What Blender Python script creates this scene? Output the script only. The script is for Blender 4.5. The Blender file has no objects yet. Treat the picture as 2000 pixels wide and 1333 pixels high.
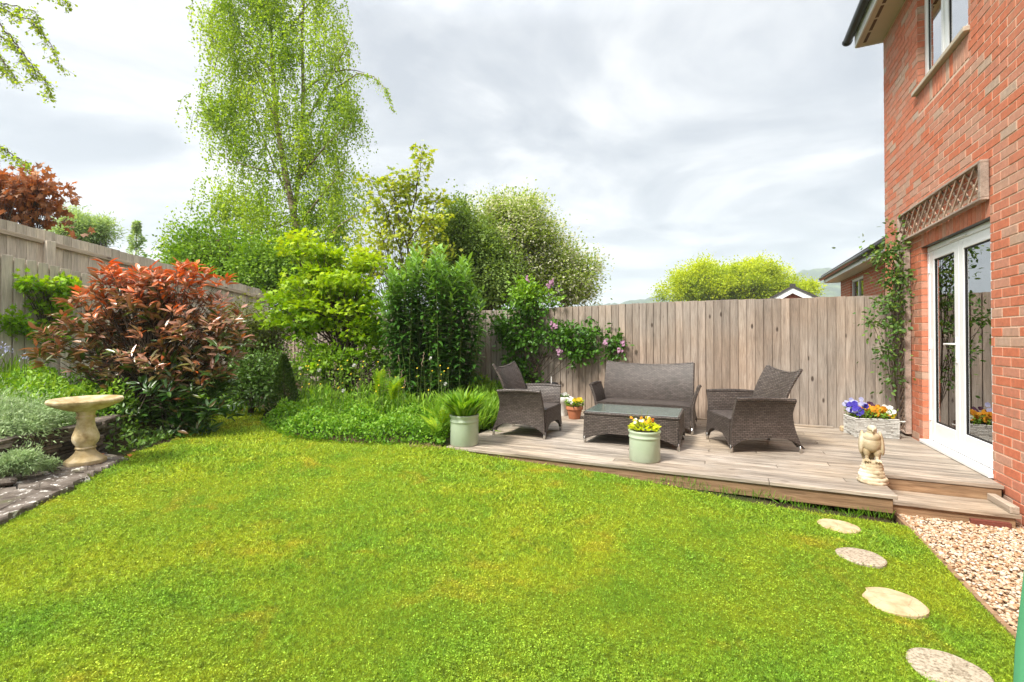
import bpy, bmesh, math, random
import numpy as np
from mathutils import Vector, Matrix
random.seed(7)
RS = np.random.RandomState(11)
C = bpy.context.scene
R = math.radians

# ------------------------------------------------------------------ camera
EYE = 1.42
F = 920.0
YAW = math.atan(0.4457)
PITCH = R(0.6)
HORIZON = 660.0
YC = HORIZON - F * math.tan(PITCH)
cam_d = bpy.data.cameras.new('camera')
cam = bpy.data.objects.new('camera', cam_d)
C.collection.objects.link(cam)
cam.location = (0, 0, EYE)
cam.rotation_euler = (R(90) + PITCH, 0, YAW)
cam_d.sensor_width = 36.0
cam_d.lens = F / 2000 * 36
cam_d.shift_y = (YC - 666.5) / 2000
cam_d.clip_start = 0.05
cam_d.clip_end = 6000
C.camera = cam

# ------------------------------------------------------------------ world, sun, exposure
SUN_EL, SUN_AZ = R(52), R(-152)          # azimuth of the sun seen from the garden, from +y towards +x
w = bpy.data.worlds.new('World')
C.world = w
w.use_nodes = True
nt = w.node_tree
nt.nodes.clear()
L = nt.links.new


def wn(t, **k):
    n = nt.nodes.new(t)
    for a, b in k.items():
        setattr(n, a, b)
    return n


out = wn('ShaderNodeOutputWorld')
bg = wn('ShaderNodeBackground')
sky = wn('ShaderNodeTexSky', sky_type='NISHITA', sun_disc=False, sun_elevation=SUN_EL, sun_rotation=SUN_AZ)
tc = wn('ShaderNodeTexCoord')
sep = wn('ShaderNodeSeparateXYZ')
L(tc.outputs['Generated'], sep.inputs[0])
zz = wn('ShaderNodeMath', operation='MAXIMUM')
L(sep.outputs['Z'], zz.inputs[0])
zz.inputs[1].default_value = 0.0
za = wn('ShaderNodeMath', operation='ADD')
L(zz.outputs[0], za.inputs[0])
za.inputs[1].default_value = 0.16
dx = wn('ShaderNodeMath', operation='DIVIDE')
dy = wn('ShaderNodeMath', operation='DIVIDE')
L(sep.outputs['X'], dx.inputs[0]); L(za.outputs[0], dx.inputs[1])
L(sep.outputs['Y'], dy.inputs[0]); L(za.outputs[0], dy.inputs[1])
cmb = wn('ShaderNodeCombineXYZ')
L(dx.outputs[0], cmb.inputs[0]); L(dy.outputs[0], cmb.inputs[1])
cn = wn('ShaderNodeTexNoise')
cn.inputs['Scale'].default_value = 1.35
cn.inputs['Detail'].default_value = 7
cn.inputs['Roughness'].default_value = 0.6
cn.inputs['Distortion'].default_value = 0.5
L(cmb.outputs[0], cn.inputs['Vector'])
cr = wn('ShaderNodeValToRGB')
e = cr.color_ramp.elements
e[0].position = 0.38; e[0].color = (0.125, 0.133, 0.145, 1)
e[1].position = 0.62; e[1].color = (0.235, 0.234, 0.231, 1)
m1 = cr.color_ramp.elements.new(0.48); m1.color = (0.158, 0.164, 0.173, 1)
m2 = cr.color_ramp.elements.new(0.54); m2.color = (0.190, 0.194, 0.199, 1)
L(cn.outputs['Fac'], cr.inputs['Fac'])
# an overcast sky is brighter overhead than at the horizon
zen = wn('ShaderNodeMapRange')
zen.inputs['From Min'].default_value = 0.55
zen.inputs['From Max'].default_value = 1.0
zen.inputs['To Min'].default_value = 1.0
zen.inputs['To Max'].default_value = 3.6
L(zz.outputs[0], zen.inputs['Value'])
zm = wn('ShaderNodeMix', data_type='RGBA', blend_type='MULTIPLY')
zm.inputs['Factor'].default_value = 1
L(cr.outputs['Color'], zm.inputs['A'])
L(zen.outputs['Result'], zm.inputs['B'])
sk = wn('ShaderNodeMix', data_type='RGBA', blend_type='MULTIPLY')
sk.inputs['Factor'].default_value = 1
sk.inputs['B'].default_value = (0.045, 0.045, 0.045, 1)
L(sky.outputs['Color'], sk.inputs['A'])
mx = wn('ShaderNodeMix', data_type='RGBA')
mx.inputs['Factor'].default_value = 0.93
L(sk.outputs['Result'], mx.inputs['A'])
L(zm.outputs['Result'], mx.inputs['B'])
L(mx.outputs['Result'], bg.inputs['Color'])
bg.inputs['Strength'].default_value = 0.90
L(bg.outputs[0], out.inputs[0])

sd = bpy.data.lights.new('sun', 'SUN')
sun = bpy.data.objects.new('sun', sd)
C.collection.objects.link(sun)
sd.energy = 1.5
sd.angle = R(12)
sd.color = (1.0, 0.95, 0.86)
sdir = Vector((math.sin(SUN_AZ) * math.cos(SUN_EL), math.cos(SUN_AZ) * math.cos(SUN_EL), math.sin(SUN_EL)))
sun.rotation_euler = sdir.to_track_quat('Z', 'Y').to_euler()
sun.location = (-5, -5, 12)

C.view_settings.view_transform = 'Standard'
C.view_settings.look = 'None'
C.view_settings.gamma = 1
C.view_settings.exposure = 2.36
C.view_settings.use_curve_mapping = False
C.render.engine = 'CYCLES'
C.cycles.max_bounces = 7
C.cycles.diffuse_bounces = 3
C.cycles.glossy_bounces = 3
C.cycles.transmission_bounces = 4
C.cycles.transparent_max_bounces = 12
C.cycles.caustics_reflective = False
C.cycles.caustics_refractive = False

# ------------------------------------------------------------------ helpers
cY, sY = math.cos(YAW), math.sin(YAW)


def cam2world(X, Y, Z):
    return Vector((cY * X - sY * Y, sY * X + cY * Y, EYE + Z))


def at(px, py, Y):
    """point seen at a pixel of the photograph, Y metres ahead of the camera"""
    a = (px - 1000) / F
    b = -(py - YC) / F
    # small pitch
    fw, up = 1.0, b
    yy = fw * math.cos(PITCH) - up * math.sin(PITCH)
    z_ = fw * math.sin(PITCH) + up * math.cos(PITCH)
    return cam2world(a / yy * Y, Y, z_ / yy * Y)


def gp(px, py, z):
    p = at(px, py, 1.0)
    d = p - Vector((0, 0, EYE))
    k = (z - EYE) / d.z
    return Vector((0, 0, EYE)) + d * k


def depth(p):
    return -sY * p[0] + cY * p[1]


def link(o, parent=None):
    C.collection.objects.link(o)
    if parent is not None:
        o.parent = parent
    return o


def tag(o, label=None, cat=None, group=None, kind=None):
    if label: o['label'] = label
    if cat: o['category'] = cat
    if group: o['group'] = group
    if kind: o['kind'] = kind
    return o


def thing(name, label, cat, loc=(0, 0, 0), rz=0.0, group=None):
    o = bpy.data.objects.new(name, None)
    o.empty_display_size = 0.1
    C.collection.objects.link(o)
    o.location = loc
    o.rotation_euler = (0, 0, rz)
    return tag(o, label, cat, group)


class MB:
    """collects polygons in one mesh"""
    def __init__(s):
        s.v = []; s.f = []; s.uv = {}; s.r = []

    def add(s, vs, fs, rnd=0.0):
        b = len(s.v)
        s.v += [tuple(v) for v in vs]
        s.f += [tuple(i + b for i in f) for f in fs]
        s.r += [rnd] * len(vs)
        return b

    def box(s, x0, y0, z0, x1, y1, z1, rnd=0.0, M=None):
        vs = [(x0, y0, z0), (x1, y0, z0), (x1, y1, z0), (x0, y1, z0), (x0, y0, z1), (x1, y0, z1), (x1, y1, z1), (x0, y1, z1)]
        if M is not None:
            vs = [M @ Vector(v) for v in vs]
        s.add(vs, [(0, 3, 2, 1), (4, 5, 6, 7), (0, 1, 5, 4), (1, 2, 6, 5), (2, 3, 7, 6), (3, 0, 4, 7)], rnd)
        return s

    def bbox(s, x0, y0, z0, x1, y1, z1, b=0.004, M=None, rnd=0.0):
        """box with chamfered edges"""
        bm = bmesh.new()
        r = bmesh.ops.create_cube(bm, size=1)
        bmesh.ops.scale(bm, vec=(x1 - x0, y1 - y0, z1 - z0), verts=bm.verts)
        bmesh.ops.translate(bm, vec=((x0 + x1) / 2, (y0 + y1) / 2, (z0 + z1) / 2), verts=bm.verts)
        bmesh.ops.bevel(bm, geom=bm.edges[:], offset=b, segments=1, affect='EDGES')
        bm.verts.index_update()
        vs = [(M @ v.co if M is not None else v.co.copy()) for v in bm.verts]
        s.add(vs, [[v.index for v in f.verts] for f in bm.faces], rnd)
        bm.free()
        return s

    def tube(s, pts, rad, n=6, cap=True, rnd=0.0):
        pts = [Vector(p) for p in pts]
        if not hasattr(rad, '__len__'):
            rad = [rad] * len(pts)
        b = len(s.v)
        up = Vector((0.13, 0.31, 0.94))
        for i, p in enumerate(pts):
            t = (pts[min(i + 1, len(pts) - 1)] - pts[max(i - 1, 0)])
            if t.length < 1e-9: t = Vector((0, 0, 1))
            t.normalize()
            a = t.cross(up)
            if a.length < 0.05: a = t.cross(Vector((1, 0, 0)))
            a.normalize()
            c = t.cross(a)
            for k in range(n):
                th = 2 * math.pi * k / n
                s.v.append(tuple(p + (a * math.cos(th) + c * math.sin(th)) * rad[i]))
                s.r.append(rnd)
        for i in range(len(pts) - 1):
            for k in range(n):
                k2 = (k + 1) % n
                s.f.append((b + i * n + k, b + i * n + k2, b + (i + 1) * n + k2, b + (i + 1) * n + k))
        if cap:
            s.f.append(tuple(b + k for k in range(n))[::-1])
            s.f.append(tuple(b + (len(pts) - 1) * n + k for k in range(n)))
        return s

    def lathe(s, prof, n=32, loc=(0, 0, 0), flute=None, rnd=0.0):
        b = len(s.v)
        for j, (r, z) in enumerate(prof):
            for k in range(n):
                th = 2 * math.pi * k / n
                rr = r
                if flute: rr = r * flute(th, z)
                s.v.append((loc[0] + rr * math.cos(th), loc[1] + rr * math.sin(th), loc[2] + z))
                s.r.append(rnd)
        for j in range(len(prof) - 1):
            for k in range(n):
                k2 = (k + 1) % n
                s.f.append((b + j * n + k, b + j * n + k2, b + (j + 1) * n + k2, b + (j + 1) * n + k))
        s.f.append(tuple(b + k for k in range(n))[::-1])
        s.f.append(tuple(b + (len(prof) - 1) * n + k for k in range(n)))
        return s

    def mesh(s, name, smooth=False):
        me = bpy.data.meshes.new(name)
        me.from_pydata(s.v, [], s.f)
        if any(s.r):
            a = me.attributes.new('rnd', 'FLOAT', 'POINT')
            a.data.foreach_set('value', np.array(s.r, dtype=np.float32))
        if smooth:
            me.polygons.foreach_set('use_smooth', [True] * len(me.polygons))
        me.update()
        return me

    def build(s, name, mat, parent=None, smooth=False, **kw):
        me = s.mesh(name, smooth)
        me.materials.append(mat)
        o = bpy.data.objects.new(name, me)
        link(o, parent)
        return tag(o, **kw)


def smooth_angle(o, ang=40):
    me = o.data
    me.polygons.foreach_set('use_smooth', [True] * len(me.polygons))
    try:
        me.set_sharp_from_angle(angle=R(ang))
    except Exception:
        pass
    return o


def np_mesh(name, V, Fc, mat, parent=None, rnd=None, smooth=False):
    V = np.ascontiguousarray(V, dtype=np.float32).reshape(-1, 3)
    Fc = np.ascontiguousarray(Fc, dtype=np.int32)
    k = Fc.shape[1]
    me = bpy.data.meshes.new(name)
    me.vertices.add(len(V))
    me.vertices.foreach_set('co', V.ravel())
    me.loops.add(Fc.size)
    me.loops.foreach_set('vertex_index', Fc.ravel())
    me.polygons.add(len(Fc))
    me.polygons.foreach_set('loop_start', np.arange(0, Fc.size, k, dtype=np.int32))
    me.polygons.foreach_set('loop_total', np.full(len(Fc), k, dtype=np.int32))
    if rnd is not None:
        a = me.attributes.new('rnd', 'FLOAT', 'POINT')
        a.data.foreach_set('value', np.ascontiguousarray(rnd, dtype=np.float32))
    if smooth:
        me.polygons.foreach_set('use_smooth', np.ones(len(Fc), dtype=bool))
    me.update(calc_edges=True)
    me.materials.append(mat)
    o = bpy.data.objects.new(name, me)
    return link(o, parent)


# ------------------------------------------------------------------ materials
class Mt:
    def __init__(s, name, rough=0.7, spec=0.4):
        s.m = bpy.data.materials.new(name)
        s.m.use_nodes = True
        s.nt = s.m.node_tree
        s.b = s.nt.nodes['Principled BSDF']
        s.b.inputs['Roughness'].default_value = rough
        s.b.inputs['Specular IOR Level'].default_value = spec
        s.out = s.nt.nodes['Material Output']

    def n(s, t, ins=None, **k):
        nd = s.nt.nodes.new(t)
        for a, b in k.items():
            setattr(nd, a, b)
        if ins:
            for a, b in ins.items():
                if isinstance(b, bpy.types.NodeSocket):
                    s.nt.links.new(b, nd.inputs[a])
                else:
                    nd.inputs[a].default_value = b
        return nd

    def l(s, a, b):
        s.nt.links.new(a, b)

    def ramp(s, fac, stops, interp='LINEAR'):
        r = s.n('ShaderNodeValToRGB')
        r.color_ramp.interpolation = interp
        el = r.color_ramp.elements
        while len(el) > 2: el.remove(el[-1])
        for i, (p, c) in enumerate(stops):
            q = el[i] if i < 2 else el.new(p)
            q.position = p
            q.color = (c[0], c[1], c[2], 1) if hasattr(c, '__len__') else (c, c, c, 1)
        s.l(fac, r.inputs['Fac'])
        return r.outputs['Color']

    def mix(s, fac, a, b, blend='MIX'):
        m = s.n('ShaderNodeMix', data_type='RGBA', blend_type=blend)
        for sock, v in (('Factor', fac), ('A', a), ('B', b)):
            if isinstance(v, bpy.types.NodeSocket):
                s.l(v, m.inputs[sock])
            elif sock == 'Factor':
                m.inputs[sock].default_value = v
            else:
                m.inputs[sock].default_value = (v[0], v[1], v[2], 1)
        return m.outputs['Result']

    def noise(s, vec, scale, detail=4, rough=0.55, dist=0.0):
        n = s.n('ShaderNodeTexNoise', {'Scale': scale, 'Detail': detail, 'Roughness': rough, 'Distortion': dist})
        if vec is not None: s.l(vec, n.inputs['Vector'])
        return n.outputs['Fac']

    def math(s, op, a, b=0.0):
        m = s.n('ShaderNodeMath', operation=op)
        for i, v in enumerate((a, b)):
            if isinstance(v, bpy.types.NodeSocket): s.l(v, m.inputs[i])
            else: m.inputs[i].default_value = v
        return m.outputs[0]

    def col(s, c):
        if isinstance(c, bpy.types.NodeSocket): s.l(c, s.b.inputs['Base Color'])
        else: s.b.inputs['Base Color'].default_value = (c[0], c[1], c[2], 1)

    def bump(s, h, strength=0.4, dist=0.01):
        b = s.n('ShaderNodeBump', {'Strength': strength, 'Distance': dist, 'Height': h})
        s.l(b.outputs[0], s.b.inputs['Normal'])

    def pos(s):
        return s.n('ShaderNodeNewGeometry').outputs['Position']

    def obj(s):
        return s.n('ShaderNodeTexCoord').outputs['Object']

    def attr(s, name='rnd'):
        return s.n('ShaderNodeAttribute', attribute_name=name).outputs['Fac']

    def rand(s):
        return s.n('ShaderNodeObjectInfo').outputs['Random']


def leaf_mat(name, stops, rough=0.5, transl=0.35, spec=0.35, noise=0.25, tint=None):
    """foliage: leaf colour from the per-leaf value, a little translucency"""
    t = Mt(name, rough, spec)
    c = t.ramp(t.attr(), stops)
    nz = t.noise(t.pos(), 9.0, 2)
    k = t.ramp(nz, [(0.3, 1 - noise), (0.7, 1 + noise * 0.6)])
    c = t.mix(1.0, c, k, 'MULTIPLY')
    t.col(c)
    tr = t.n('ShaderNodeBsdfTranslucent')
    c2 = t.mix(1.0, c, tint or (1.25, 1.2, 0.5), 'MULTIPLY')
    t.l(c2, tr.inputs['Color'])
    ms = t.n('ShaderNodeMixShader')
    ms.inputs[0].default_value = transl
    t.l(t.b.outputs[0], ms.inputs[1])
    t.l(tr.outputs[0], ms.inputs[2])
    t.l(ms.outputs[0], t.out.inputs[0])
    return t.m


def plain(name, c, rough=0.6, spec=0.4, bump=0.0, scale=60, vary=0.12, metal=0.0):
    t = Mt(name, rough, spec)
    nz = t.noise(t.obj(), scale, 4)
    k = t.ramp(nz, [(0.3, 1 - vary), (0.7, 1 + vary)])
    t.col(t.mix(1.0, c, k, 'MULTIPLY'))
    t.b.inputs['Metallic'].default_value = metal
    if bump: t.bump(nz, bump, 0.01)
    return t.m


def wood_mat(name, light, mid, dark, axis=2, knots=0.8, warm=None, contrast=1.0, green=0.0, sheen=0.75, wscale=1.0):
    """weathered boards; the board's length runs along its local axis"""
    t = Mt(name, sheen, 0.25)
    rnd = t.rand()
    o = t.obj()
    off = t.n('ShaderNodeVectorMath', operation='ADD')
    t.l(o, off.inputs[0])
    sc = t.n('ShaderNodeVectorMath', operation='SCALE', ins={0: (31.0, 17.0, 23.0)})
    t.l(rnd, sc.inputs['Scale'])
    t.l(sc.outputs[0], off.inputs[1])
    v = off.outputs[0]
    s3 = [1.0, 1.0, 1.0]
    s3[axis] = 0.045
    mp = t.n('ShaderNodeMapping')
    mp.inputs['Scale'].default_value = s3
    t.l(v, mp.inputs['Vector'])
    g = t.noise(mp.outputs[0], 95 * wscale, 6, 0.62, 1.2)
    s4 = list(s3); s4[axis] = 0.12
    mp2 = t.n('ShaderNodeMapping')
    mp2.inputs['Scale'].default_value = s4
    t.l(v, mp2.inputs['Vector'])
    g2 = t.noise(mp2.outputs[0], 14 * wscale, 3, 0.5, 0.6)
    c = t.ramp(g, [(0.28, dark), (0.50, mid), (0.74, light)])
    c = t.mix(1.0, c, t.ramp(g2, [(0.3, 1 - 0.28 * contrast), (0.7, 1 + 0.22 * contrast)]), 'MULTIPLY')
    # board to board difference
    c = t.mix(1.0, c, t.ramp(rnd, [(0.0, (0.80, 0.78, 0.76)), (0.35, (0.95, 0.94, 0.92)), (0.6, (1.06, 1.05, 1.04)), (1.0, (1.18, 1.15, 1.11))]), 'MULTIPLY')
    if warm:
        big = t.noise(t.pos(), 0.9, 3)
        c = t.mix(t.ramp(big, [(0.42, 0.0), (0.62, 0.75)]), c, t.mix(1.0, c, warm, 'MULTIPLY'))
    # knots
    s5 = [1.0, 1.0, 1.0]
    s5[axis] = 0.42
    mp3 = t.n('ShaderNodeMapping')
    mp3.inputs['Scale'].default_value = s5
    t.l(v, mp3.inputs['Vector'])
    vo = t.n('ShaderNodeTexVoronoi', {'Scale': 6.0})
    t.l(mp3.outputs[0], vo.inputs['Vector'])
    kn = t.ramp(vo.outputs['Distance'], [(0.06, 1.0), (0.11, 0.0)])
    c = t.mix(t.math('MULTIPLY', kn, knots), c, (dark[0] * 0.3, dark[1] * 0.25, dark[2] * 0.22))
    if green:
        gm = t.noise(t.pos(), 2.2, 4)
        c = t.mix(t.ramp(gm, [(0.52, 0.0), (0.7, green)]), c, (0.16, 0.17, 0.07))
    t.col(c)
    t.bump(g, 0.5, 0.004)
    return t.m


M = {}
M['fence'] = wood_mat('weathered_fence_wood', (0.41, 0.36, 0.315), (0.315, 0.27, 0.232), (0.19, 0.155, 0.13), 2, knots=0.95, warm=(1.02, 0.90, 0.80), contrast=0.8)
M['fence_pale'] = wood_mat('pale_fence_wood', (0.66, 0.59, 0.50), (0.55, 0.485, 0.40), (0.37, 0.315, 0.26), 2, knots=0.75, contrast=0.7)
M['rail'] = wood_mat('fence_rail_wood', (0.42, 0.35, 0.27), (0.33, 0.26, 0.20), (0.2, 0.15, 0.12), 0)
M['rail_y'] = wood_mat('fence_rail_wood_along_y', (0.58, 0.49, 0.38), (0.47, 0.385, 0.29), (0.3, 0.23, 0.17), 1)
M['deck'] = wood_mat('weathered_deck_wood', (0.47, 0.42, 0.365), (0.335, 0.29, 0.245), (0.14, 0.112, 0.09), 0, knots=0.6, warm=(1.0, 0.91, 0.78), contrast=1.5, sheen=0.5)
M['deck_y'] = wood_mat('deck_wood_along_y', (0.47, 0.40, 0.34), (0.36, 0.30, 0.24), (0.2, 0.16, 0.12), 1, knots=0.5)
M['skirt'] = wood_mat('brown_deck_edge_wood', (0.40, 0.27, 0.165), (0.28, 0.175, 0.10), (0.14, 0.085, 0.05), 0, knots=0.9)
M['lattice'] = wood_mat('lattice_wood', (0.50, 0.38, 0.29), (0.38, 0.27, 0.20), (0.2, 0.13, 0.09), 2, knots=0.1)
M['lattice_frame'] = wood_mat('lattice_frame_wood', (0.47, 0.38, 0.32), (0.36, 0.28, 0.235), (0.2, 0.15, 0.12), 1, knots=0.1)

# brick
t = Mt('red_brick', 0.85, 0.2)
a = t.attr()
c = t.ramp(a, [(0.0, (0.56, 0.160, 0.080)), (0.30, (0.55, 0.185, 0.105)), (0.48, (0.53, 0.21, 0.135)), (0.60, (0.53, 0.25, 0.17)),
               (0.72, (0.50, 0.28, 0.20)), (0.86, (0.49, 0.32, 0.235)), (1.0, (0.46, 0.34, 0.26))])
nz = t.noise(t.pos(), 22, 5, 0.65)
c = t.mix(1.0, c, t.ramp(nz, [(0.28, (0.80, 0.86, 0.9)), (0.5, 1.0), (0.72, (1.12, 1.2, 1.25))]), 'MULTIPLY')
nz2 = t.noise(t.pos(), 7, 4, 0.6)
c = t.mix(t.ramp(nz2, [(0.56, 0.0), (0.70, 0.35)]), c, (0.42, 0.24, 0.16))
t.col(c)
t.bump(t.noise(t.pos(), 130, 4, 0.7), 0.5, 0.004)
M['brick'] = t.m
t = Mt('mortar', 0.95, 0.1)
nz = t.noise(t.pos(), 60, 4)
t.col(t.ramp(nz, [(0.3, (0.60, 0.42, 0.31)), (0.7, (0.76, 0.56, 0.43))]))
t.bump(nz, 0.4, 0.003)
M['mortar'] = t.m

M['upvc'] = plain('white_upvc', (0.86, 0.86, 0.86), 0.28, 0.5, vary=0.015)
M['fascia'] = plain('white_fascia_board', (0.78, 0.78, 0.77), 0.35, vary=0.02)
M['soffit'] = plain('cream_soffit', (0.62, 0.52, 0.42), 0.5, vary=0.04, scale=6)
M['sillstone'] = plain('stone_sill', (0.50, 0.42, 0.33), 0.8, bump=0.3)
M['blackplastic'] = plain('black_gutter_plastic', (0.018, 0.018, 0.02), 0.3, 0.5, vary=0.1)
M['gasket'] = plain('black_rubber_gasket', (0.012, 0.012, 0.012), 0.6, vary=0.05)
M['chrome'] = plain('brushed_metal', (0.6, 0.58, 0.55), 0.35, metal=1.0, vary=0.05)
M['interior'] = plain('interior_wall', (0.8, 0.78, 0.74), 0.9, vary=0.05)
M['interior_floor'] = plain('interior_floor', (0.12, 0.09, 0.07), 0.6, vary=0.1)
M['curtain'] = plain('white_curtain', (0.7, 0.7, 0.68), 0.8, vary=0.05)
t = Mt('window_glass', 0.02)
t.nt.nodes.remove(t.b)
gl = t.n('ShaderNodeBsdfGlossy', {'Roughness': 0.008, 'Color': (1, 1, 1, 1)})
tr = t.n('ShaderNodeBsdfTransparent', {'Color': (0.88, 0.90, 0.89, 1)})
fr = t.n('ShaderNodeFresnel', {'IOR': 6.0})
ms = t.n('ShaderNodeMixShader')
t.l(fr.outputs[0], ms.inputs[0]); t.l(tr.outputs[0], ms.inputs[1]); t.l(gl.outputs[0], ms.inputs[2])
t.l(ms.outputs[0], t.out.inputs[0])
M['glass'] = t.m
M['glass_up'] = t.m.copy(); M['glass_up'].name = 'coated_window_glass'
for nd in M['glass_up'].node_tree.nodes:
    if nd.type == 'FRESNEL': nd.inputs['IOR'].default_value = 25.0
t = Mt('table_glass', 0.12, 0.6)
t.col(t.ramp(t.noise(t.pos(), 26, 5), [(0.3, (0.085, 0.12, 0.105)), (0.7, (0.15, 0.20, 0.175))]))
t.b.inputs['Coat Weight'].default_value = 0.6
t.bump(t.noise(t.pos(), 160, 4), 0.35, 0.002)
M['tableglass'] = t.m

# wicker
t = Mt('grey_brown_wicker', 0.5, 0.4)
uv = t.n('ShaderNodeUVMap', uv_map='UVMap').outputs[0]
br = t.n('ShaderNodeTexBrick', {'Scale': 1.0, 'Brick Width': 0.042, 'Row Height': 0.0165, 'Mortar Size': 0.0026, 'Mortar Smooth': 0.4,
                                'Color1': (0.068, 0.052, 0.044, 1), 'Color2': (0.120, 0.096, 0.083, 1), 'Mortar': (0.014, 0.010, 0.008, 1), 'Bias': 0.0})
br.offset = 0.5
t.l(uv, br.inputs['Vector'])
nz = t.noise(t.pos(), 3.0, 2)
t.col(t.mix(1.0, br.outputs['Color'], t.ramp(nz, [(0.3, 0.85), (0.7, 1.15)]), 'MULTIPLY'))
inv = t.math('SUBTRACT', 1.0, br.outputs['Fac'])
t.bump(inv, 1.0, 0.006)
M['wicker'] = t.m

M['potgreen'] = plain('sage_green_glaze', (0.40, 0.47, 0.345), 0.32, 0.5, vary=0.05, scale=8)
M['terracotta'] = plain('terracotta', (0.42, 0.155, 0.075), 0.75, bump=0.1, scale=20)
M['whitepot'] = plain('white_pot', (0.72, 0.70, 0.66), 0.45, vary=0.03)
M['soil'] = plain('potting_soil', (0.035, 0.024, 0.016), 0.95, bump=0.8, vary=0.4, scale=90)
t = Mt('cast_stone', 0.9, 0.2)
p_ = t.pos()
nz = t.noise(p_, 9, 5, 0.6)
c = t.ramp(nz, [(0.30, (0.28, 0.19, 0.085)), (0.46, (0.52, 0.40, 0.22)), (0.62, (0.70, 0.58, 0.40))])
c = t.mix(t.ramp(t.noise(p_, 3.2, 4), [(0.50, 0.0), (0.62, 0.6)]), c, (0.26, 0.18, 0.075))
t.col(c)
t.bump(t.noise(p_, 110, 4, 0.7), 0.4, 0.004)
M['caststone'] = t.m
t = Mt('grey_slate_stone', 0.9, 0.2)
p_ = t.pos()
c = t.ramp(t.noise(p_, 7, 6, 0.65), [(0.3, (0.06, 0.045, 0.035)), (0.5, (0.13, 0.105, 0.085)), (0.7, (0.24, 0.205, 0.175))])
c = t.mix(t.ramp(t.noise(p_, 16, 5, 0.7), [(0.575, 0.0), (0.62, 0.9)]), c, (0.70, 0.66, 0.60))
c = t.mix(t.ramp(t.noise(p_, 4, 4, 0.6), [(0.56, 0.0), (0.68, 0.6)]), c, (0.10, 0.12, 0.03))
t.col(c)
t.bump(t.noise(p_, 45, 6, 0.7), 0.8, 0.012)
M['slab'] = t.m
t = Mt('dark_wall_stone', 0.95, 0.15)
p_ = t.pos()
c = t.ramp(t.noise(p_, 14, 5, 0.65), [(0.3, (0.05, 0.04, 0.032)), (0.55, (0.13, 0.105, 0.085)), (0.75, (0.26, 0.22, 0.18))])
t.col(t.mix(1.0, c, t.ramp(t.rand(), [(0.0, 0.7), (1.0, 1.5)]), 'MULTIPLY'))
t.bump(t.noise(p_, 50, 5, 0.7), 0.8, 0.01)
M['wallstone'] = t.m
t = Mt('stepping_stone', 0.9, 0.2)
p_ = t.pos()
c = t.ramp(t.noise(p_, 14, 6, 0.6), [(0.3, (0.40, 0.28, 0.155)), (0.6, (0.56, 0.43, 0.27))])
cream = c
pebbly = t.mix(0.85, c, t.ramp(t.noise(p_, 75, 4, 0.7), [(0.36, (0.13, 0.105, 0.075)), (0.55, (0.44, 0.38, 0.30))]))
c = t.mix(t.attr('pebbly'), cream, pebbly)
t.col(c)
vo = t.n('ShaderNodeTexVoronoi', {'Scale': 9.0}, feature='DISTANCE_TO_EDGE')
t.l(p_, vo.inputs['Vector'])
t.bump(t.math('ADD', t.noise(p_, 70, 5, 0.7), t.ramp(vo.outputs['Distance'], [(0.0, 0.0), (0.03, 1.0)])), 0.5, 0.008)
M['stepstone'] = t.m
t = Mt('gravel_stone', 0.75, 0.3)
c = t.ramp(t.attr(), [(0.0, (0.17, 0.08, 0.035)), (0.2, (0.42, 0.24, 0.12)), (0.45, (0.55, 0.38, 0.24)), (0.7, (0.62, 0.50, 0.38)), (1.0, (0.68, 0.63, 0.56))])
t.col(t.mix(1.0, c, t.ramp(t.noise(t.pos(), 90, 3), [(0.3, 0.75), (0.7, 1.15)]), 'MULTIPLY'))
M['gravel'] = t.m

# ground and lawn
t = Mt('garden_earth', 0.98, 0.1)
p_ = t.pos()
c = t.ramp(t.noise(p_, 6, 6, 0.65), [(0.3, (0.030, 0.022, 0.014)), (0.6, (0.085, 0.06, 0.035)), (0.8, (0.14, 0.10, 0.06))])
c = t.mix(t.ramp(t.noise(p_, 1.1, 5), [(0.42, 0.0), (0.6, 0.8)]), c, (0.05, 0.085, 0.02))
t.col(c)
t.bump(t.noise(p_, 30, 6, 0.7), 0.9, 0.03)
M['earth'] = t.m


def lawn_colour(t, p_, green1, green2, yellow, orange):
    a = t.noise(p_, 1.05, 4, 0.6, 0.4)
    c = t.mix(t.ramp(a, [(0.36, 0.0), (0.62, 1.0)]), green1, yellow)
    b = t.noise(p_, 3.6, 4, 0.6, 0.3)
    c = t.mix(t.ramp(b, [(0.46, 0.0), (0.66, 0.5)]), c, green2)
    d = t.noise(p_, 2.3, 4, 0.62, 0.5)
    mp = t.n('ShaderNodeMapping')
    mp.inputs['Location'].default_value = (7.3, 2.1, 0)
    t.l(p_, mp.inputs['Vector'])
    d = t.noise(mp.outputs[0], 2.6, 5, 0.62, 0.5)
    return t.mix(t.ramp(d, [(0.57, 0.0), (0.74, 0.6)]), c, orange)


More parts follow.
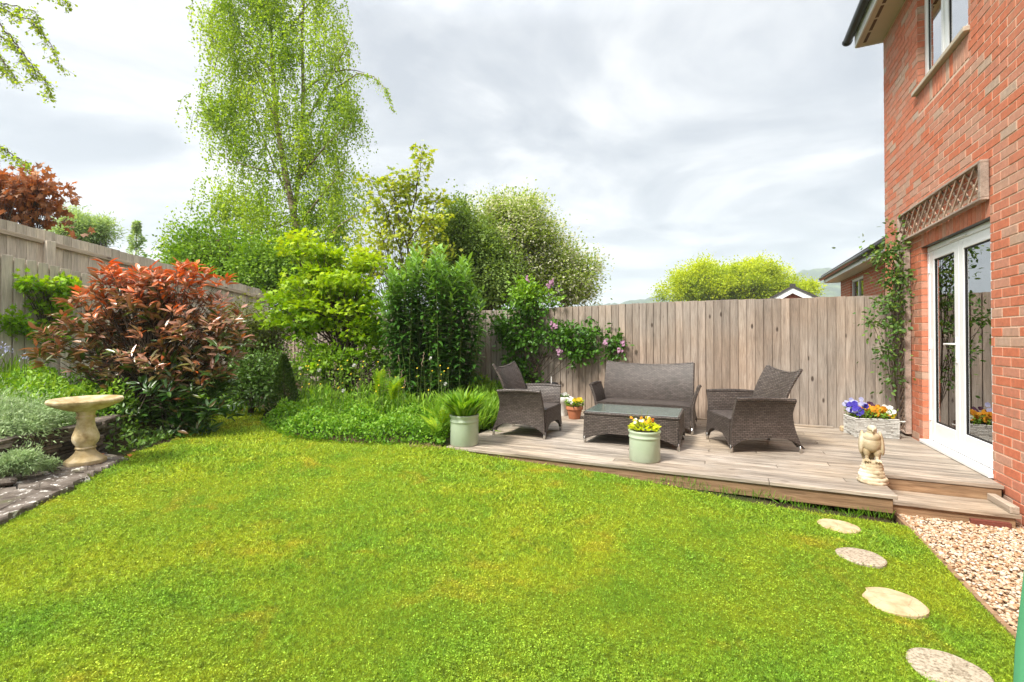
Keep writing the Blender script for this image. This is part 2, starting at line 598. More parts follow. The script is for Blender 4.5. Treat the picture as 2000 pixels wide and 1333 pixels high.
t = Mt('mossy_turf', 0.95, 0.1)
p_ = t.pos()
c = lawn_colour(t, p_, (0.16, 0.25, 0.013), (0.11, 0.20, 0.012), (0.27, 0.31, 0.013), (0.36, 0.27, 0.02))  # turf coloured darker than the blades, painting in the shade between them
t.col(t.mix(1.0, c, t.ramp(t.noise(p_, 120, 4, 0.7), [(0.3, 0.5), (0.7, 1.25)]), 'MULTIPLY'))
t.bump(t.noise(p_, 90, 5, 0.75), 1.0, 0.02)
M['turf'] = t.m
t = Mt('grass_blades', 0.55, 0.25)
p_ = t.pos()
c = lawn_colour(t, p_, (0.26, 0.46, 0.038), (0.19, 0.41, 0.038), (0.41, 0.53, 0.038), (0.66, 0.44, 0.05))
c = t.mix(1.0, c, t.ramp(t.attr(), [(0.0, (0.45, 0.52, 0.5)), (0.5, (1.0, 1.0, 1.0)), (0.9, (1.35, 1.2, 1.1)), (1.0, (1.9, 1.5, 4.5))]), 'MULTIPLY')
c = t.mix(1.0, c, t.ramp(t.noise(p_, 38, 3, 0.65), [(0.36, 0.40), (0.5, 0.96), (0.64, 1.30)]), 'MULTIPLY')
t.col(c)
tr = t.n('ShaderNodeBsdfTranslucent')
t.l(c, tr.inputs['Color'])
ms = t.n('ShaderNodeMixShader'); ms.inputs[0].default_value = 0.3
t.l(t.b.outputs[0], ms.inputs[1]); t.l(tr.outputs[0], ms.inputs[2]); t.l(ms.outputs[0], t.out.inputs[0])
M['grass'] = t.m

M['bark'] = plain('brown_bark', (0.11, 0.08, 0.055), 0.9, bump=0.6, vary=0.35, scale=40)
t = Mt('birch_bark', 0.8, 0.2)
mp = t.n('ShaderNodeMapping'); mp.inputs['Scale'].default_value = (1, 1, 4)
t.l(t.pos(), mp.inputs['Vector'])
t.col(t.ramp(t.noise(mp.outputs[0], 5, 5), [(0.38, (0.10, 0.07, 0.05)), (0.5, (0.34, 0.25, 0.18)), (0.7, (0.52, 0.42, 0.33))]))
M['birchbark'] = t.m
M['twig'] = plain('dark_twig', (0.075, 0.05, 0.035), 0.85, vary=0.2)
M['greenstem'] = plain('green_stem', (0.12, 0.17, 0.04), 0.7, vary=0.2)

M['l_birch'] = leaf_mat('birch_leaves', [(0.0, (0.22, 0.36, 0.025)), (0.5, (0.38, 0.53, 0.045)), (1.0, (0.54, 0.64, 0.09))], transl=0.55)
M['l_mid'] = leaf_mat('mid_green_leaves', [(0.0, (0.09, 0.20, 0.014)), (0.5, (0.19, 0.35, 0.024)), (1.0, (0.34, 0.50, 0.045))])
M['l_dark'] = leaf_mat('dark_green_leaves', [(0.0, (0.035, 0.085, 0.014)), (0.6, (0.095, 0.19, 0.028)), (1.0, (0.20, 0.33, 0.05))], transl=0.2, rough=0.4)
M['l_lance'] = leaf_mat('lance_leaves', [(0.0, (0.03, 0.10, 0.014)), (0.5, (0.085, 0.215, 0.03)), (1.0, (0.24, 0.42, 0.08))], transl=0.35, rough=0.4)
M['l_lime'] = leaf_mat('lime_maple_leaves', [(0.0, (0.11, 0.27, 0.008)), (0.4, (0.23, 0.43, 0.010)), (0.8, (0.46, 0.60, 0.014)), (1.0, (0.60, 0.60, 0.03))], transl=0.4, tint=(1.2, 1.15, 0.4))
M['l_photinia'] = leaf_mat('photinia_leaves', [(0.0, (0.030, 0.100, 0.014)), (0.25, (0.09, 0.16, 0.025)), (0.42, (0.24, 0.17, 0.06)), (0.58, (0.34, 0.16, 0.09)),
                                               (0.75, (0.50, 0.26, 0.17)), (0.88, (0.68, 0.25, 0.11)), (1.0, (0.80, 0.18, 0.03))], transl=0.15, rough=0.30, spec=0.6, noise=0.15, tint=(1.1, 0.9, 0.6))
M['l_purple'] = leaf_mat('copper_maple_leaves', [(0.0, (0.13, 0.085, 0.08)), (0.40, (0.28, 0.15, 0.09)), (0.7, (0.46, 0.20, 0.07)), (1.0, (0.62, 0.30, 0.08))], transl=0.35, tint=(1.3, 0.8, 0.5))
M['l_bronze'] = leaf_mat('yellow_green_leaves', [(0.0, (0.24, 0.36, 0.03)), (0.5, (0.44, 0.52, 0.04)), (1.0, (0.60, 0.62, 0.07))], transl=0.4)
M['l_olive'] = leaf_mat('olive_leaves', [(0.0, (0.07, 0.10, 0.02)), (0.5, (0.16, 0.19, 0.035)), (1.0, (0.28, 0.27, 0.05))], transl=0.3)
M['l_hawthorn'] = leaf_mat('hawthorn_leaves', [(0.0, (0.22, 0.32, 0.04)), (0.35, (0.38, 0.48, 0.07)), (0.62, (0.52, 0.60, 0.12)), (0.70, (0.70, 0.68, 0.46)), (1.0, (0.80, 0.78, 0.62))], transl=0.5, tint=(1.1, 1.1, 0.8))
M['l_bright'] = leaf_mat('bright_yellow_green_leaves', [(0.0, (0.22, 0.34, 0.014)), (0.5, (0.46, 0.56, 0.018)), (1.0, (0.72, 0.74, 0.03))], transl=0.5)
M['l_ground'] = leaf_mat('border_leaves', [(0.0, (0.06, 0.18, 0.012)), (0.5, (0.15, 0.34, 0.018)), (1.0, (0.33, 0.50, 0.045))], transl=0.35)
M['l_silver'] = leaf_mat('silver_leaves', [(0.0, (0.15, 0.26, 0.07)), (0.5, (0.34, 0.47, 0.20)), (1.0, (0.58, 0.68, 0.40))], transl=0.3, tint=(1, 1, 0.9))
M['l_conifer'] = leaf_mat('conifer_sprays', [(0.0, (0.02, 0.05, 0.012)), (0.5, (0.055, 0.11, 0.02)), (1.0, (0.15, 0.23, 0.035))], transl=0.15)
M['l_farconifer'] = leaf_mat('grey_conifer_sprays', [(0.0, (0.26, 0.42, 0.17)), (0.5, (0.38, 0.52, 0.25)), (1.0, (0.50, 0.58, 0.36))], transl=0.5)
M['l_lilac'] = leaf_mat('climber_leaves', [(0.0, (0.035, 0.11, 0.014)), (0.5, (0.095, 0.23, 0.018)), (1.0, (0.28, 0.47, 0.02))], transl=0.25, rough=0.4)
M['l_rose'] = leaf_mat('rose_leaves', [(0.0, (0.05, 0.11, 0.03)), (0.5, (0.11, 0.22, 0.04)), (0.85, (0.24, 0.34, 0.06)), (1.0, (0.36, 0.25, 0.08))], transl=0.3)
M['l_evergreen'] = leaf_mat('evergreen_leaves', [(0.0, (0.07, 0.13, 0.03)), (0.6, (0.17, 0.27, 0.05)), (1.0, (0.30, 0.42, 0.09))], transl=0.35)
M['l_brown'] = leaf_mat('dry_leaves', [(0.0, (0.16, 0.09, 0.05)), (0.5, (0.30, 0.19, 0.10)), (1.0, (0.42, 0.32, 0.18))], transl=0.2, tint=(1, 1, 1))


def petal(name, c1, c2):
    return leaf_mat(name, [(0.0, c1), (1.0, c2)], transl=0.3, rough=0.6, noise=0.1, tint=(1.05, 1.05, 1.0))


M['p_purple'] = petal('violet_petals', (0.06, 0.04, 0.42), (0.12, 0.09, 0.58))
M['p_lilac'] = petal('pale_lilac_petals', (0.42, 0.42, 0.68), (0.55, 0.56, 0.76))
M['p_orange'] = petal('orange_petals', (0.72, 0.26, 0.01), (0.78, 0.40, 0.02))
M['p_yellow'] = petal('yellow_petals', (0.76, 0.50, 0.01), (0.80, 0.62, 0.03))
M['p_white'] = petal('white_petals', (0.70, 0.70, 0.66), (0.80, 0.80, 0.76))
M['p_pink'] = petal('pink_petals', (0.36, 0.15, 0.27), (0.55, 0.34, 0.46))
M['p_dark'] = petal('dark_maroon_petals', (0.05, 0.01, 0.04), (0.09, 0.02, 0.06))
M['p_red'] = petal('dark_red_petals', (0.22, 0.03, 0.01), (0.42, 0.10, 0.02))

# ------------------------------------------------------------------ leaf shapes (along +Y, facing +Z)
TM = {
    'oval': (np.array([(0, 0, 0), (-.22, .3, .05), (.22, .3, .05), (0, .32, -.02), (-.20, .65, .04), (.20, .65, .04), (0, .68, -.02), (0, 1, -.06)]),
             np.array([(0, 3, 1), (0, 2, 3), (1, 3, 4), (3, 6, 4), (3, 2, 5), (3, 5, 6), (4, 6, 7), (6, 5, 7)])),
    'lance': (np.array([(0, 0, 0), (-.11, .35, .035), (.11, .35, .035), (0, .36, -.01), (-.075, .7, .0), (.075, .7, .0), (0, 1, -.13)]),
              np.array([(0, 3, 1), (0, 2, 3), (1, 3, 4), (3, 2, 5), (3, 5, 4), (4, 5, 6)])),
    'diamond': (np.array([(0, 0, 0), (-.34, .5, .06), (0, 1, -.05), (.34, .5, .06)]), np.array([(0, 3, 1), (1, 3, 2)])),
    'needle': (np.array([(-.06, 0, 0), (.06, 0, 0), (0, 1, 0)]), np.array([(0, 1, 2)])),
    'maple': (np.array([(0, .05, 0), (-.10, .30, .0), (-.42, .12, -.05), (-.26, .38, .03), (-.50, .62, -.05), (-.15, .62, .03), (0, 1.0, -.06),
                        (.15, .62, .03), (.50, .62, -.05), (.26, .38, .03), (.42, .12, -.05), (.10, .30, .0)]),
              np.array([(0, 1, 2), (1, 3, 2), (1, 5, 3), (3, 5, 4), (5, 7, 6), (1, 11, 5), (11, 7, 5), (11, 9, 7), (9, 8, 7), (11, 10, 9), (0, 10, 11), (0, 11, 1)])),
    'blade': (np.array([(-.035, 0, 0), (.035, 0, 0), (-.03, .45, .03), (.03, .45, .03), (-.018, .8, -.04), (.018, .8, -.04), (0, 1, -.16)]),
              np.array([(0, 1, 3), (0, 3, 2), (2, 3, 5), (2, 5, 4), (4, 5, 6)])),
}


def nrmz(a):
    return a / np.maximum(np.linalg.norm(a, axis=1, keepdims=True), 1e-9)


def leaf_verts(tmpl, pos, dr, nm, size, rnd, wide=None):
    tv, tf = TM[tmpl]
    y = nrmz(dr)
    z = nm - (nm * y).sum(1, keepdims=True) * y
    z = nrmz(z)
    x = np.cross(y, z)
    n = len(pos)
    s = size.reshape(n, 1, 1)
    ws = 1.0 if wide is None else wide
    V = pos[:, None, :] + s * (tv[None, :, 0:1] * ws * x[:, None, :] + tv[None, :, 1:2] * y[:, None, :] + tv[None, :, 2:3] * z[:, None, :])
    Fc = tf[None, :, :] + (np.arange(n) * len(tv))[:, None, None]
    return V.reshape(-1, 3), Fc.reshape(-1, 3), np.repeat(np.clip(rnd, 0, 1), len(tv))


def leaves(name, tmpl, pos, dr, nm, size, rnd, mat, parent, smooth=False, wide=None):
    o0 = np.array(parent.location) if parent is not None else np.zeros(3)
    V, Fc, r = leaf_verts(tmpl, pos - o0, dr, nm, size, rnd, wide)
    return np_mesh(name, V, Fc, mat, parent, r, smooth)


_var = {}


def leaf_parts(tmpl, pos, dr, nm, size, rnd, mat, parent, name='leaf', wide=1.0):
    """leaves that show large: each an object of its own, sharing twelve meshes"""
    o0 = np.array(parent.location)
    y = nrmz(dr)
    z = nrmz(nm - (nm * y).sum(1, keepdims=True) * y)
    x = np.cross(y, z)
    for i in range(len(pos)):
        q = int(np.clip(round(float(rnd[i]) * 11), 0, 11))
        key = (tmpl, mat.name, q)
        if key not in _var:
            tv, tf = TM[tmpl]
            me = bpy.data.meshes.new(name)
            me.from_pydata([tuple(v * np.array([wide, 1, 1])) for v in tv], [], [tuple(int(k) for k in f) for f in tf])
            a = me.attributes.new('rnd', 'FLOAT', 'POINT')
            a.data.foreach_set('value', np.full(len(tv), q / 11, dtype=np.float32))
            me.materials.append(mat)
            _var[key] = me
        o = bpy.data.objects.new(name, _var[key])
        C.collection.objects.link(o)
        o.parent = parent
        s = float(size[i])
        p = pos[i] - o0
        o.matrix_basis = Matrix(((x[i][0] * s, y[i][0] * s, z[i][0] * s, p[0]), (x[i][1] * s, y[i][1] * s, z[i][1] * s, p[1]),
                                 (x[i][2] * s, y[i][2] * s, z[i][2] * s, p[2]), (0, 0, 0, 1)))


def put_leaves(root, tmpl, pos, dr, nm, size, rnd, mat, nparts=0, foliage='foliage', smooth=False, wide=None):
    if nparts:
        d = np.linalg.norm(pos - np.array([0, 0, EYE]), axis=1)
        sc = d / size * (1 + 0 * d)
        # outermost towards the camera first
        o = np.argsort(sc)
        a, b = o[:nparts], o[nparts:]
        leaf_parts(tmpl, pos[a], dr[a], nm[a], size[a], rnd[a], mat, root, wide=wide or 1.0)
    else:
        b = np.arange(len(pos))
    if len(b):
        f = leaves(foliage, tmpl, pos[b], dr[b], nm[b], size[b], rnd[b], mat, root, smooth, wide)
        f['kind'] = 'stuff'
        return f


def ell(px, py, Y, rx, ry, rY):
    """crown lobe seen at a pixel, rx/ry in pixels of the photograph, rY in metres"""
    p = at(px, py, Y)
    return (np.array(p), rx / F * Y, rY, ry / F * Y)


def sample_ell(E, n, power=0.45):
    """points in the lobes, more towards their surface"""
    vol = np.array([e[1] * e[2] * e[3] for e in E]) ** 0.75
    k = RS.choice(len(E), n, p=vol / vol.sum())
    d = nrmz(RS.normal(size=(n, 3)))
    r = RS.rand(n) ** power
    d = d * r[:, None]
    c = np.array([e[0] for e in E])[k]
    rad = np.array([[e[1], e[2], e[3]] for e in E])[k]
    q = d * rad
    # rotate local (right, ahead, up) by the camera yaw so that rx spans the view
    qx = cY * q[:, 0] - sY * q[:, 1]
    qy = sY * q[:, 0] + cY * q[:, 1]
    return c + np.stack([qx, qy, q[:, 2]], 1), d, k


def curve_pts(a, b, sag=0.1, n=5, wob=0.04):
    a, b = np.array(a, float), np.array(b, float)
    ln = np.linalg.norm(b - a)
    m = (a + b) / 2 + np.array([0, 0, sag * ln]) + RS.normal(size=3) * wob * ln
    ts = np.linspace(0, 1, n)
    return [tuple((1 - t) ** 2 * a + 2 * t * (1 - t) * m + t * t * b) for t in ts]


def clump_plant(name, label, cat, base, E, mat, tmpl='diamond', ncl=60, per=60, rc=0.18, size=(0.04, 0.07), power=0.45, bark='bark',
                trunk_r=0.04, nbranch=None, up=0.5, flat=1.0, group=None, fork=0.45, stem='trunk', fol='crown', nparts=0, rndf=None, trunk_top=None,
                wide=None, twigs=True, out_w=0.8, smooth=False, jit=0.25):
    root = thing(name, label, cat, base, 0, group)
    b0 = np.array(base, float)
    cen, dd, _ = sample_ell(E, ncl, power)
    # clumps of unequal density
    wgt = RS.rand(ncl) ** 1.3 * 1.6 + 0.25
    cnt = np.maximum(3, (wgt / wgt.mean() * per).astype(int))
    k = np.repeat(np.arange(ncl), cnt)
    n = len(k)
    g = RS.normal(size=(n, 3)) * rc * np.array([1, 1, flat])
    g *= (0.6 + 0.8 * RS.rand(ncl))[k][:, None]
    pos = cen[k] + g
    if mat is None: return root
    dr = nrmz(g + 1e-6) * out_w + RS.normal(size=(n, 3)) * 0.5 + dd[k] * 0.4
    dr[:, 2] += -0.1
    nm = RS.normal(size=(n, 3)) * 0.55 + np.array([0, 0, 1.0]) * up + dd[k] * 0.5
    sz = RS.uniform(size[0], size[1], n)
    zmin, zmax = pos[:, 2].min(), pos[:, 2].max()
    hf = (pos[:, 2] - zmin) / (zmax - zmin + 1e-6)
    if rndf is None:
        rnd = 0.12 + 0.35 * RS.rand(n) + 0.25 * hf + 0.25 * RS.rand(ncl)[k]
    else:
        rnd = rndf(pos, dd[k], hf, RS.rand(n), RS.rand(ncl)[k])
    # wood
    wb = MB()
    o = b0
    top = np.array(trunk_top) if trunk_top is not None else b0 + (np.mean([e[0] for e in E], axis=0) - b0) * fork * 1.6
    tp = curve_pts(b0 - o, top - o, 0.0, 6, 0.03)
    wb.tube(tp, list(np.linspace(trunk_r, trunk_r * 0.45, 6)), 7)
    nb = nbranch or min(ncl, 40)
    for i in range(nb):
        j = int(RS.randint(1, 6))
        st = np.array(tp[j])
        c = cen[i] - o
        L_ = np.linalg.norm(c - st)
        cp = curve_pts(st, c, 0.08, 6, 0.06)
        r0 = trunk_r * 0.42
        wb.tube(cp, list(np.linspace(r0, max(r0 * 0.15, 0.0025), 6)), 5)
        if twigs:
            for q in range(3):
                e_ = c + RS.normal(size=3) * rc * 1.3
                wb.tube(curve_pts(cp[int(RS.randint(2, 5))], e_, 0.05, 4), list(np.linspace(r0 * 0.3, 0.0015, 4)), 4)
    wb.build(stem, M[bark], root, smooth=True)
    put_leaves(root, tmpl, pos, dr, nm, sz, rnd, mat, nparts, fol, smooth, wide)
    return root


# ------------------------------------------------------------------ ground
DECK = 0.30


def sm(a, b, x):
    t_ = np.clip((np.asarray(x) - a) / (b - a), 0, 1)
    return t_ * t_ * (3 - 2 * t_)


def ground_z(x, y):
    z = 0.12 + 0.043 * (1.13 - np.clip(x, -5.0, 2.5))
    z = np.where(x > 1.16, 0.07, z)
    # bank up to the left boundary
    z = z + (0.30 * sm(-5.15, -5.6, x) + 0.12 * sm(-5.6, -8.0, x)) * sm(3.5, 2.6, y) + 0.4 * sm(-7.0, -8.4, x) * sm(2.6, 3.5, y)
    # beds at the back slightly raised
    z = z + 0.10 * sm(5.5, 6.6, y) * (x < -2.7)
    return z


xs = np.concatenate([np.linspace(-900, -30, 12), np.linspace(-26, -9.5, 14), np.arange(-9, 4.01, 0.12), np.linspace(6, 30, 10), np.linspace(60, 900, 9)])
ys = np.concatenate([np.linspace(-300, -6, 8), np.arange(-2, 8.01, 0.12), np.linspace(9, 40, 14), np.linspace(70, 1400, 14)])
XX, YY = np.meshgrid(xs, ys, indexing='ij')
ZZ = ground_z(XX, YY) - 0.012
far = sm(8.0, 60, np.hypot(XX, YY - 3))
ZZ = ZZ * (1 - far) + (-1.5) * far
nx, ny = len(xs), len(ys)
idx = np.arange(nx * ny).reshape(nx, ny)
FQ = np.stack([idx[:-1, :-1], idx[1:, :-1], idx[1:, 1:], idx[:-1, 1:]], -1).reshape(-1, 4)
g = np_mesh('ground', np.stack([XX, YY, ZZ], -1).reshape(-1, 3), FQ, M['earth'], None, None, True)
g['kind'] = 'structure'


def inpoly(x, y, poly):
    r = np.zeros(np.shape(x), dtype=bool)
    n = len(poly)
    for i in range(n):
        x0, y0 = poly[i]; x1, y1 = poly[(i + 1) % n]
        c = ((y0 > y) != (y1 > y))
        xi = (x1 - x0) * (y - y0) / (y1 - y0 + 1e-12) + x0
        r ^= c & (x < xi)
    return r


def g2(px, py, z=0.3):
    p = gp(px, py, z)
    return (p.x, p.y)


LAWN = [(1.15, -1.0), (1.15, 4.03), (0.2, 4.06), (-0.8, 4.12), (-1.4, 4.165), (-2.60, 4.15), g2(760, 872, .28), g2(640, 866, .3), g2(540, 852, .32), g2(505, 830, .34), g2(520, 806, .36), g2(480, 796, .37),
        g2(420, 800, .37), g2(400, 830, .36), g2(330, 868, .36), g2(262, 888, .36), g2(235, 905, .36), g2(170, 935, .35), g2(90, 975, .34), g2(0, 1022, .33),
        g2(-150, 1110, .33), (-3.6, -1.0)]
gx = np.arange(-8.4, 1.2, 0.05)
gy = np.arange(-1.0, 7.2, 0.05)
XX, YY = np.meshgrid(gx, gy, indexing='ij')
ZZ = ground_z(XX, YY) + 0.004 + 0.010 * np.sin(XX * 3.1 + 1) * np.sin(YY * 2.7) + RS.rand(*XX.shape) * 0.004
idx = np.arange(XX.size).reshape(XX.shape)
FQ = np.stack([idx[:-1, :-1], idx[1:, :-1], idx[1:, 1:], idx[:-1, 1:]], -1).reshape(-1, 4)
cx = (XX[:-1, :-1] + 0.025).ravel(); cy = (YY[:-1, :-1] + 0.025).ravel()
FQ = FQ[inpoly(cx, cy, LAWN)]
used, invi = np.unique(FQ, return_inverse=True)
g = np_mesh('lawn', np.stack([XX, YY, ZZ], -1).reshape(-1, 3)[used], invi.reshape(-1, 4), M['turf'], None, None, True)
g['kind'] = 'structure'

# grass blades and clover: one mass, thinner with distance
STONES = [(0.716, 3.82, 0.122), (0.73, 3.34, 0.124), (0.746, 2.84, 0.132), (0.785, 2.34, 0.130)]


def lawn_points(n, ymin=1.25, ymax=8.4):
    # uniform in the picture rather than on the ground
    u = RS.uniform(-1250, 1080, n * 3)
    iv = RS.uniform(1 / ymax, 1 / ymin, n * 3) ** 1.0
    Yd = 1 / iv
    X = u / F * Yd
    x = cY * X - sY * Yd; y = sY * X + cY * Yd
    ok = inpoly(x, y, LAWN)
    for (sx, sy, sr) in STONES:
        ok &= np.hypot(x - sx, y - sy) > sr - 0.004 + 0.007 * np.sin(5 * np.arctan2(y - sy, x - sx) + sy * 9)
    x, y, Yd = x[ok][:n], y[ok][:n], Yd[ok][:n]
    z = ground_z(x, y) + 0.004 + 0.010 * np.sin(x * 3.1 + 1) * np.sin(y * 2.7)
    return np.stack([x, y, z], 1), Yd


pos, Yd = lawn_points(500000)
n = len(pos)
dr = RS.normal(size=(n, 3)) * np.array([0.75, 0.75, 0.2]) + np.array([0, 0, 0.75])
nm = RS.normal(size=(n, 3))
lo = 0.5 + 0.5 * np.sin(pos[:, 0] * 2.2 + 2 * np.sin(pos[:, 1] * 1.7))
sz = RS.uniform(0.013, 0.031, n) * (0.8 + 0.4 * lo) * np.clip(Yd / 3.0, 0.85, 1.5)
V, Fc, r = leaf_verts('needle', pos, dr, nm, sz, 0.15 + 0.75 * RS.rand(n) ** 1.1, wide=np.clip(Yd / 2.4, 0.9, 2.2).reshape(n, 1, 1))
pc, Yc_ = lawn_points(190000, 1.25, 5.5)
keep = (np.sin(pc[:, 0] * 4.3 + 1.5 * np.sin(pc[:, 1] * 3.1)) + np.sin(pc[:, 1] * 5.1 + pc[:, 0] * 2.0) + RS.normal(size=len(pc)) * 2.0) > 0.9
pc, Yc_ = pc[keep], Yc_[keep]
m = len(pc)
pc[:, 2] += RS.uniform(0.004, 0.022, m)
ang = RS.rand(m) * 6.283
dr2 = np.stack([np.cos(ang), np.sin(ang), RS.normal(size=m) * 0.25], 1)
nm2 = RS.normal(size=(m, 3)) * 0.35 + np.array([0, 0, 1])
V2, F2, r2 = leaf_verts('diamond', pc, dr2, nm2, RS.uniform(0.005, 0.0125, m) * np.clip(Yc_ / 2.6, 0.8, 1.5), 0.15 + 0.65 * RS.rand(m))
V3 = np.concatenate([V, V2]); F3 = np.concatenate([Fc, F2 + len(V)]); r3 = np.concatenate([r, r2])
# pale clippings and daisies' leaves
g = np_mesh('grass', V3, F3, M['grass'], None, r3)
tag(g, 'short mown mossy lawn grass with clover and ochre moss patches', 'grass', None, 'stuff')

# ------------------------------------------------------------------ gravel strip, edging, stepping stones
gm = MB()
gm.box(1.19, -1.0, 0.0, 1.955, 4.62, 0.062)
g = gm.build('gravel_bed', plain('gravel_fines', (0.30, 0.21, 0.13), 0.95, bump=0.6, scale=60, vary=0.3), None)
g['kind'] = 'structure'
bm = bmesh.new(); bmesh.ops.create_icosphere(bm, subdivisions=1, radius=0.5)
ico_v = np.array([v.co[:] for v in bm.verts]); ico_f = np.array([[v.index for v in f.verts] for f in bm.faces]); bm.free()


def stones_np(P, size, flat=0.6, jitter=0.35):
    n = len(P)
    V = ico_v[None] * (1 + RS.uniform(-jitter, jitter, (n, len(ico_v), 1)))
    sc = np.stack([size * RS.uniform(0.7, 1.35, n), size * RS.uniform(0.7, 1.1, n), size * flat * RS.uniform(0.6, 1.2, n)], 1)
    V = V * sc[:, None, :]
    a = RS.rand(n) * 6.283
    tl = RS.normal(size=n) * 0.35
    ct, st = np.cos(tl)[:, None], np.sin(tl)[:, None]
    y1 = V[:, :, 1] * ct - V[:, :, 2] * st; z1 = V[:, :, 1] * st + V[:, :, 2] * ct
    ca, sa = np.cos(a)[:, None], np.sin(a)[:, None]
    V = np.stack([V[:, :, 0] * ca - y1 * sa, V[:, :, 0] * sa + y1 * ca, z1], -1) + P[:, None, :]
    Fc = ico_f[None] + (np.arange(n) * len(ico_v))[:, None, None]
    return V.reshape(-1, 3), Fc.reshape(-1, 3)


n = 15000
yy = 4.66 - 3.6 * RS.rand(n) ** 1.25
xx = RS.uniform(1.20, 1.945, n)
P = np.stack([xx, yy, 0.064 + RS.rand(n) * 0.020], 1)
V, Fc = stones_np(P, RS.uniform(0.013, 0.029, n))
g = np_mesh('gravel', V, Fc, M['gravel'], None, np.repeat(np.clip(RS.beta(2.2, 1.9, n), 0, 1), len(ico_v)))
tag(g, 'honey and buff angular gravel between lawn edging and brick house', 'gravel', None, 'stuff')

ed = thing('lawn_edging', 'thin timber edging strip between the lawn and the gravel', 'edging', (1.165, 3.0, 0.0))
for k in range(3):
    y0 = -1 + k * 1.83
    MB().bbox(-0.012, y0 - 3.0, 0, 0.012, y0 + 1.815 - 3.0, 0.125, 0.002).build('edging_board', M['skirt'], ed)

slabels = ['round pale sandstone stepping stone nearest the wooden deck', 'round grey pebbled stepping stone second from the wooden deck',
           'round cream stepping stone with cracked pattern, third from the deck', 'round grey pebbly stepping stone farthest from the deck, cut by the picture edge']
for i, (x, y, r_) in enumerate(STONES):
    b = MB()
    z0 = float(ground_z(np.array(x), np.array(y)))
    ph = i * 1.3
    b.lathe([(r_, -0.03), (r_, 0.010), (r_ - 0.006, 0.015), (r_ * 0.7, 0.017), (r_ * 0.35, 0.0165), (0.001, 0.017)], 40,
            flute=lambda th, z, ph=ph: 1 + 0.02 * math.sin(3 * th + ph) + 0.012 * math.sin(7 * th + ph * 2))
    o = b.build('stepping_stone', M['stepstone'], None, smooth=False)
    smooth_angle(o, 30)
    o.location = (x, y, z0)
    o.rotation_euler = (R(-1.0), R(1.5), i)
    av = o.data.attributes.new('pebbly', 'FLOAT', 'POINT')
    av.data.foreach_set('value', np.full(len(o.data.vertices), float(i % 2), dtype=np.float32))
    tag(o, slabels[i], 'stepping stone', 'round stepping stones in the lawn')

# ------------------------------------------------------------------ deck
dk = thing('wooden_deck', 'low weathered timber deck with a side step beside the glazed doors', 'deck', (-0.3, 5.5, 0.0))


def local_board(x0, y0, z0, x1, y1, z1, name, mat, parent, b=0.003, slack=0.0, rot=0.0):
    """board as an object with its origin at its centre"""
    o0 = Vector(parent.location)
    hx, hy, hz = (x1 - x0) / 2, (y1 - y0) / 2, (z1 - z0) / 2
    key = (round(hx, 4), round(hy, 4), round(hz, 4), mat.name, b)
    if key not in _var:
        me = MB().bbox(-hx, -hy, -hz, hx, hy, hz, b).mesh(name)
        me.materials.append(mat)
        _var[key] = me
    o = bpy.data.objects.new(name, _var[key])
    link(o, parent)
    c = Vector(((x0 + x1) / 2, (y0 + y1) / 2, (z0 + z1) / 2))
    o.location = c - o0 + Vector((0, 0, RS.uniform(-slack, slack)))
    o.rotation_euler = (RS.uniform(-slack, slack) * 2, 0, rot)
    return o


bw, gap = 0.1165, 0.006
y = 4.17
row = 0
while y < 6.97:
    x0, x1 = -2.60, (1.135 if y < 4.72 else 1.948)
    j = [0.35, -0.9, 0.9, -0.2][row % 4] + RS.uniform(-0.1, 0.1)
    y1 = min(y + bw, 6.985)
    local_board(x0, y, DECK - 0.028, j - 0.002, y1, DECK, 'deck_board', M['deck'], dk, 0.003, 0.0012)
    local_board(j + 0.002, y, DECK - 0.028, x1, y1, DECK, 'deck_board', M['deck'], dk, 0.003, 0.0012)
    y += bw + gap
    row += 1
    if row == 5:
        y_notch = y
# skirts
local_board(-2.59, 4.185, DECK - 0.135, 1.11, 4.21, DECK - 0.031, 'skirt_board', M['skirt'], dk)
local_board(1.085, 4.212, DECK - 0.133, 1.11, 4.78, DECK - 0.033, 'skirt_board', M['skirt'], dk)
local_board(1.115, 4.79, DECK - 0.14, 1.935, 4.812, DECK - 0.031, 'riser_board', M['skirt'], dk)
# step: two tread boards, front board, side kerb
local_board(1.115, 4.455, 0.152, 1.905, 4.612, 0.18, 'step_board', M['deck'], dk)
local_board(1.115, 4.618, 0.152, 1.905, 4.786, 0.18, 'step_board', M['deck'], dk)
local_board(1.13, 4.475, 0.075, 1.88, 4.50, 0.150, 'step_front', M['skirt'], dk)
local_board(1.848, 4.47, 0.182, 1.90, 4.785, 0.232, 'step_kerb', M['deck_y'], dk)
for x in (-2.2, -1.2, -0.2, 0.75):
    local_board(x - 0.04, 4.35, 0.0, x + 0.04, 4.45, DECK - 0.14, 'deck_post', M['skirt'], dk)
for x in (-2.0, -1.0, 0.0, 0.95, 1.7):
    local_board(x - 0.025, 4.82, 0.13, x + 0.025, 6.9, DECK - 0.031, 'joist', M['deck_y'], dk)
o = MB().bbox(-0.11, -0.05, -0.033, 0.11, 0.05, 0.033, 0.004, rnd=0.35).build('loose_brick', plain('dark_red_brick', (0.16, 0.045, 0.03), 0.9, bump=0.4), None)
o.location = (1.74, 4.50, 0.085)
tag(o, 'single dark red brick lying on gravel under the deck step', 'brick')
o = MB().bbox(-0.035, -0.03, -0.025, 0.035, 0.03, 0.025, 0.01).build('small_stone', M['stepstone'], None)
o.location = tuple(gp(1649, 838, DECK + 0.026)); o.scale = (1.2, 1.4, 1.3)
tag(o, 'small rough brown stone between the fence and the flower box', 'stone')

# ------------------------------------------------------------------ fences
FY = 7.0


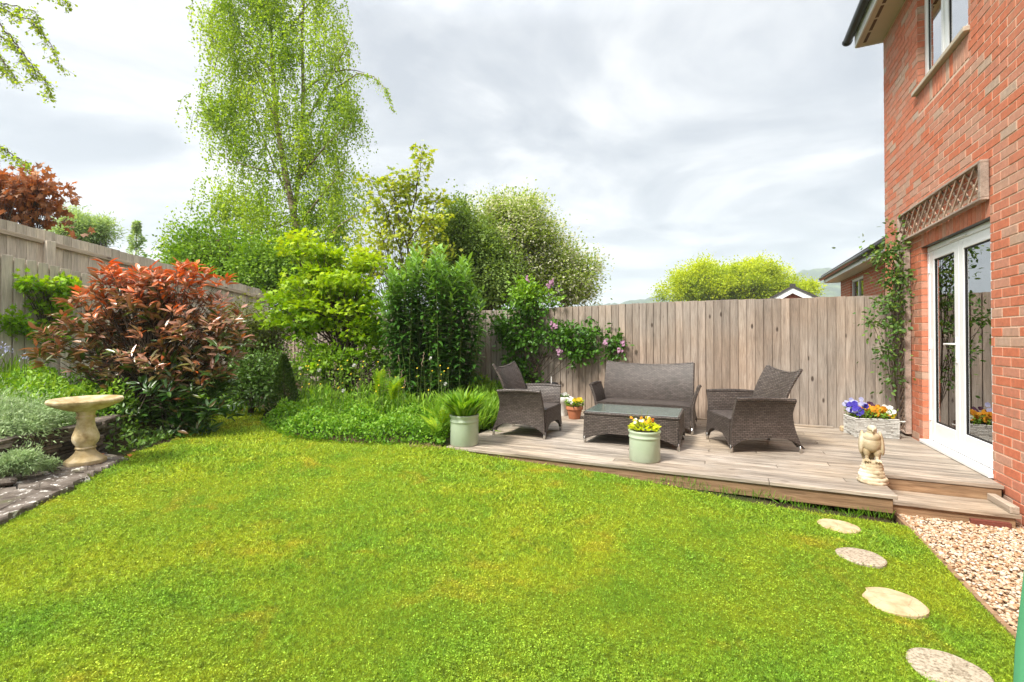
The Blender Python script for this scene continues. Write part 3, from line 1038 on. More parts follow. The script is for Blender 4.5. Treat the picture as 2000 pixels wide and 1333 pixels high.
def fence_top(x):
    return EYE + 0.51 - 0.055 * float(sm(-0.2, -3.6, np.array(x)))


fr_ = thing('back_fence', 'weathered close-board timber fence running behind the wicker seats', 'fence', (-1.5, FY, 0))
x = -8.7
while x < 1.95:
    w_ = 0.099 + RS.uniform(-0.003, 0.004)
    if x + w_ > 1.95: w_ = 1.95 - x
    if w_ > 0.03:
        h = fence_top(x) - 0.16 + RS.uniform(-0.004, 0.004)
        b = MB()
        # feather-edge board: thick on one side, overlapping the next
        b.add([(-w_ / 2 - .006, 0.004, -h / 2), (w_ / 2 + .004, -0.012, -h / 2), (w_ / 2 + .004, -0.002, -h / 2), (-w_ / 2 - .006, 0.010, -h / 2),
               (-w_ / 2 - .006, 0.004, h / 2), (w_ / 2 + .004, -0.012, h / 2), (w_ / 2 + .004, -0.002, h / 2), (-w_ / 2 - .006, 0.010, h / 2)],
              [(0, 3, 2, 1), (4, 5, 6, 7), (0, 1, 5, 4), (1, 2, 6, 5), (2, 3, 7, 6), (3, 0, 4, 7)])
        o = b.build('fence_board', M['fence'], fr_)
        o.location = (x + w_ / 2 + 1.5, RS.uniform(-0.002, 0.002), 0.16 + h / 2)
        o.rotation_euler = (0, RS.uniform(-0.003, 0.003), 0)
    x += w_
for z in (0.55, 1.1, 1.65):
    local_board(-8.7, FY + 0.03, z, 1.9, FY + 0.07, z + 0.07, 'fence_rail', M['rail'], fr_)
for xx_ in np.arange(-8.5, 1.9, 2.4):
    local_board(xx_, FY + 0.03, 0.0, xx_ + 0.1, FY + 0.13, EYE + 0.4, 'fence_post', M['fence'], fr_)
local_board(-2.6, FY - 0.075, DECK + 0.002, 1.25, FY - 0.03, DECK + 0.022, 'gravel_board', M['deck'], fr_)

LX = -8.79
fl_ = thing('side_fence', 'tall pale timber fence on the left with a rail near its top', 'fence', (LX, 4.0, 0.0))


def left_top(y):
    # the top drops towards the back corner
    return EYE + 1.65 - 0.150 * (y - 2.5)


y = -1.2
while y < 6.95:
    w_ = 0.1 + RS.uniform(-0.004, 0.004)
    h = left_top(y) - 0.5 + RS.uniform(-0.006, 0.006)
    b = MB()
    s_ = 0.100 / w_
    dz = -0.150 * w_ / 2
    b.add([(0.012, -w_ / 2 - .004, -h / 2), (0.004, w_ / 2 + .004, -h / 2), (-0.006, w_ / 2 + .004, -h / 2), (0.0, -w_ / 2 - .004, -h / 2),
           (0.012, -w_ / 2 - .004, h / 2 - dz * .6), (0.004, w_ / 2 + .004, h / 2 + dz * .6), (-0.006, w_ / 2 + .004, h / 2 + dz * .6), (0.0, -w_ / 2 - .004, h / 2 - dz * .6)],
          [(0, 1, 2, 3), (7, 6, 5, 4), (4, 5, 1, 0), (5, 6, 2, 1), (6, 7, 3, 2), (7, 4, 0, 3)])
    o = b.build('fence_board', M['fence_pale'], fl_)
    o.location = (RS.uniform(-0.002, 0.002), y + w_ / 2 - 4.0, 0.5 + h / 2)
    y += w_
# sloping rail on the face, in bays between posts
ang = -math.atan(0.150)
for (ya, yb) in ((-1.2, 1.05), (1.15, 3.37), (3.49, 6.9)):
    ln = (yb - ya) / math.cos(ang)
    b = MB().bbox(0.014, -ln / 2, -0.03, 0.055, ln / 2, 0.03, 0.004)
    o = b.build('fence_rail', M['rail_y'], fl_)
    ym = (ya + yb) / 2
    o.location = (0, ym - 4.0, left_top(ym) - 0.165)
    o.rotation_euler = (ang, 0, 0)
for yp in (1.10, 3.43):
    local_board(LX + 0.012, yp - 0.05, 0.5, LX + 0.112, yp + 0.05, left_top(yp) - 0.14, 'fence_post', M['fence_pale'], fl_)

LX2 = -8.35
f2_ = thing('low_paling_fence', 'lower pale board fence standing in front of the tall left fence', 'fence', (LX2, 2.5, 0.0))
y = -1.2
k = 0
while y < 4.4:
    pitch = 0.118
    w_ = 0.100
    top = EYE + 1.15 - 0.175 * (y - 2.3)
    h = top - 0.55 + RS.uniform(-0.008, 0.008)
    o = local_board(LX2 - 0.009, y, 0.55, LX2 + 0.009, y + w_, 0.55 + h, 'fence_board', M['fence_pale'], f2_, 0.002)
    # back row that closes the gaps
    local_board(LX2 - 0.033, y + 0.085, 0.55, LX2 - 0.012, y + 0.132, 0.55 + h - 0.05, 'backing_board', M['fence_pale'], f2_, 0.002)
    y += pitch

# ------------------------------------------------------------------ brick house
WX = 1.96           # face of the bricks
Y0H, Y1H = 0.6, 7.63
ZB, ZT = -0.1, EYE + 3.93
DO = (4.98, 6.41, 0.30, 2.385)      # door opening y0,y1,z0,z1
WO = (5.31, 6.46, 4.115, 5.30)      # window opening
hs = thing('brick_house', 'red brick house with white glazed doors and an upstairs window', 'house', (WX, 5.0, 0.0))
OP = [DO, WO]


def hbox(b, x0, y0, z0, x1, y1, z1):
    b.box(x0 - WX, y0 - 5.0, z0, x1 - WX, y1 - 5.0, z1)


mb = MB()
MX = WX + 0.0035
# mortar wall around the two openings (the openings' sides stand a little inside the bricks)
e_ = 0.006
cuts_y = [Y0H, DO[0] - e_, WO[0] - e_, DO[1] + e_, WO[1] + e_, Y1H - 0.004]
cuts_z = [ZB, DO[3] + e_, WO[2] - e_ - 0.05, WO[3], ZT]


def solid(y, z):
    if DO[0] - e_ < y < DO[1] + e_ and z < DO[3] + e_: return False
    if WO[0] - e_ < y < WO[1] + e_ and WO[2] - 0.056 < z < WO[3]: return False
    return True


cy_ = sorted(cuts_y)
for zi in range(len(cuts_z) - 1):
    z0, z1 = cuts_z[zi], cuts_z[zi + 1]
    run = None
    for yi in range(len(cy_) - 1):
        y0, y1 = cy_[yi], cy_[yi + 1]
        if solid((y0 + y1) / 2, (z0 + z1) / 2):
            if run is None: run = y0
            if yi == len(cy_) - 2:
                hbox(mb, MX, run, z0, WX + 0.20, y1, z1); run = None
        elif run is not None:
            hbox(mb, MX, run, z0, WX + 0.20, y0, z1); run = None
mb.build('wall', M['mortar'], hs)
# rest of the house body: gable end and back
b = MB()
hbox(b, WX + 0.21, Y1H - 0.15, ZB, WX + 7, Y1H - 0.02, ZT + 0.2)
hbox(b, WX + 6.9, Y0H, ZB, WX + 7.1, Y1H - 0.16, ZT + 0.2)
hbox(b, WX + 0.21, Y0H, ZB, WX + 6.8, Y0H + 0.15, ZT + 0.2)
b.build('side_wall', M['mortar'], hs)

BL, BH, JT = 0.215, 0.065, 0.010
bricks = []


def add_brick(y0, y1, z0, z1, dx=0.0, deep=0.1):
    bricks.append((y0, y1, z0, z1, dx, deep))


zc = 0.075 * math.floor(ZB / 0.075) + 0.005
ci = 0
soldiers = [(DO[0] - 0.0, DO[1] + 0.0, DO[3], DO[3] + 0.215), (WO[0], WO[1], WO[2] - 0.05 - 0.22, WO[2] - 0.05)]
blocks = [(DO[0], DO[1], -1, DO[3] + 0.22), (WO[0], WO[1], WO[2] - 0.28, WO[3])]
while zc < ZT:
    z1 = zc + BH
    y = Y1H + (0 if ci % 2 == 0 else -0.1025 - JT) + 0
    if ci % 2:
        segs = [(Y1H - 0.1025, Y1H)]
    else:
        segs = []
    while y > Y0H:
        segs.append((y - BL, y)); y -= BL + JT
    # blocked intervals for this course
    bl = []
    for (a0, a1, b0, b1) in blocks:
        if zc < b1 - 0.006 and z1 > b0 + 0.006:
            bl.append((a0, a1))
    for (s0, s1) in segs:
        parts = [(s0, s1)]
        for (a0, a1) in bl:
            np_ = []
            for (p0, p1) in parts:
                if p1 <= a0 or p0 >= a1: np_.append((p0, p1))
                else:
                    if p0 < a0 - 0.02: np_.append((p0, a0))
                    if p1 > a1 + 0.02: np_.append((a1, p1))
            parts = np_
        for (p0, p1) in parts:
            if p1 - p0 > 0.03:
                zt = min(z1, ZT)
                if zt - zc > 0.02: add_brick(max(p0, Y0H), p1, zc, zt)
    zc += 0.075
    ci += 1
# fill course remnants above the lintel with soldiers
for (a0, a1, b0, b1) in soldiers:
    y = a0
    n_ = round((a1 - a0) / 0.075)
    st = (a1 - a0) / n_
    for i in range(n_):
        add_brick(a0 + i * st + 0.005, a0 + (i + 1) * st - 0.005, b0 + 0.004, b1 - 0.004)
# brick meshes: every brick gets its colour value; large ones become objects
eyev = np.array([0, 0, EYE])


def app(bk):
    c = np.array([WX, (bk[0] + bk[1]) / 2, (bk[2] + bk[3]) / 2])
    d = np.linalg.norm(c - eyev)
    X = cY * c[0] + sY * c[1]; Yd_ = -sY * c[0] + cY * c[1]
    if Yd_ < 0.5: return 0
    px = 1000 + F * X / Yd_; py = HORIZON - F * (c[2] - EYE) / Yd_
    if px > 2040 or py < -20: return 0
    return (bk[1] - bk[0]) * (bk[3] - bk[2]) / d ** 3


def brick_rnd(bk):
    c = ((bk[0] + bk[1]) / 2, (bk[2] + bk[3]) / 2)
    base = RS.rand()
    # a few courses carry paler mixed bricks
    band = 0.5 + 0.5 * math.sin(c[1] * 5.3 + 1.0) * math.sin(c[0] * 1.3 + c[1] * 0.8)
    v = base * 0.62 + band * 0.30 * RS.rand()
    if RS.rand() < 0.10: v = 0.70 + 0.3 * RS.rand()
    return min(v, 1.0)


bricks.sort(key=app, reverse=True)
bv = {}
st_b = MB()
for i, bk in enumerate(bricks):
    y0, y1, z0, z1, dx_, deep = bk
    rv = brick_rnd(bk)
    prou = RS.uniform(-0.0015, 0.0015)
    if i < 300:
        q = int(round(rv * 15))
        key = (round(y1 - y0, 3), round(z1 - z0, 3), q)
        if key not in bv:
            hy, hz = (y1 - y0) / 2, (z1 - z0) / 2
            me = MB().bbox(0, -hy, -hz, deep, hy, hz, 0.0025, rnd=max(q / 15, 0.001)).mesh('brick')
            me.materials.append(M['brick'])
            bv[key] = me
        o = bpy.data.objects.new('brick', bv[key])
        link(o, hs)
        o.location = (prou, (y0 + y1) / 2 - 5.0, (z0 + z1) / 2)
    else:
        st_b.box(prou, y0 - 5.0, z0, deep, y1 - 5.0, z1, rnd=max(rv, 0.001))
o = st_b.build('brick', M['brick'], hs)
o['kind'] = 'stuff'


def hpart(name, mat, x0, y0, z0, x1, y1, z1, parent=None, b=0.004):
    p = parent or hs
    m_ = MB().bbox(x0, y0, z0, x1, y1, z1, b)
    if p is hs:
        m_.v = [(v[0] - WX, v[1] - 5.0, v[2]) for v in m_.v]
    else:
        m_.v = [(v[0] - WX, v[1] - 5.0, v[2]) for v in m_.v]
    return m_.build(name, mat, p)


# door set
FX = WX + 0.052
fb = MB()
for (a, b_, c_, d_) in ((DO[0] + .001, DO[0] + 0.055, 0.34, DO[3] - .056), (DO[1] - 0.055, DO[1] - .001, 0.34, DO[3] - .056), (DO[0] + .001, DO[1] - .001, DO[3] - 0.055, DO[3] - .002)):
    fb.bbox(FX - WX, a - 5, c_, FX - WX + 0.06, b_ - 5, d_, 0.004)
fb.build('door_frame', M['upvc'], hs)
hpart('threshold', M['upvc'], WX - 0.03, DO[0] - 0.01, DECK + 0.004, FX + 0.05, DO[1] - 0.001, DECK + 0.038)


def door_leaf(y0, y1, handle):
    z0, z1 = 0.345, DO[3] - 0.058
    sw, bh, th = 0.092, 0.195, 0.092
    f = MB()
    x0, x1 = FX - WX + 0.004, FX - WX + 0.056
    f.bbox(x0, y0 - 5, z0, x1, y0 + sw - 5, z1, 0.005)
    f.bbox(x0, y1 - sw - 5, z0, x1, y1 - 5, z1, 0.005)
    f.bbox(x0 + .0005, y0 + sw - 5 + .0003, z0, x1 - .0005, y1 - sw - 5 - .0003, z0 + bh, 0.004)
    f.bbox(x0 + .0005, y0 + sw - 5 + .0003, z1 - th, x1 - .0005, y1 - sw - 5 - .0003, z1, 0.004)
    o = f.build('french_door', M['upvc'], hs)
    g_ = MB()
    a0, a1, c0, c1 = y0 + sw, y1 - sw, z0 + bh, z1 - th
    for (p0, p1, q0, q1) in ((a0, a0 + .012, c0, c1), (a1 - .012, a1, c0, c1), (a0 + .0125, a1 - .0125, c0, c0 + .012), (a0 + .0125, a1 - .0125, c1 - .012, c1)):
        g_.box(x0 + 0.010, p0 - 5, q0, x0 + 0.022, p1 - 5, q1)
    g_.build('gasket', M['gasket'], o)
    MB().box(x0 + 0.018, a0 - 5, c0, x0 + 0.024, a1 - 5, c1).build('pane', M['glass'], o)
    MB().bbox(x0 + 0.034, a0 - 5, c0, x0 + 0.045, a0 - 5 + 0.012, c1, 0.002).build('spacer_bar', M['chrome'], o)
    if handle:
        h = MB()
        hy = y0 + 0.045 - 5
        h.bbox(x0 - 0.008, hy - 0.014, 1.18, x0 - 0.0005, hy + 0.014, 1.42, 0.003)
        h.tube([(x0 - 0.008, hy, 1.36), (x0 - 0.045, hy, 1.36), (x0 - 0.052, hy + 0.02, 1.36), (x0 - 0.052, hy + 0.125, 1.357)], 0.009, 8)
        h.build('handle', M['upvc'], o, smooth=False)
        h = MB().tube([(x0 - 0.001, hy, 1.215), (x0 - 0.014, hy, 1.215)], 0.011, 10)
        h.build('lock_cylinder', M['chrome'], o)
    return o


ym = (DO[0] + DO[1]) / 2
door_leaf(DO[0] + 0.057, ym - 0.002, False)
door_leaf(ym + 0.002, DO[1] - 0.057, True)
for z in (0.6, 1.35, 2.15):
    hpart('hinge', M['upvc'], FX - 0.012, DO[1] - 0.062, z - 0.05, FX + 0.003, DO[1] - 0.046, z + 0.05)
hpart('trickle_vent', M['fascia'], FX - 0.014, ym - 0.18, DO[3] - 0.045, FX - 0.001, ym + 0.18, DO[3] - 0.028)
hpart('lintel_strip', M['blackplastic'], WX + 0.004, DO[0] + .002, DO[3] - 0.0015, WX + 0.05, DO[1] - .002, DO[3] + 0.0035, b=0.0008)
# room behind the doors
b = MB()
X0, X1, Ya, Yb, Za, Zb = FX + 0.062, FX + 3.6, 3.8, 7.4, DECK, 2.75
hbox(b, X0, Ya, Za - 0.05, X1, Yb, Za)
b.build('room_floor', M['interior_floor'], hs)
b = MB()
hbox(b, X1, Ya, Za, X1 + 0.05, Yb, Zb)
hbox(b, X0 + 0.15, Ya - 0.05, Za, X1, Ya - .001, Zb)
hbox(b, X0 + 0.15, Yb + .001, Za, X1, Yb + 0.05, Zb)
hbox(b, X0 + 0.15, Ya, Zb + .001, X1, Yb, Zb + 0.05)
b.build('room_wall', M['interior'], hs)


def curtain(y0, y1, z0, z1, x, mat):
    b = MB()
    n = 48
    vs = []
    for i in range(n + 1):
        yy_ = y0 + (y1 - y0) * i / n
        xx_ = x + 0.022 * math.sin(i * 1.35) + 0.006 * math.sin(i * 0.5)
        vs += [(xx_ - WX, yy_ - 5, z0), (xx_ - WX, yy_ - 5, z1)]
    b.add(vs, [(2 * i, 2 * i + 2, 2 * i + 3, 2 * i + 1) for i in range(n)])
    return b.build('curtain', mat, hs, smooth=True)


curtain(6.02, 6.30, DECK + .02, 2.32, FX + 0.11, M['curtain'])
curtain(5.40, 5.62, DECK + .02, 2.32, FX + 0.11, M['curtain'])

# upstairs window
wf = MB()
wx0 = WX + 0.062
zs = WO[2]
w0, w1, wz1 = WO[0] + .002, WO[1] - .002, WO[3] - .002
fw = 0.065
for (a0, a1, c0, c1) in ((w0, w0 + fw, zs, wz1), (w1 - fw, w1, zs, wz1), (w0 + fw + .0003, w1 - fw - .0003, zs, zs + fw), (w0 + fw + .0003, w1 - fw - .0003, wz1 - fw, wz1)):
    wf.bbox(wx0 - WX, a0 - 5, c0, wx0 - WX + 0.06, a1 - 5, c1, 0.004)
wm = w0 + 0.62
wf.bbox(wx0 - WX + .001, wm - 0.035 - 5, zs + fw + .0003, wx0 - WX + 0.059, wm + 0.035 - 5, wz1 - fw - .0003, 0.004)
wfo = wf.build('window', M['upvc'], hs)
for (a0, a1) in ((w0 + fw, wm - 0.035), (wm + 0.035, w1 - fw)):
    s_ = MB()
    sw = 0.045
    c0, c1 = zs + fw, wz1 - fw
    for (p0, p1, q0, q1) in ((a0 + .001, a0 + sw, c0 + .001, c1 - .001), (a1 - sw, a1 - .001, c0 + .001, c1 - .001), (a0 + sw + .0003, a1 - sw - .0003, c0 + .001, c0 + sw), (a0 + sw + .0003, a1 - sw - .0003, c1 - sw, c1 - .001)):
        s_.bbox(wx0 - WX - 0.010, p0 - 5, q0, wx0 - WX + 0.045, p1 - 5, q1, 0.004)
    s_.build('sash', M['upvc'], wfo)
    g_ = MB()
    for (p0, p1) in ((a0 + sw, a0 + sw + .010), (a1 - sw - .010, a1 - sw)):
        g_.box(wx0 - WX, p0 - 5, c0 + sw, wx0 - WX + 0.012, p1 - 5, c1 - sw)
    g_.build('gasket', M['gasket'], wfo)
    MB().box(wx0 - WX + 0.006, a0 + sw - 5, c0 + sw, wx0 - WX + 0.011, a1 - sw - 5, c1 - sw).build('pane', M['glass_up'], wfo)
hpart('window_sill', M['sillstone'], WX - 0.045, WO[0] - 0.03, zs - 0.048, wx0 + 0.01, WO[1] + 0.05, zs - 0.001, b=0.006)
b = MB()
hbox(b, WX + 0.22, 5.0, 3.9, WX + 0.9, 6.8, 3.95)
b.build('window_board', M['curtain'], hs)
hpart('added_white_backing', M['fascia'], WX + 0.13, 5.34, 4.15, WX + 0.14, 6.43, 5.3, b=0.001)  # white sheet added behind the glass to make the panes look brighter

# eaves
EX = WX - 0.30
YE = Y1H + 0.06
hpart('soffit', M['soffit'], EX + 0.02, Y0H, ZT + 0.002, WX + 0.12, YE - 0.002, ZT + 0.014, b=0.002)
for k in range(26):
    yv = YE - 0.20 - k * 0.27
    if yv < Y0H + .2: break
    b = MB()
    b.box(EX + 0.075 - WX, yv - 0.115 - 5, ZT - 0.0015, EX + 0.11 - WX, yv + 0.115 - 5, ZT + 0.0015)
    b.build('soffit_vent', plain('vent_brown', (0.13, 0.08, 0.06), 0.8) if k == 0 else bpy.data.materials['vent_brown'], hs)
hpart('fascia', M['fascia'], EX, Y0H, ZT - 0.006, EX + 0.018, YE, ZT + 0.20, b=0.002)
hpart('fascia_end', M['fascia'], EX + .019, YE - 0.001, ZT - 0.004, WX + 0.15, YE + 0.017, ZT + 0.20, b=0.002)
gt = MB()
n = 9
prof = [(EX - 0.003 - 0.055 + 0.055 * math.cos(math.pi + math.pi * i / (n - 1)), ZT + 0.17 + 0.055 * math.sin(math.pi + math.pi * i / (n - 1))) for i in range(n)]
vs = []
for yy_ in (Y0H, YE + 0.12):
    for (xx_, z_) in prof: vs.append((xx_ - WX, yy_ - 5, z_))
    for (xx_, z_) in prof[::-1]: vs.append((xx_ - WX + (0.0 if False else 0.0) + (0.003 if xx_ < EX - .058 else -0.003), yy_ - 5, z_ + 0.003))
m2 = 2 * n
gt.add(vs, [(i, (i + 1) % m2, m2 + (i + 1) % m2, m2 + i) for i in range(m2)])
gt.add([(xx_ - WX, YE + 0.12 - 5, z_) for (xx_, z_) in prof], [tuple(range(n))])
gt.build('gutter', M['blackplastic'], hs, smooth=False)
for yb in (YE + 0.11, YE - 0.9, YE - 1.9):
    b = MB()
    pr = [(EX - 0.003 - 0.055 + 0.062 * math.cos(math.pi + math.pi * i / 8), ZT + 0.17 + 0.062 * math.sin(math.pi + math.pi * i / 8)) for i in range(9)]
    vs = []
    for q in (-0.02, 0.02):
        vs += [(a_ - WX, yb + q - 5, c_) for (a_, c_) in pr]
    b.add(vs, [(i, i + 1, i + 10, i + 9) for i in range(8)] + [tuple(range(9)), tuple(range(9, 18))])
    b.build('gutter_bracket', M['blackplastic'], hs)
tilem = plain('dark_roof_tile', (0.06, 0.052, 0.05), 0.8, bump=0.3)
b = MB()
sl = math.tan(R(32))
for k in range(14):
    xa = EX - 0.04 + k * 0.27
    za = ZT + 0.215 + k * 0.27 * sl + 0.01
    b.add([(xa - WX, Y0H - 5, za), (xa + 0.30 - WX, Y0H - 5, za + 0.30 * sl - 0.01), (xa + 0.30 - WX, YE + 0.05 - 5, za + 0.30 * sl - 0.01), (xa - WX, YE + 0.05 - 5, za),
           (xa - WX, Y0H - 5, za + 0.03), (xa + 0.30 - WX, Y0H - 5, za + 0.30 * sl + .005), (xa + 0.30 - WX, YE + 0.05 - 5, za + 0.30 * sl + .005), (xa - WX, YE + 0.05 - 5, za + 0.03)],
          [(0, 3, 2, 1), (4, 5, 6, 7), (0, 1, 5, 4), (1, 2, 6, 5), (2, 3, 7, 6), (3, 0, 4, 7)])
b.build('roof', tilem, hs)

# ------------------------------------------------------------------ trellises


def trellis(name, label, y0, y1, z0, z1, x, pitch):
    tr_ = thing(name, label, 'trellis', (x, (y0 + y1) / 2, (z0 + z1) / 2))
    yc, zc_ = (y0 + y1) / 2, (z0 + z1) / 2
    hy, hz = (y1 - y0) / 2, (z1 - z0) / 2
    fwid, ft = 0.022, 0.028
    for (a, b_, c_, d_) in ((-hy, hy, hz - fwid, hz), (-hy, hy, -hz, -hz + fwid), (-hy, -hy + fwid * 1.7, -hz + fwid, hz - fwid), (hy - fwid * 1.2, hy, -hz + fwid, hz - fwid)):
        MB().bbox(-ft, a, c_ + .0002, ft, b_, d_ - .0002, 0.003).build('frame_bar', M['lattice_frame'], tr_)
    lo_y, hi_y, lo_z, hi_z = -hy + fwid, hy - fwid, -hz + fwid, hz - fwid
    for s_, xo in ((-1, -0.012), (1, 0.012)):
        c = -(hi_y - lo_y) - (hi_z - lo_z)
        while c < (hi_y - lo_y) + (hi_z - lo_z):
            # line z = s*(y) + c within the frame
            pts = []
            for yv in (lo_y, hi_y):
                zv = s_ * yv + c
                if lo_z <= zv <= hi_z: pts.append((yv, zv))
            for zv in (lo_z, hi_z):
                yv = s_ * (zv - c)
                if lo_y < yv < hi_y: pts.append((yv, zv))
            if len(pts) >= 2:
                pts.sort()
                a, b_ = pts[0], pts[-1]
                ln = math.hypot(b_[0] - a[0], b_[1] - a[1])
                if ln > 0.05:
                    o = MB().bbox(-0.0048, -0.0105, -ln / 2, 0.0048, 0.0105, ln / 2, 0.002).build('lattice_slat', M['lattice'], tr_)
                    o.location = (xo, (a[0] + b_[0]) / 2, (a[1] + b_[1]) / 2)
                    o.rotation_euler = (-math.atan2(b_[0] - a[0], b_[1] - a[1]), 0, 0)
            c += pitch
    return tr_


trellis('wall_trellis', 'diamond lattice trellis panel fixed to the bricks above the glazed doors', 4.97, 6.93, EYE + 1.105, EYE + 1.43, WX - 0.035, 0.165)
trellis('wall_trellis', 'tall narrow lattice trellis beside the doors carrying the climbing rose', 6.70, 6.965, DECK + 0.03, EYE + 0.99, WX - 0.035, 0.10)

# ------------------------------------------------------------------ wicker furniture


def grid_shell(b, fn, nu, nv, th, uvs, flip=False):
    """thick shell over fn(u,v)->(point, outward normal guess); collects UVs in metres"""
    P = [[Vector(fn(i / nu, j / nv)) for j in range(nv + 1)] for i in range(nu + 1)]
    Nn = [[None] * (nv + 1) for _ in range(nu + 1)]
    for i in range(nu + 1):
        for j in range(nv + 1):
            du = P[min(i + 1, nu)][j] - P[max(i - 1, 0)][j]
            dv = P[i][min(j + 1, nv)] - P[i][max(j - 1, 0)]
            nn = du.cross(dv)
            if nn.length < 1e-9: nn = Vector((0, 0, 1))
            nn.normalize()
            Nn[i][j] = -nn if flip else nn
    base = len(b.v)
    vs = []
    uvl = []
    for side in (0, 1):
        for i in range(nu + 1):
            for j in range(nv + 1):
                p = P[i][j] + Nn[i][j] * (th / 2 if side == 0 else -th / 2)
                vs.append(tuple(p))
    W1 = nv + 1
    S1 = (nu + 1) * W1
    # arc lengths
    au = [0.0]
    jm = nv // 2
    for i in range(nu): au.append(au[-1] + (P[i + 1][jm] - P[i][jm]).length)
    av = [[0.0] for _ in range(nu + 1)]
    for i in range(nu + 1):
        for j in range(nv): av[i].append(av[i][-1] + (P[i][j + 1] - P[i][j]).length)
    # keep rows level: use height rather than arc from a moving bottom edge
    fs, fu = [], []

    def uvof(i, j):
        z = P[i][j].z
        return (au[i], z if uvs == 'z' else av[i][j])
    for i in range(nu):
        for j in range(nv):
            q = [(i, j), (i + 1, j), (i + 1, j + 1), (i, j + 1)]
            f0 = tuple(a * W1 + c for a, c in q)
            f1 = tuple(S1 + a * W1 + c for a, c in q)[::-1]
            if flip: f0, f1 = f0[::-1], f1[::-1]
            fs.append(f0); fu.append([uvof(*(divmod(k, W1))) for k in f0])
            fs.append(f1); fu.append([uvof(*(divmod(k - S1, W1))) for k in f1])
    edge = [(i, 0) for i in range(nu + 1)] + [(nu, j) for j in range(1, nv + 1)] + [(i, nv) for i in range(nu - 1, -1, -1)] + [(0, j) for j in range(nv - 1, 0, -1)]
    acc = 0.0
    for k in range(len(edge)):
        a, c = edge[k], edge[(k + 1) % len(edge)]
        l_ = (P[a[0]][a[1]] - P[c[0]][c[1]]).length
        f = (a[0] * W1 + a[1], S1 + a[0] * W1 + a[1], S1 + c[0] * W1 + c[1], c[0] * W1 + c[1])
        if flip: f = f[::-1]
        fs.append(f)
        u = [(acc, 0), (acc, th), (acc + l_, th), (acc + l_, 0)]
        fu.append(u[::-1] if flip else u)
        acc += l_
    b.v += vs
    b.r += [0.0] * len(vs)
    for f, u in zip(fs, fu):
        b.uv[len(b.f)] = u
        b.f.append(tuple(base + k for k in f))
    return b


def build_uv(b, name, mat, parent):
    me = bpy.data.meshes.new(name)
    me.from_pydata(b.v, [], b.f)
    ul = me.uv_layers.new(name='UVMap')
    flat = []
    for i, f in enumerate(b.f):
        u = b.uv.get(i)
        if u is None: u = [(b.v[k][0] + b.v[k][1], b.v[k][2]) for k in f]
        for a in u: flat += list(a)
    ul.data.foreach_set('uv', flat)
    me.materials.append(mat)
    o = bpy.data.objects.new(name, me)
    link(o, parent)
    smooth_angle(o, 50)
    return o


def arch(t_, lo, hi):
    """bottom edge: low at the corners, raised between"""
    s_ = max(0.0, 1 - abs(2 * t_ - 1) ** 2.2)
    return lo + (hi - lo) * min(1.0, s_ * 1.25) ** 0.9


def rim(b, pts, r):
    b.tube(pts, r, 8)


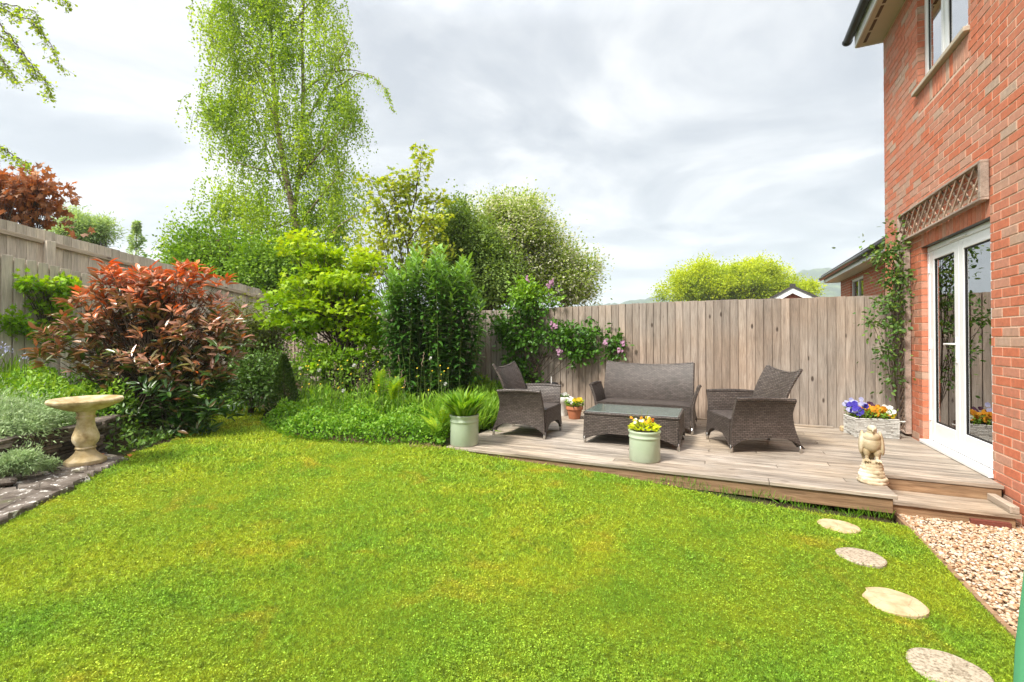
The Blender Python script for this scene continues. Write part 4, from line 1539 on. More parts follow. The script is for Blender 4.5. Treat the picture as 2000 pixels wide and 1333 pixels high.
def seat_unit(name, label, cat, loc, rz, W, group, D=0.68, HB=0.80):
    """wicker seat facing local -Y; W is the width at the feet"""
    root = thing(name, label, cat, loc, rz, group)
    hw = W / 2
    FOOT = 0.045
    arm = 0.52
    seat = 0.335
    yf = -D / 2 + 0.02
    for s_ in (-1, 1):
        def side(u, v, s_=s_):
            yb = D / 2 - 0.005 - 0.115 * min(1, v * 1.25) ** 0.6 + 0.05 * max(0, v - 0.75)
            y_ = yf + 0.03 * v + (yb - yf - 0.03 * v) * u
            zb = arch(u, FOOT, FOOT + 0.10)
            zt = arm - 0.012 * u + 0.012 * math.sin(u * 3.14)
            z_ = zb + (zt - zb) * v
            x_ = hw - 0.018 + 0.015 - 0.03 * math.sin(v * math.pi) * 0.6 + 0.055 * max(0, v - 0.45) ** 1.5 * 2.4
            return (s_ * x_, y_, z_)
        b = MB()
        grid_shell(b, side, 14, 12, 0.030, 'z', flip=(s_ < 0))
        o = build_uv(b, 'side_panel', M['wicker'], root)
        pts = [side(k / 14, 1.0) for k in range(15)]
        pts = [(p[0], p[1], p[2] + 0.004) for p in pts]
        rb = MB(); rim(rb, pts, 0.021)
        build_uv(rb, 'arm_rim', M['wicker'], root)
    iw = hw - 0.035

    def front(u, v):
        x_ = -iw + 2 * iw * u
        zb = arch(u, FOOT, FOOT + 0.115)
        return (x_, yf + 0.012 - 0.012 * math.sin(u * math.pi), zb + (seat - 0.012 - zb) * v)
    b = MB(); grid_shell(b, front, 16, 6, 0.026, 'z')
    build_uv(b, 'front_panel', M['wicker'], root)

    def rear(u, v):
        x_ = -iw + 2 * iw * u
        zb = arch(u, FOOT + 0.01, FOOT + 0.11)
        z_ = zb + (seat + 0.01 - zb) * v
        f_ = (z_ - FOOT) / 0.47
        return (x_, D / 2 - 0.03 - 0.10 * min(1, f_ * 1.3) ** 0.6, z_)
    b = MB(); grid_shell(b, rear, 12, 6, 0.024, 'z', flip=True)
    build_uv(b, 'rear_panel', M['wicker'], root)

    def seatf(u, v):
        x_ = -iw + 0.004 + (2 * iw - 0.008) * u
        y_ = yf + 0.0 + (D * 0.80) * v
        e = min(1, 8 * min(u, 1 - u)) * min(1, 8 * min(v, 1 - v) + 0.25)
        return (x_, y_, seat - 0.030 + 0.022 * e ** 0.5 - 0.02 * v)
    b = MB(); grid_shell(b, seatf, 18, 14, 0.030, 'arc')
    build_uv(b, 'seat', M['wicker'], root)

    def back(u, v):
        # concave in plan, leaning back, the upper corners drawn up and outwards
        q = 2 * u - 1
        hwb = (iw + 0.004) + 0.002 + (0.030 if W < 0.9 else 0.0) * v
        x_ = q * hwb
        cen = D / 2 - 0.165
        wrap = 0.055 * (abs(q) ** 2.4) * (1 if W < 0.9 else 0.5)
        lean = 0.045 * v + 0.135 * v * v
        zt = HB - 0.045 + (0.050 * abs(q) ** 2.2 if W < 0.9 else 0.036 * abs(q) ** 2)
        z_ = (seat - 0.03) + (zt - seat + 0.03) * v
        return (x_, cen + lean - wrap * 1.0 * (1 - 0.2 * v), z_)
    b = MB(); grid_shell(b, back, 18, 14, 0.030, 'arc', flip=True)
    build_uv(b, 'backrest', M['wicker'], root)
    pts = [back(k / 18, 1.0) for k in range(19)]
    rb = MB(); rim(rb, pts, 0.0175)
    for kk in (0.0, 1.0):
        rim(rb, [back(kk, k / 10) for k in range(11)], 0.0165)
    build_uv(rb, 'backrest_rim', M['wicker'], root)
    # legs: metal tips
    for sx in (-1, 1):
        for (yy_) in (yf + 0.012, D / 2 - 0.025):
            f = MB().tube([(sx * (hw - 0.014), yy_, 0.0), (sx * (hw - 0.014), yy_ - (0.006 if yy_ > 0 else 0), FOOT + 0.03)], 0.0145, 10)
            f.build('foot', M['chrome'], root, smooth=True)
    return root


seat_unit('wicker_armchair', 'dark wicker armchair left of the low table, facing right', 'armchair', (-2.10, 5.18, DECK), R(90), 0.60, 'wicker garden armchairs', D=0.68)
seat_unit('wicker_armchair', 'dark wicker armchair right of the low table, turned away from the doors', 'armchair', (0.27, 5.48, DECK), R(-68), 0.64, 'wicker garden armchairs', D=0.72)
seat_unit('wicker_sofa', 'two-seat dark wicker sofa against the fence between the armchairs', 'sofa', (-0.885, 6.12, DECK), 0, 1.16, None, D=0.68, HB=0.80)

tb = thing('coffee_table', 'low dark wicker table with a green glass top before the sofa', 'table', (-0.87, 5.23, DECK))
TW, TD, TH = 0.97, 0.62, 0.335
for (ax, s_) in (('x', -1), ('x', 1), ('y', -1), ('y', 1)):
    def apr(u, v, ax=ax, s_=s_):
        hwid = (TW if ax == 'x' else TD) / 2 - 0.012
        zb = arch(u, 0.04, 0.115)
        z_ = zb + (TH - 0.022 - zb) * v
        fl = 0.012 * (1 - v)
        if ax == 'x': return (-hwid + 2 * hwid * u, s_ * (TD / 2 - 0.015 + fl), z_)
        return (s_ * (TW / 2 - 0.015 + fl), -hwid + 2 * hwid * u, z_)
    b = MB(); grid_shell(b, apr, 16, 6, 0.024, 'z', flip=(ax == 'x' and s_ > 0) or (ax == 'y' and s_ < 0))
    build_uv(b, 'side_panel', M['wicker'], tb)
rb = MB()
h1, h2 = TW / 2 - 0.012, TD / 2 - 0.012
z_ = TH - 0.018
for (p, q) in (((-h1, -h2), (h1, -h2)), ((h1, -h2), (h1, h2)), ((h1, h2), (-h1, h2)), ((-h1, h2), (-h1, -h2))):
    rb.tube([(p[0], p[1], z_), (q[0], q[1], z_)], 0.020, 8)
build_uv(rb, 'top_rim', M['wicker'], tb)
MB().bbox(-h1 + 0.004, -h2 + 0.004, TH - 0.006, h1 - 0.004, h2 - 0.004, TH + 0.004, 0.003).build('glass_top', M['tableglass'], tb)
for sx in (-1, 1):
    for sy in (-1, 1):
        MB().tube([(sx * (TW / 2 - 0.012), sy * (TD / 2 - 0.012), 0), (sx * (TW / 2 - 0.012), sy * (TD / 2 - 0.012), 0.07)], 0.0135, 10).build('foot', M['chrome'], tb, smooth=True)

# ------------------------------------------------------------------ pots


def pot(name, label, loc, r_, h, mat, band=True, taper=1.0, cat='plant pot', group=None, rimw=0.006):
    root = thing(name, label, cat, loc, RS.rand() * 3, group)
    b = MB()
    p = [(r_ * taper * 0.94, 0.0), (r_ * taper, 0.012)]
    if band:
        p += [(r_ * 0.985, h * 0.70), (r_ * 0.99, h * 0.755), (r_ + 0.004, h * 0.775), (r_ + 0.005, h * 0.80), (r_ - 0.001, h * 0.825), (r_ - 0.002, h * 0.90),
              (r_ + rimw, h * 0.94), (r_ + rimw + .002, h * 0.975), (r_ + rimw - .002, h)]
    else:
        p += [(r_ * 0.93, h * 0.72), (r_ + rimw, h * 0.76), (r_ + rimw + .003, h * 0.98), (r_ + rimw, h)]
    p += [(r_ - 0.012, h), (r_ - 0.016, h * 0.93)]
    b.lathe(p, 40)
    o = b.build('pot_body', mat, root)
    smooth_angle(o, 50)
    MB().lathe([(0.001, h * 0.925), (r_ - 0.017, h * 0.925), (r_ - 0.017, h * 0.928), (0.002, h * 0.945)], 24).build('soil', M['soil'], root)
    return root


def tuft(root, c, n, ln, spread, mat, tmpl='blade', droop=0.4, wide=1.6, fol='foliage', r0=0.05, rr=(0.2, 0.9)):
    c = np.array(c)
    a = RS.rand(n) * 6.283
    r = np.sqrt(RS.rand(n)) * r0
    pos = c + np.stack([np.cos(a) * r, np.sin(a) * r, np.zeros(n)], 1)
    a2 = a + RS.normal(size=n) * 0.5
    sp = RS.rand(n) ** 0.7 * spread
    dr = np.stack([np.cos(a2) * sp, np.sin(a2) * sp, np.ones(n)], 1)
    nm = np.stack([-np.cos(a2), -np.sin(a2), 0.3 + np.zeros(n)], 1)
    f = leaves(fol, tmpl, pos, dr, nm, RS.uniform(ln[0], ln[1], n), RS.uniform(rr[0], rr[1], n), mat, root, wide=wide)
    f['kind'] = 'stuff'
    return f


def pansy_mesh(mat, eye=None):
    b = MB()
    for k, (ang_, s_) in enumerate(((90, 1.0), (35, 0.95), (145, 0.95), (-35, 1.0), (-145, 1.0), (-90, 1.1))):
        a = R(ang_)
        cx_, cy_2 = 0.42 * math.cos(a), 0.42 * math.sin(a)
        vs = [(0, 0, 0.03 * k)]
        for q in range(7):
            th = a + R(-75 + 25 * q)
            vs.append((cx_ + 0.45 * s_ * math.cos(th), cy_2 + 0.45 * s_ * math.sin(th), 0.03 * k + 0.06 * math.sin(q * 2.1)))
        b.add(vs, [(0, i, i + 1) for i in range(1, 7)], 0.2 + 0.13 * k)
    me = b.mesh('flower')
    me.materials.append(mat)
    return me


PM = {k: pansy_mesh(M[k]) for k in ('p_purple', 'p_lilac', 'p_orange', 'p_yellow', 'p_white', 'p_dark', 'p_red')}


def flower(root, p, key, size, facing=None):
    size = size * 0.62
    o = bpy.data.objects.new('flower', PM[key])
    link(o, root)
    o.parent = root
    inv = Matrix.Rotation(-root.rotation_euler[2], 4, 'Z') @ Matrix.Translation(-Vector(root.location))
    d = (facing or (Vector((0, 0, EYE)) - Vector(p))).normalized() + Vector(RS.normal(size=3)) * 0.35 + Vector((0, 0, 0.3))
    q = d.to_track_quat('Z', 'Y').to_matrix().to_4x4()
    o.matrix_basis = inv @ Matrix.Translation(Vector(p)) @ q @ Matrix.Rotation(RS.rand() * 6, 4, 'Z') @ Matrix.Scale(size, 4)
    return o


# left sage pot with daylily blades
pl = gp(907, 868, DECK)
p1 = pot('plant_pot', 'sage green glazed pot overflowing with long grassy leaves at the deck corner', pl, 0.148, 0.315, M['potgreen'], group='sage green glazed pots')
p1.rotation_euler = (0, 0, 0)
tuft(p1, Vector(pl) + Vector((0, 0, 0.29)), 420, (0.16, 0.34), 1.15, M['l_ground'], r0=0.11, wide=1.5, rr=(0.3, 1.0))
# front sage pot
pf = gp(1259, 899, DECK)
p2 = pot('plant_pot', 'sage green glazed pot with yellow pansies at the front edge of the deck', pf, 0.138, 0.275, M['potgreen'], group='sage green glazed pots')
p2.rotation_euler = (0, 0, 0)
n = 190
a = RS.rand(n) * 6.283; r = np.sqrt(RS.rand(n)) * 0.115
pos = np.array(pf) + np.stack([np.cos(a) * r, np.sin(a) * r, 0.27 + 0.075 * (1 - (r / 0.12) ** 2) * RS.rand(n) + 0.01], 1)
put_leaves(p2, 'oval', pos, np.stack([np.cos(a), np.sin(a), RS.rand(n)], 1), RS.normal(size=(n, 3)) * .4 + np.array([0, 0, 1]), RS.uniform(0.035, 0.06, n),
           RS.uniform(0.4, 1.0, n), M['l_bright'])
for k in range(24):
    th = RS.rand() * 6.28; rr = 0.1 * math.sqrt(RS.rand())
    flower(p2, Vector(pf) + Vector((math.cos(th) * rr - 0.02, math.sin(th) * rr, 0.335 + RS.rand() * 0.05)), ['p_yellow', 'p_yellow', 'p_orange', 'p_white', 'p_red'][k % 5], 0.028)
flower(p2, Vector(at(1284, 835, depth(pf))), 'p_purple', 0.034)
sb = MB()
for k in range(9):
    q0 = Vector(pf) + Vector((RS.uniform(-.05, .02), RS.uniform(-.04, .04), 0.28)) - Vector(pf)
    tip = q0 + Vector((-cY * RS.uniform(0.03, 0.17), -sY * 0.1, RS.uniform(0.08, 0.16)))
    if k > 6: tip = q0 + Vector((RS.uniform(0.0, 0.03), 0, RS.uniform(0.16, 0.23)))
    sb.tube([q0, (q0 + tip) / 2 + Vector((0, 0, 0.02)), tip], [0.003, 0.0025, 0.001], 4)
sb.build('seed_stem', M['greenstem'], p2)

# terracotta pot with pansies
pt = gp(1122, 818, DECK)
p3 = pot('plant_pot', 'terracotta pot with white and yellow pansies beside the sofa', pt, 0.112, 0.175, M['terracotta'], band=False, taper=0.70)
p3.rotation_euler = (0, 0, 0)
n = 240
a = RS.rand(n) * 6.283; r = np.sqrt(RS.rand(n)) * 0.115
pos = np.array(pt) + np.stack([np.cos(a) * r, np.sin(a) * r, 0.17 + 0.07 * RS.rand(n)], 1)
put_leaves(p3, 'oval', pos, np.stack([np.cos(a), np.sin(a), RS.rand(n)], 1), RS.normal(size=(n, 3)) * .4 + np.array([0, 0, 1]), RS.uniform(0.03, 0.05, n), RS.uniform(0.1, 0.8, n), M['l_mid'])
for k in range(34):
    th = RS.rand() * 6.28; rr = 0.105 * math.sqrt(RS.rand())
    xo = math.cos(th) * rr
    flower(p3, Vector(pt) + Vector((xo, math.sin(th) * rr, 0.235 + RS.rand() * 0.05)), 'p_yellow' if xo > 0.0 else 'p_white', 0.042)
# white pot and black pot by the fence
pw = gp(1100, 812, DECK)
p4 = pot('plant_pot', 'white glazed pot with white flowers half hidden behind the left armchair', pw, 0.085, 0.27, M['whitepot'], band=False, taper=0.62)
p4.rotation_euler = (0, 0, 0)
for k in range(9):
    th = RS.rand() * 6.28; rr = 0.07 * math.sqrt(RS.rand())
    flower(p4, Vector(pw) + Vector((math.cos(th) * rr, math.sin(th) * rr, 0.29 + RS.rand() * 0.03)), 'p_white', 0.045)
n = 60
a = RS.rand(n) * 6.283; r = np.sqrt(RS.rand(n)) * 0.07
pos = np.array(pw) + np.stack([np.cos(a) * r, np.sin(a) * r, 0.26 + 0.03 * RS.rand(n)], 1)
put_leaves(p4, 'oval', pos, np.stack([np.cos(a), np.sin(a), RS.rand(n)], 1), RS.normal(size=(n, 3)) * .4 + np.array([0, 0, 1]), RS.uniform(0.03, 0.04, n), RS.uniform(0.1, 0.8, n), M['l_mid'])
pk = at(1076, 748, 6.75); pk.z = DECK
p5 = pot('plant_pot', 'tall black pot with a plain rim standing under the climber by the fence', pk, 0.095, 0.475, M['blackplastic'], band=False, taper=0.7)
MB().tube([(0.02, 0, 0.42), (0.02, 0, 0.56)], 0.008, 6).build('plant_label', M['whitepot'], p5)

# ------------------------------------------------------------------ flower box
pc_ = (gp(1677, 856, DECK) + gp(1752, 858, DECK)) / 2
BW, BD, BHt = 0.43, 0.29, 0.205
rzb = math.atan2((gp(1752, 858, DECK) - gp(1677, 856, DECK)).y, (gp(1752, 858, DECK) - gp(1677, 856, DECK)).x)
rzb = min(rzb, R(12))
cb = pc_ + Vector((-math.sin(rzb) * BD / 2, math.cos(rzb) * BD / 2, 0))
fbx = thing('flower_box', 'pale stacked-slate flower box of violet, orange and white pansies by the doors', 'flower box', cb, rzb)
slm = Mt('whitewashed_slate', 0.8, 0.2)
slm.col(slm.ramp(slm.attr(), [(0.0, (0.30, 0.28, 0.25)), (0.5, (0.52, 0.50, 0.46)), (1.0, (0.68, 0.67, 0.63))]))
slm.bump(slm.noise(slm.pos(), 80, 4), 0.4, 0.004)
b = MB()
tp_ = 0.03
b.add([(-BW / 2 + tp_, -BD / 2 + tp_, 0), (BW / 2 - .006, -BD / 2 + tp_, 0), (BW / 2 - .006, BD / 2 - .006, 0), (-BW / 2 + tp_, BD / 2 - .006, 0),
       (-BW / 2 + .006, -BD / 2 + .006, BHt), (BW / 2 - .006, -BD / 2 + .006, BHt), (BW / 2 - .006, BD / 2 - .006, BHt), (-BW / 2 + .006, BD / 2 - .006, BHt)],
      [(0, 3, 2, 1), (0, 1, 5, 4), (1, 2, 6, 5), (2, 3, 7, 6), (3, 0, 4, 7), (4, 5, 6, 7)], 0.1)
b.build('box_body', M['soil'], fbx)
b = MB()
z = 0.002
while z < BHt - 0.01:
    hgt = RS.uniform(0.010, 0.019)
    for face in range(4):
        ln = BW if face % 2 == 0 else BD
        x = -ln / 2
        while x < ln / 2 - 0.004:
            wd = min(RS.uniform(0.04, 0.12), ln / 2 - x)
            pr = RS.uniform(0.0, 0.006)
            f_ = 1 - z / BHt
            inw = tp_ * f_ if face in (0, 3) else 0.006 * f_
            dd_ = (BD if face % 2 == 0 else BW) / 2
            x0_, x1_ = x + 0.0008, x + wd - 0.0015
            M_ = Matrix.Rotation(face * math.pi / 2, 4, 'Z')
            b.box(x0_, -dd_ + inw - pr, z + 0.001, x1_, -dd_ + inw + 0.015, min(z + hgt, BHt) - 0.0015, rnd=max(0.01, RS.beta(2.5, 1.4)), M=M_)
            x += wd
    z += hgt
b.build('slate_strips', slm.m, fbx, kind='stuff')
tf = MB()
for (x0_, y0_, x1_, y1_) in ((-BW / 2, -BD / 2, BW / 2, -BD / 2 + .018), (-BW / 2, BD / 2 - .018, BW / 2, BD / 2), (-BW / 2, -BD / 2 + .0185, -BW / 2 + .018, BD / 2 - .0185), (BW / 2 - .018, -BD / 2 + .0185, BW / 2, BD / 2 - .0185)):
    tf.bbox(x0_, y0_, BHt + .001, x1_, y1_, BHt + 0.013, 0.003, rnd=0.8)
tf.build('box_rim', slm.m, fbx)


def boxw(x, y, z):
    return cb + Matrix.Rotation(rzb, 3, 'Z') @ Vector((x, y, z))


n = 620
pos = np.array([boxw(RS.uniform(-BW / 2 + .01, BW / 2 - .01), RS.uniform(-BD / 2 - .01, BD / 2), BHt + 0.01 + 0.09 * RS.rand()) for _ in range(n)])
dr = RS.normal(size=(n, 3)) * .6 + np.array([0, -.3, .5])
iv = Matrix.Rotation(-rzb, 3, 'Z')
pos_l = np.array([(iv @ (Vector(p) - cb))[:] for p in pos])
V, Fc, r_ = leaf_verts('oval', pos_l, dr, RS.normal(size=(n, 3)) * .5 + np.array([0, -.3, 1]), RS.uniform(0.02, 0.045, n), RS.uniform(0.1, 0.9, n))
o = np_mesh('foliage', V, Fc, M['l_mid'], fbx, r_)
o['kind'] = 'stuff'
for k in range(30):
    flower(fbx, boxw(RS.uniform(-BW / 2 - .05, -0.08), RS.uniform(-BD / 2, 0.08), BHt + RS.uniform(0.06, 0.17)), 'p_purple' if k % 4 else 'p_lilac', 0.055)
for k in range(14):
    flower(fbx, boxw(RS.uniform(-BW / 2 - .02, -0.04), RS.uniform(0, 0.12), BHt + RS.uniform(0.13, 0.20)), 'p_lilac', 0.05)
for k in range(34):
    flower(fbx, boxw(RS.uniform(-0.11, 0.12), RS.uniform(-BD / 2, 0.08), BHt + RS.uniform(0.06, 0.135)), 'p_orange', 0.052)
for k in range(3):
    flower(fbx, boxw(RS.uniform(-0.05, 0.1), RS.uniform(0.0, 0.12), BHt + RS.uniform(0.12, 0.16)), 'p_dark', 0.04)
for k in range(12):
    flower(fbx, boxw(RS.uniform(0.12, 0.20), RS.uniform(-BD / 2, 0.05), BHt + RS.uniform(0.04, 0.13)), 'p_white' if k % 3 else 'p_yellow', 0.052)
flower(fbx, boxw(BW / 2 + 0.03, -BD / 2, BHt - 0.01), 'p_white', 0.045)

# ------------------------------------------------------------------ falcon statue


def remeshed(b, name, mat, parent, voxel=0.005, smooth_it=2, disp=0.0):
    me = b.mesh(name)
    o = bpy.data.objects.new(name, me)
    C.collection.objects.link(o)
    md = o.modifiers.new('r', 'REMESH')
    md.mode = 'VOXEL'
    md.voxel_size = voxel
    md2 = o.modifiers.new('s', 'SMOOTH')
    md2.iterations = smooth_it
    dg = bpy.context.evaluated_depsgraph_get()
    me2 = bpy.data.meshes.new_from_object(o.evaluated_get(dg))
    bpy.data.objects.remove(o)
    me2.name = name
    me2.materials.clear()
    me2.materials.append(mat)
    me2.polygons.foreach_set('use_smooth', [True] * len(me2.polygons))
    o = bpy.data.objects.new(name, me2)
    link(o, parent)
    return o


def ellipsoid(b, c, r_, rot=(0, 0, 0), n=14):
    Mx = Matrix.Translation(Vector(c)) @ Matrix.Rotation(rot[2], 4, 'Z') @ Matrix.Rotation(rot[1], 4, 'Y') @ Matrix.Rotation(rot[0], 4, 'X')
    vs = []
    for i in range(n + 1):
        ph = math.pi * i / n
        for k in range(n * 2):
            th = math.pi * k / n
            vs.append(Mx @ Vector((r_[0] * math.sin(ph) * math.cos(th), r_[1] * math.sin(ph) * math.sin(th), r_[2] * math.cos(ph))))
    W_ = n * 2
    fs = [(i * W_ + k, (i + 1) * W_ + k, (i + 1) * W_ + (k + 1) % W_, i * W_ + (k + 1) % W_) for i in range(n) for k in range(W_)]
    b.add(vs, fs)


M['statue'] = M['caststone'].copy(); M['statue'].name = 'cream_statue_stone'
for nd in M['statue'].node_tree.nodes:
    if nd.type == 'VALTORGB' and len(nd.color_ramp.elements) == 3:
        for el, cc in zip(nd.color_ramp.elements, ((0.34, 0.26, 0.16), (0.56, 0.47, 0.33), (0.74, 0.66, 0.52))): el.color = cc + (1,)
ps = gp(1703, 943, DECK)
face = math.atan2(-ps.y, -ps.x) - R(90) + R(180)
fal = thing('falcon_statue', 'cream stone statue of a hawk perched on a rock at the deck corner', 'statue', ps, math.atan2(ps.x, -ps.y) + R(180) + R(8))
# local frame: the bird looks along -Y
b = MB()
for (z, rx, ry, dx_) in ((0.012, 0.098, 0.088, 0), (0.035, 0.094, 0.084, 0.002), (0.062, 0.086, 0.078, -0.002), (0.088, 0.080, 0.073, 0.003), (0.112, 0.074, 0.067, -0.001), (0.136, 0.069, 0.062, 0.0), (0.158, 0.062, 0.058, 0.0)):
    vs = []
    n = 20
    ph = z * 60
    for zz_, k_ in ((-0.013, 0.93), (-0.006, 1.0), (0.007, 1.0), (0.014, 0.9)):
        for k in range(n):
            th = 2 * math.pi * k / n
            w_ = 1 + 0.05 * math.sin(3 * th + ph) + 0.03 * math.sin(7 * th + ph * 2)
            vs.append((dx_ + rx * k_ * w_ * math.cos(th), ry * k_ * w_ * math.sin(th), z + zz_ + 0.004 * math.sin(2 * th + ph)))
    b.add(vs, [(r * n + k, r * n + (k + 1) % n, (r + 1) * n + (k + 1) % n, (r + 1) * n + k) for r in range(3) for k in range(n)] + [tuple(range(n))[::-1], tuple(range(3 * n, 4 * n))])
remeshed(b, 'rock_base', M['statue'], fal, 0.0045, 2)
b = MB()
ellipsoid(b, (0, 0.004, 0.312), (0.060, 0.055, 0.082), (R(-12), 0, 0))           # breast and back
ellipsoid(b, (0, -0.006, 0.352), (0.053, 0.046, 0.045))                          # shoulders
ellipsoid(b, (0, -0.012, 0.398), (0.030, 0.030, 0.034))                          # neck
ellipsoid(b, (0, -0.018, 0.420), (0.028, 0.033, 0.026))                          # head
ellipsoid(b, (0, -0.048, 0.416), (0.008, 0.016, 0.009), (R(20), 0, 0))           # beak
ellipsoid(b, (0, -0.060, 0.407), (0.005, 0.006, 0.010))
for s_ in (-1, 1):
    ellipsoid(b, (s_ * 0.058, 0.018, 0.305), (0.018, 0.040, 0.092), (R(-14), s_ * R(-4), 0))   # folded wing
    ellipsoid(b, (s_ * 0.049, 0.045, 0.225), (0.012, 0.022, 0.060), (R(-18), s_ * R(4), 0))    # primaries
    ellipsoid(b, (s_ * 0.029, -0.008, 0.238), (0.023, 0.026, 0.040))                           # thigh
    ellipsoid(b, (s_ * 0.030, -0.014, 0.200), (0.012, 0.014, 0.034))                           # shank
    for q in (-1, 0, 1):
        ellipsoid(b, (s_ * 0.032 + q * 0.012, -0.038, 0.176), (0.0075, 0.024, 0.010), (R(12), 0, q * R(14)))   # toes
    ellipsoid(b, (s_ * 0.014, -0.040, 0.424), (0.006, 0.005, 0.006))                           # brow
ellipsoid(b, (0, 0.050, 0.215), (0.026, 0.014, 0.070), (R(-14), 0, 0))           # tail
b.v = [(v[0] * 1.06, v[1] * 1.05, v[2]) for v in b.v]
remeshed(b, 'hawk', M['statue'], fal, 0.0030, 1)

# ------------------------------------------------------------------ bird bath
pb = gp(167, 905, 0.395)
bb = thing('bird_bath', 'weathered sandstone-coloured bird bath on a baluster pedestal', 'bird bath', pb, R(20))
fl8 = lambda th, z: 1 + 0.022 * math.cos(8 * th)
b = MB()
b.lathe([(0.128, 0.0), (0.132, 0.012), (0.130, 0.032), (0.122, 0.040), (0.118, 0.044), (0.100, 0.058), (0.080, 0.078), (0.064, 0.100), (0.058, 0.118)], 48, flute=lambda th, z: 1 + (0.03 if z < 0.045 else 0.02) * math.cos(8 * th))
smooth_angle(b.build('pedestal_base', M['caststone'], bb), 35)
b = MB()
b.lathe([(0.060, 0.1185), (0.066, 0.124), (0.066, 0.132), (0.060, 0.138), (0.064, 0.150), (0.078, 0.172), (0.086, 0.200), (0.084, 0.228), (0.072, 0.265), (0.061, 0.300),
         (0.056, 0.335), (0.055, 0.365), (0.062, 0.372), (0.063, 0.382), (0.056, 0.390), (0.058, 0.41), (0.066, 0.428)], 64, flute=fl8)
smooth_angle(b.build('baluster', M['caststone'], bb), 40)
b = MB()
b.lathe([(0.067, 0.4285), (0.100, 0.434), (0.150, 0.452), (0.205, 0.478), (0.232, 0.494), (0.240, 0.506), (0.241, 0.520), (0.233, 0.530), (0.220, 0.530), (0.205, 0.520),
         (0.14, 0.497), (0.07, 0.485), (0.001, 0.482)], 64)
smooth_angle(b.build('bowl', M['caststone'], bb), 40)

# ------------------------------------------------------------------ stone slabs, dry-stone wall at the left
sb_ = thing('stone_paving', 'lichen-spotted grey stone slabs edging the lawn under the bird bath', 'paving', (-4.3, 1.7, 0.33))


def slab(poly, z0, z1, jit=0.012):
    # subdivide outline, roughen
    pts = []
    for i in range(len(poly)):
        a, c = np.array(poly[i]), np.array(poly[(i + 1) % len(poly)])
        n = max(2, int(np.linalg.norm(c - a) / 0.05))
        for k in range(n):
            p = a + (c - a) * k / n + RS.normal(size=2) * jit
            pts.append(p)
    m = len(pts)
    cen_ = np.mean(pts, axis=0)
    b = MB()
    vs = [(p[0] + 4.3, p[1] - 1.7, z0 - 0.33) for p in pts]
    vs += [(p[0] + 4.3 + RS.normal() * .004, p[1] - 1.7, z1 - 0.33 - 0.012 + RS.normal() * .003) for p in pts]
    vs += [((p[0] * .97 + cen_[0] * .03) + 4.3, (p[1] * .97 + cen_[1] * .03) - 1.7, z1 - 0.33 + RS.normal() * .003) for p in pts]
    vs += [((p[0] * .5 + cen_[0] * .5) + 4.3, (p[1] * .5 + cen_[1] * .5) - 1.7, z1 - 0.33 + RS.normal() * .004) for p in pts]
    fs = []
    for r in range(3):
        fs += [(r * m + k, r * m + (k + 1) % m, (r + 1) * m + (k + 1) % m, (r + 1) * m + k) for k in range(m)]
    fs.append(tuple(range(3 * m, 4 * m)))
    b.add(vs, fs)
    return b.build('stone_slab', M['slab'], sb_)


slab([g2(246, 896, .39), g2(182, 926, .39), g2(110, 915, .39), g2(120, 888, .39), g2(170, 878, .39)], 0.28, 0.395)
slab([g2(180, 928, .385), g2(120, 956, .385), g2(40, 950, .385), g2(0, 935, .385), g2(30, 915, .385), g2(108, 916, .385)], 0.27, 0.388)
slab([g2(117, 959, .375), g2(60, 984, .375), g2(0, 1016, .375), g2(-60, 1040, .375), g2(-80, 985, .375), g2(-20, 945, .375), g2(40, 953, .375)], 0.26, 0.374)
slab([g2(-62, 1044, .37), g2(-300, 1170, .37), g2(-400, 1120, .37), g2(-90, 985, .37)], 0.25, 0.365)

dw = thing('dry_stone_wall', 'low dark dry-stone wall of thin slates behind the bird bath', 'wall', (-4.95, 1.9, 0.35))
wpts = [Vector((-4.45, 0.3, 0)), Vector((-4.86, 1.55, 0)), Vector((-5.08, 2.25, 0)), Vector((-5.35, 2.55, 0))]


def wall_at(s):
    tot = [0]
    for i in range(3): tot.append(tot[-1] + (wpts[i + 1] - wpts[i]).length)
    s = min(max(s, 0), tot[-1] - 1e-4)
    for i in range(3):
        if s <= tot[i + 1]:
            t_ = (s - tot[i]) / (tot[i + 1] - tot[i])
            return wpts[i].lerp(wpts[i + 1], t_), (wpts[i + 1] - wpts[i]).normalized()


z = 0.34
L_tot = sum((wpts[i + 1] - wpts[i]).length for i in range(3))
while z < 0.64:
    h = RS.uniform(0.018, 0.042)
    s = RS.uniform(-0.1, 0)
    while s < L_tot:
        ln = RS.uniform(0.10, 0.26)
        p, d = wall_at(s + ln / 2)
        if s + ln > 0.02:
            b = MB().bbox(-ln / 2 + .003, -0.09, -h / 2 + .001, ln / 2 - .003, 0.05 + RS.uniform(-0.012, 0.015), h / 2 - .001, min(0.006, h / 3))
            b.v = [(v[0] + RS.normal() * .004, v[1] + RS.normal() * .004, v[2] + RS.normal() * .002) for v in b.v]
            o = b.build('stone', M['wallstone'], dw)
            o.location = (p.x + 4.95, p.y - 1.9, z + h / 2 - 0.35)
            o.rotation_euler = (RS.normal() * .02, RS.normal() * .03, math.atan2(d.y, d.x) + RS.normal() * .05 + math.pi)
        s += ln
    z += h
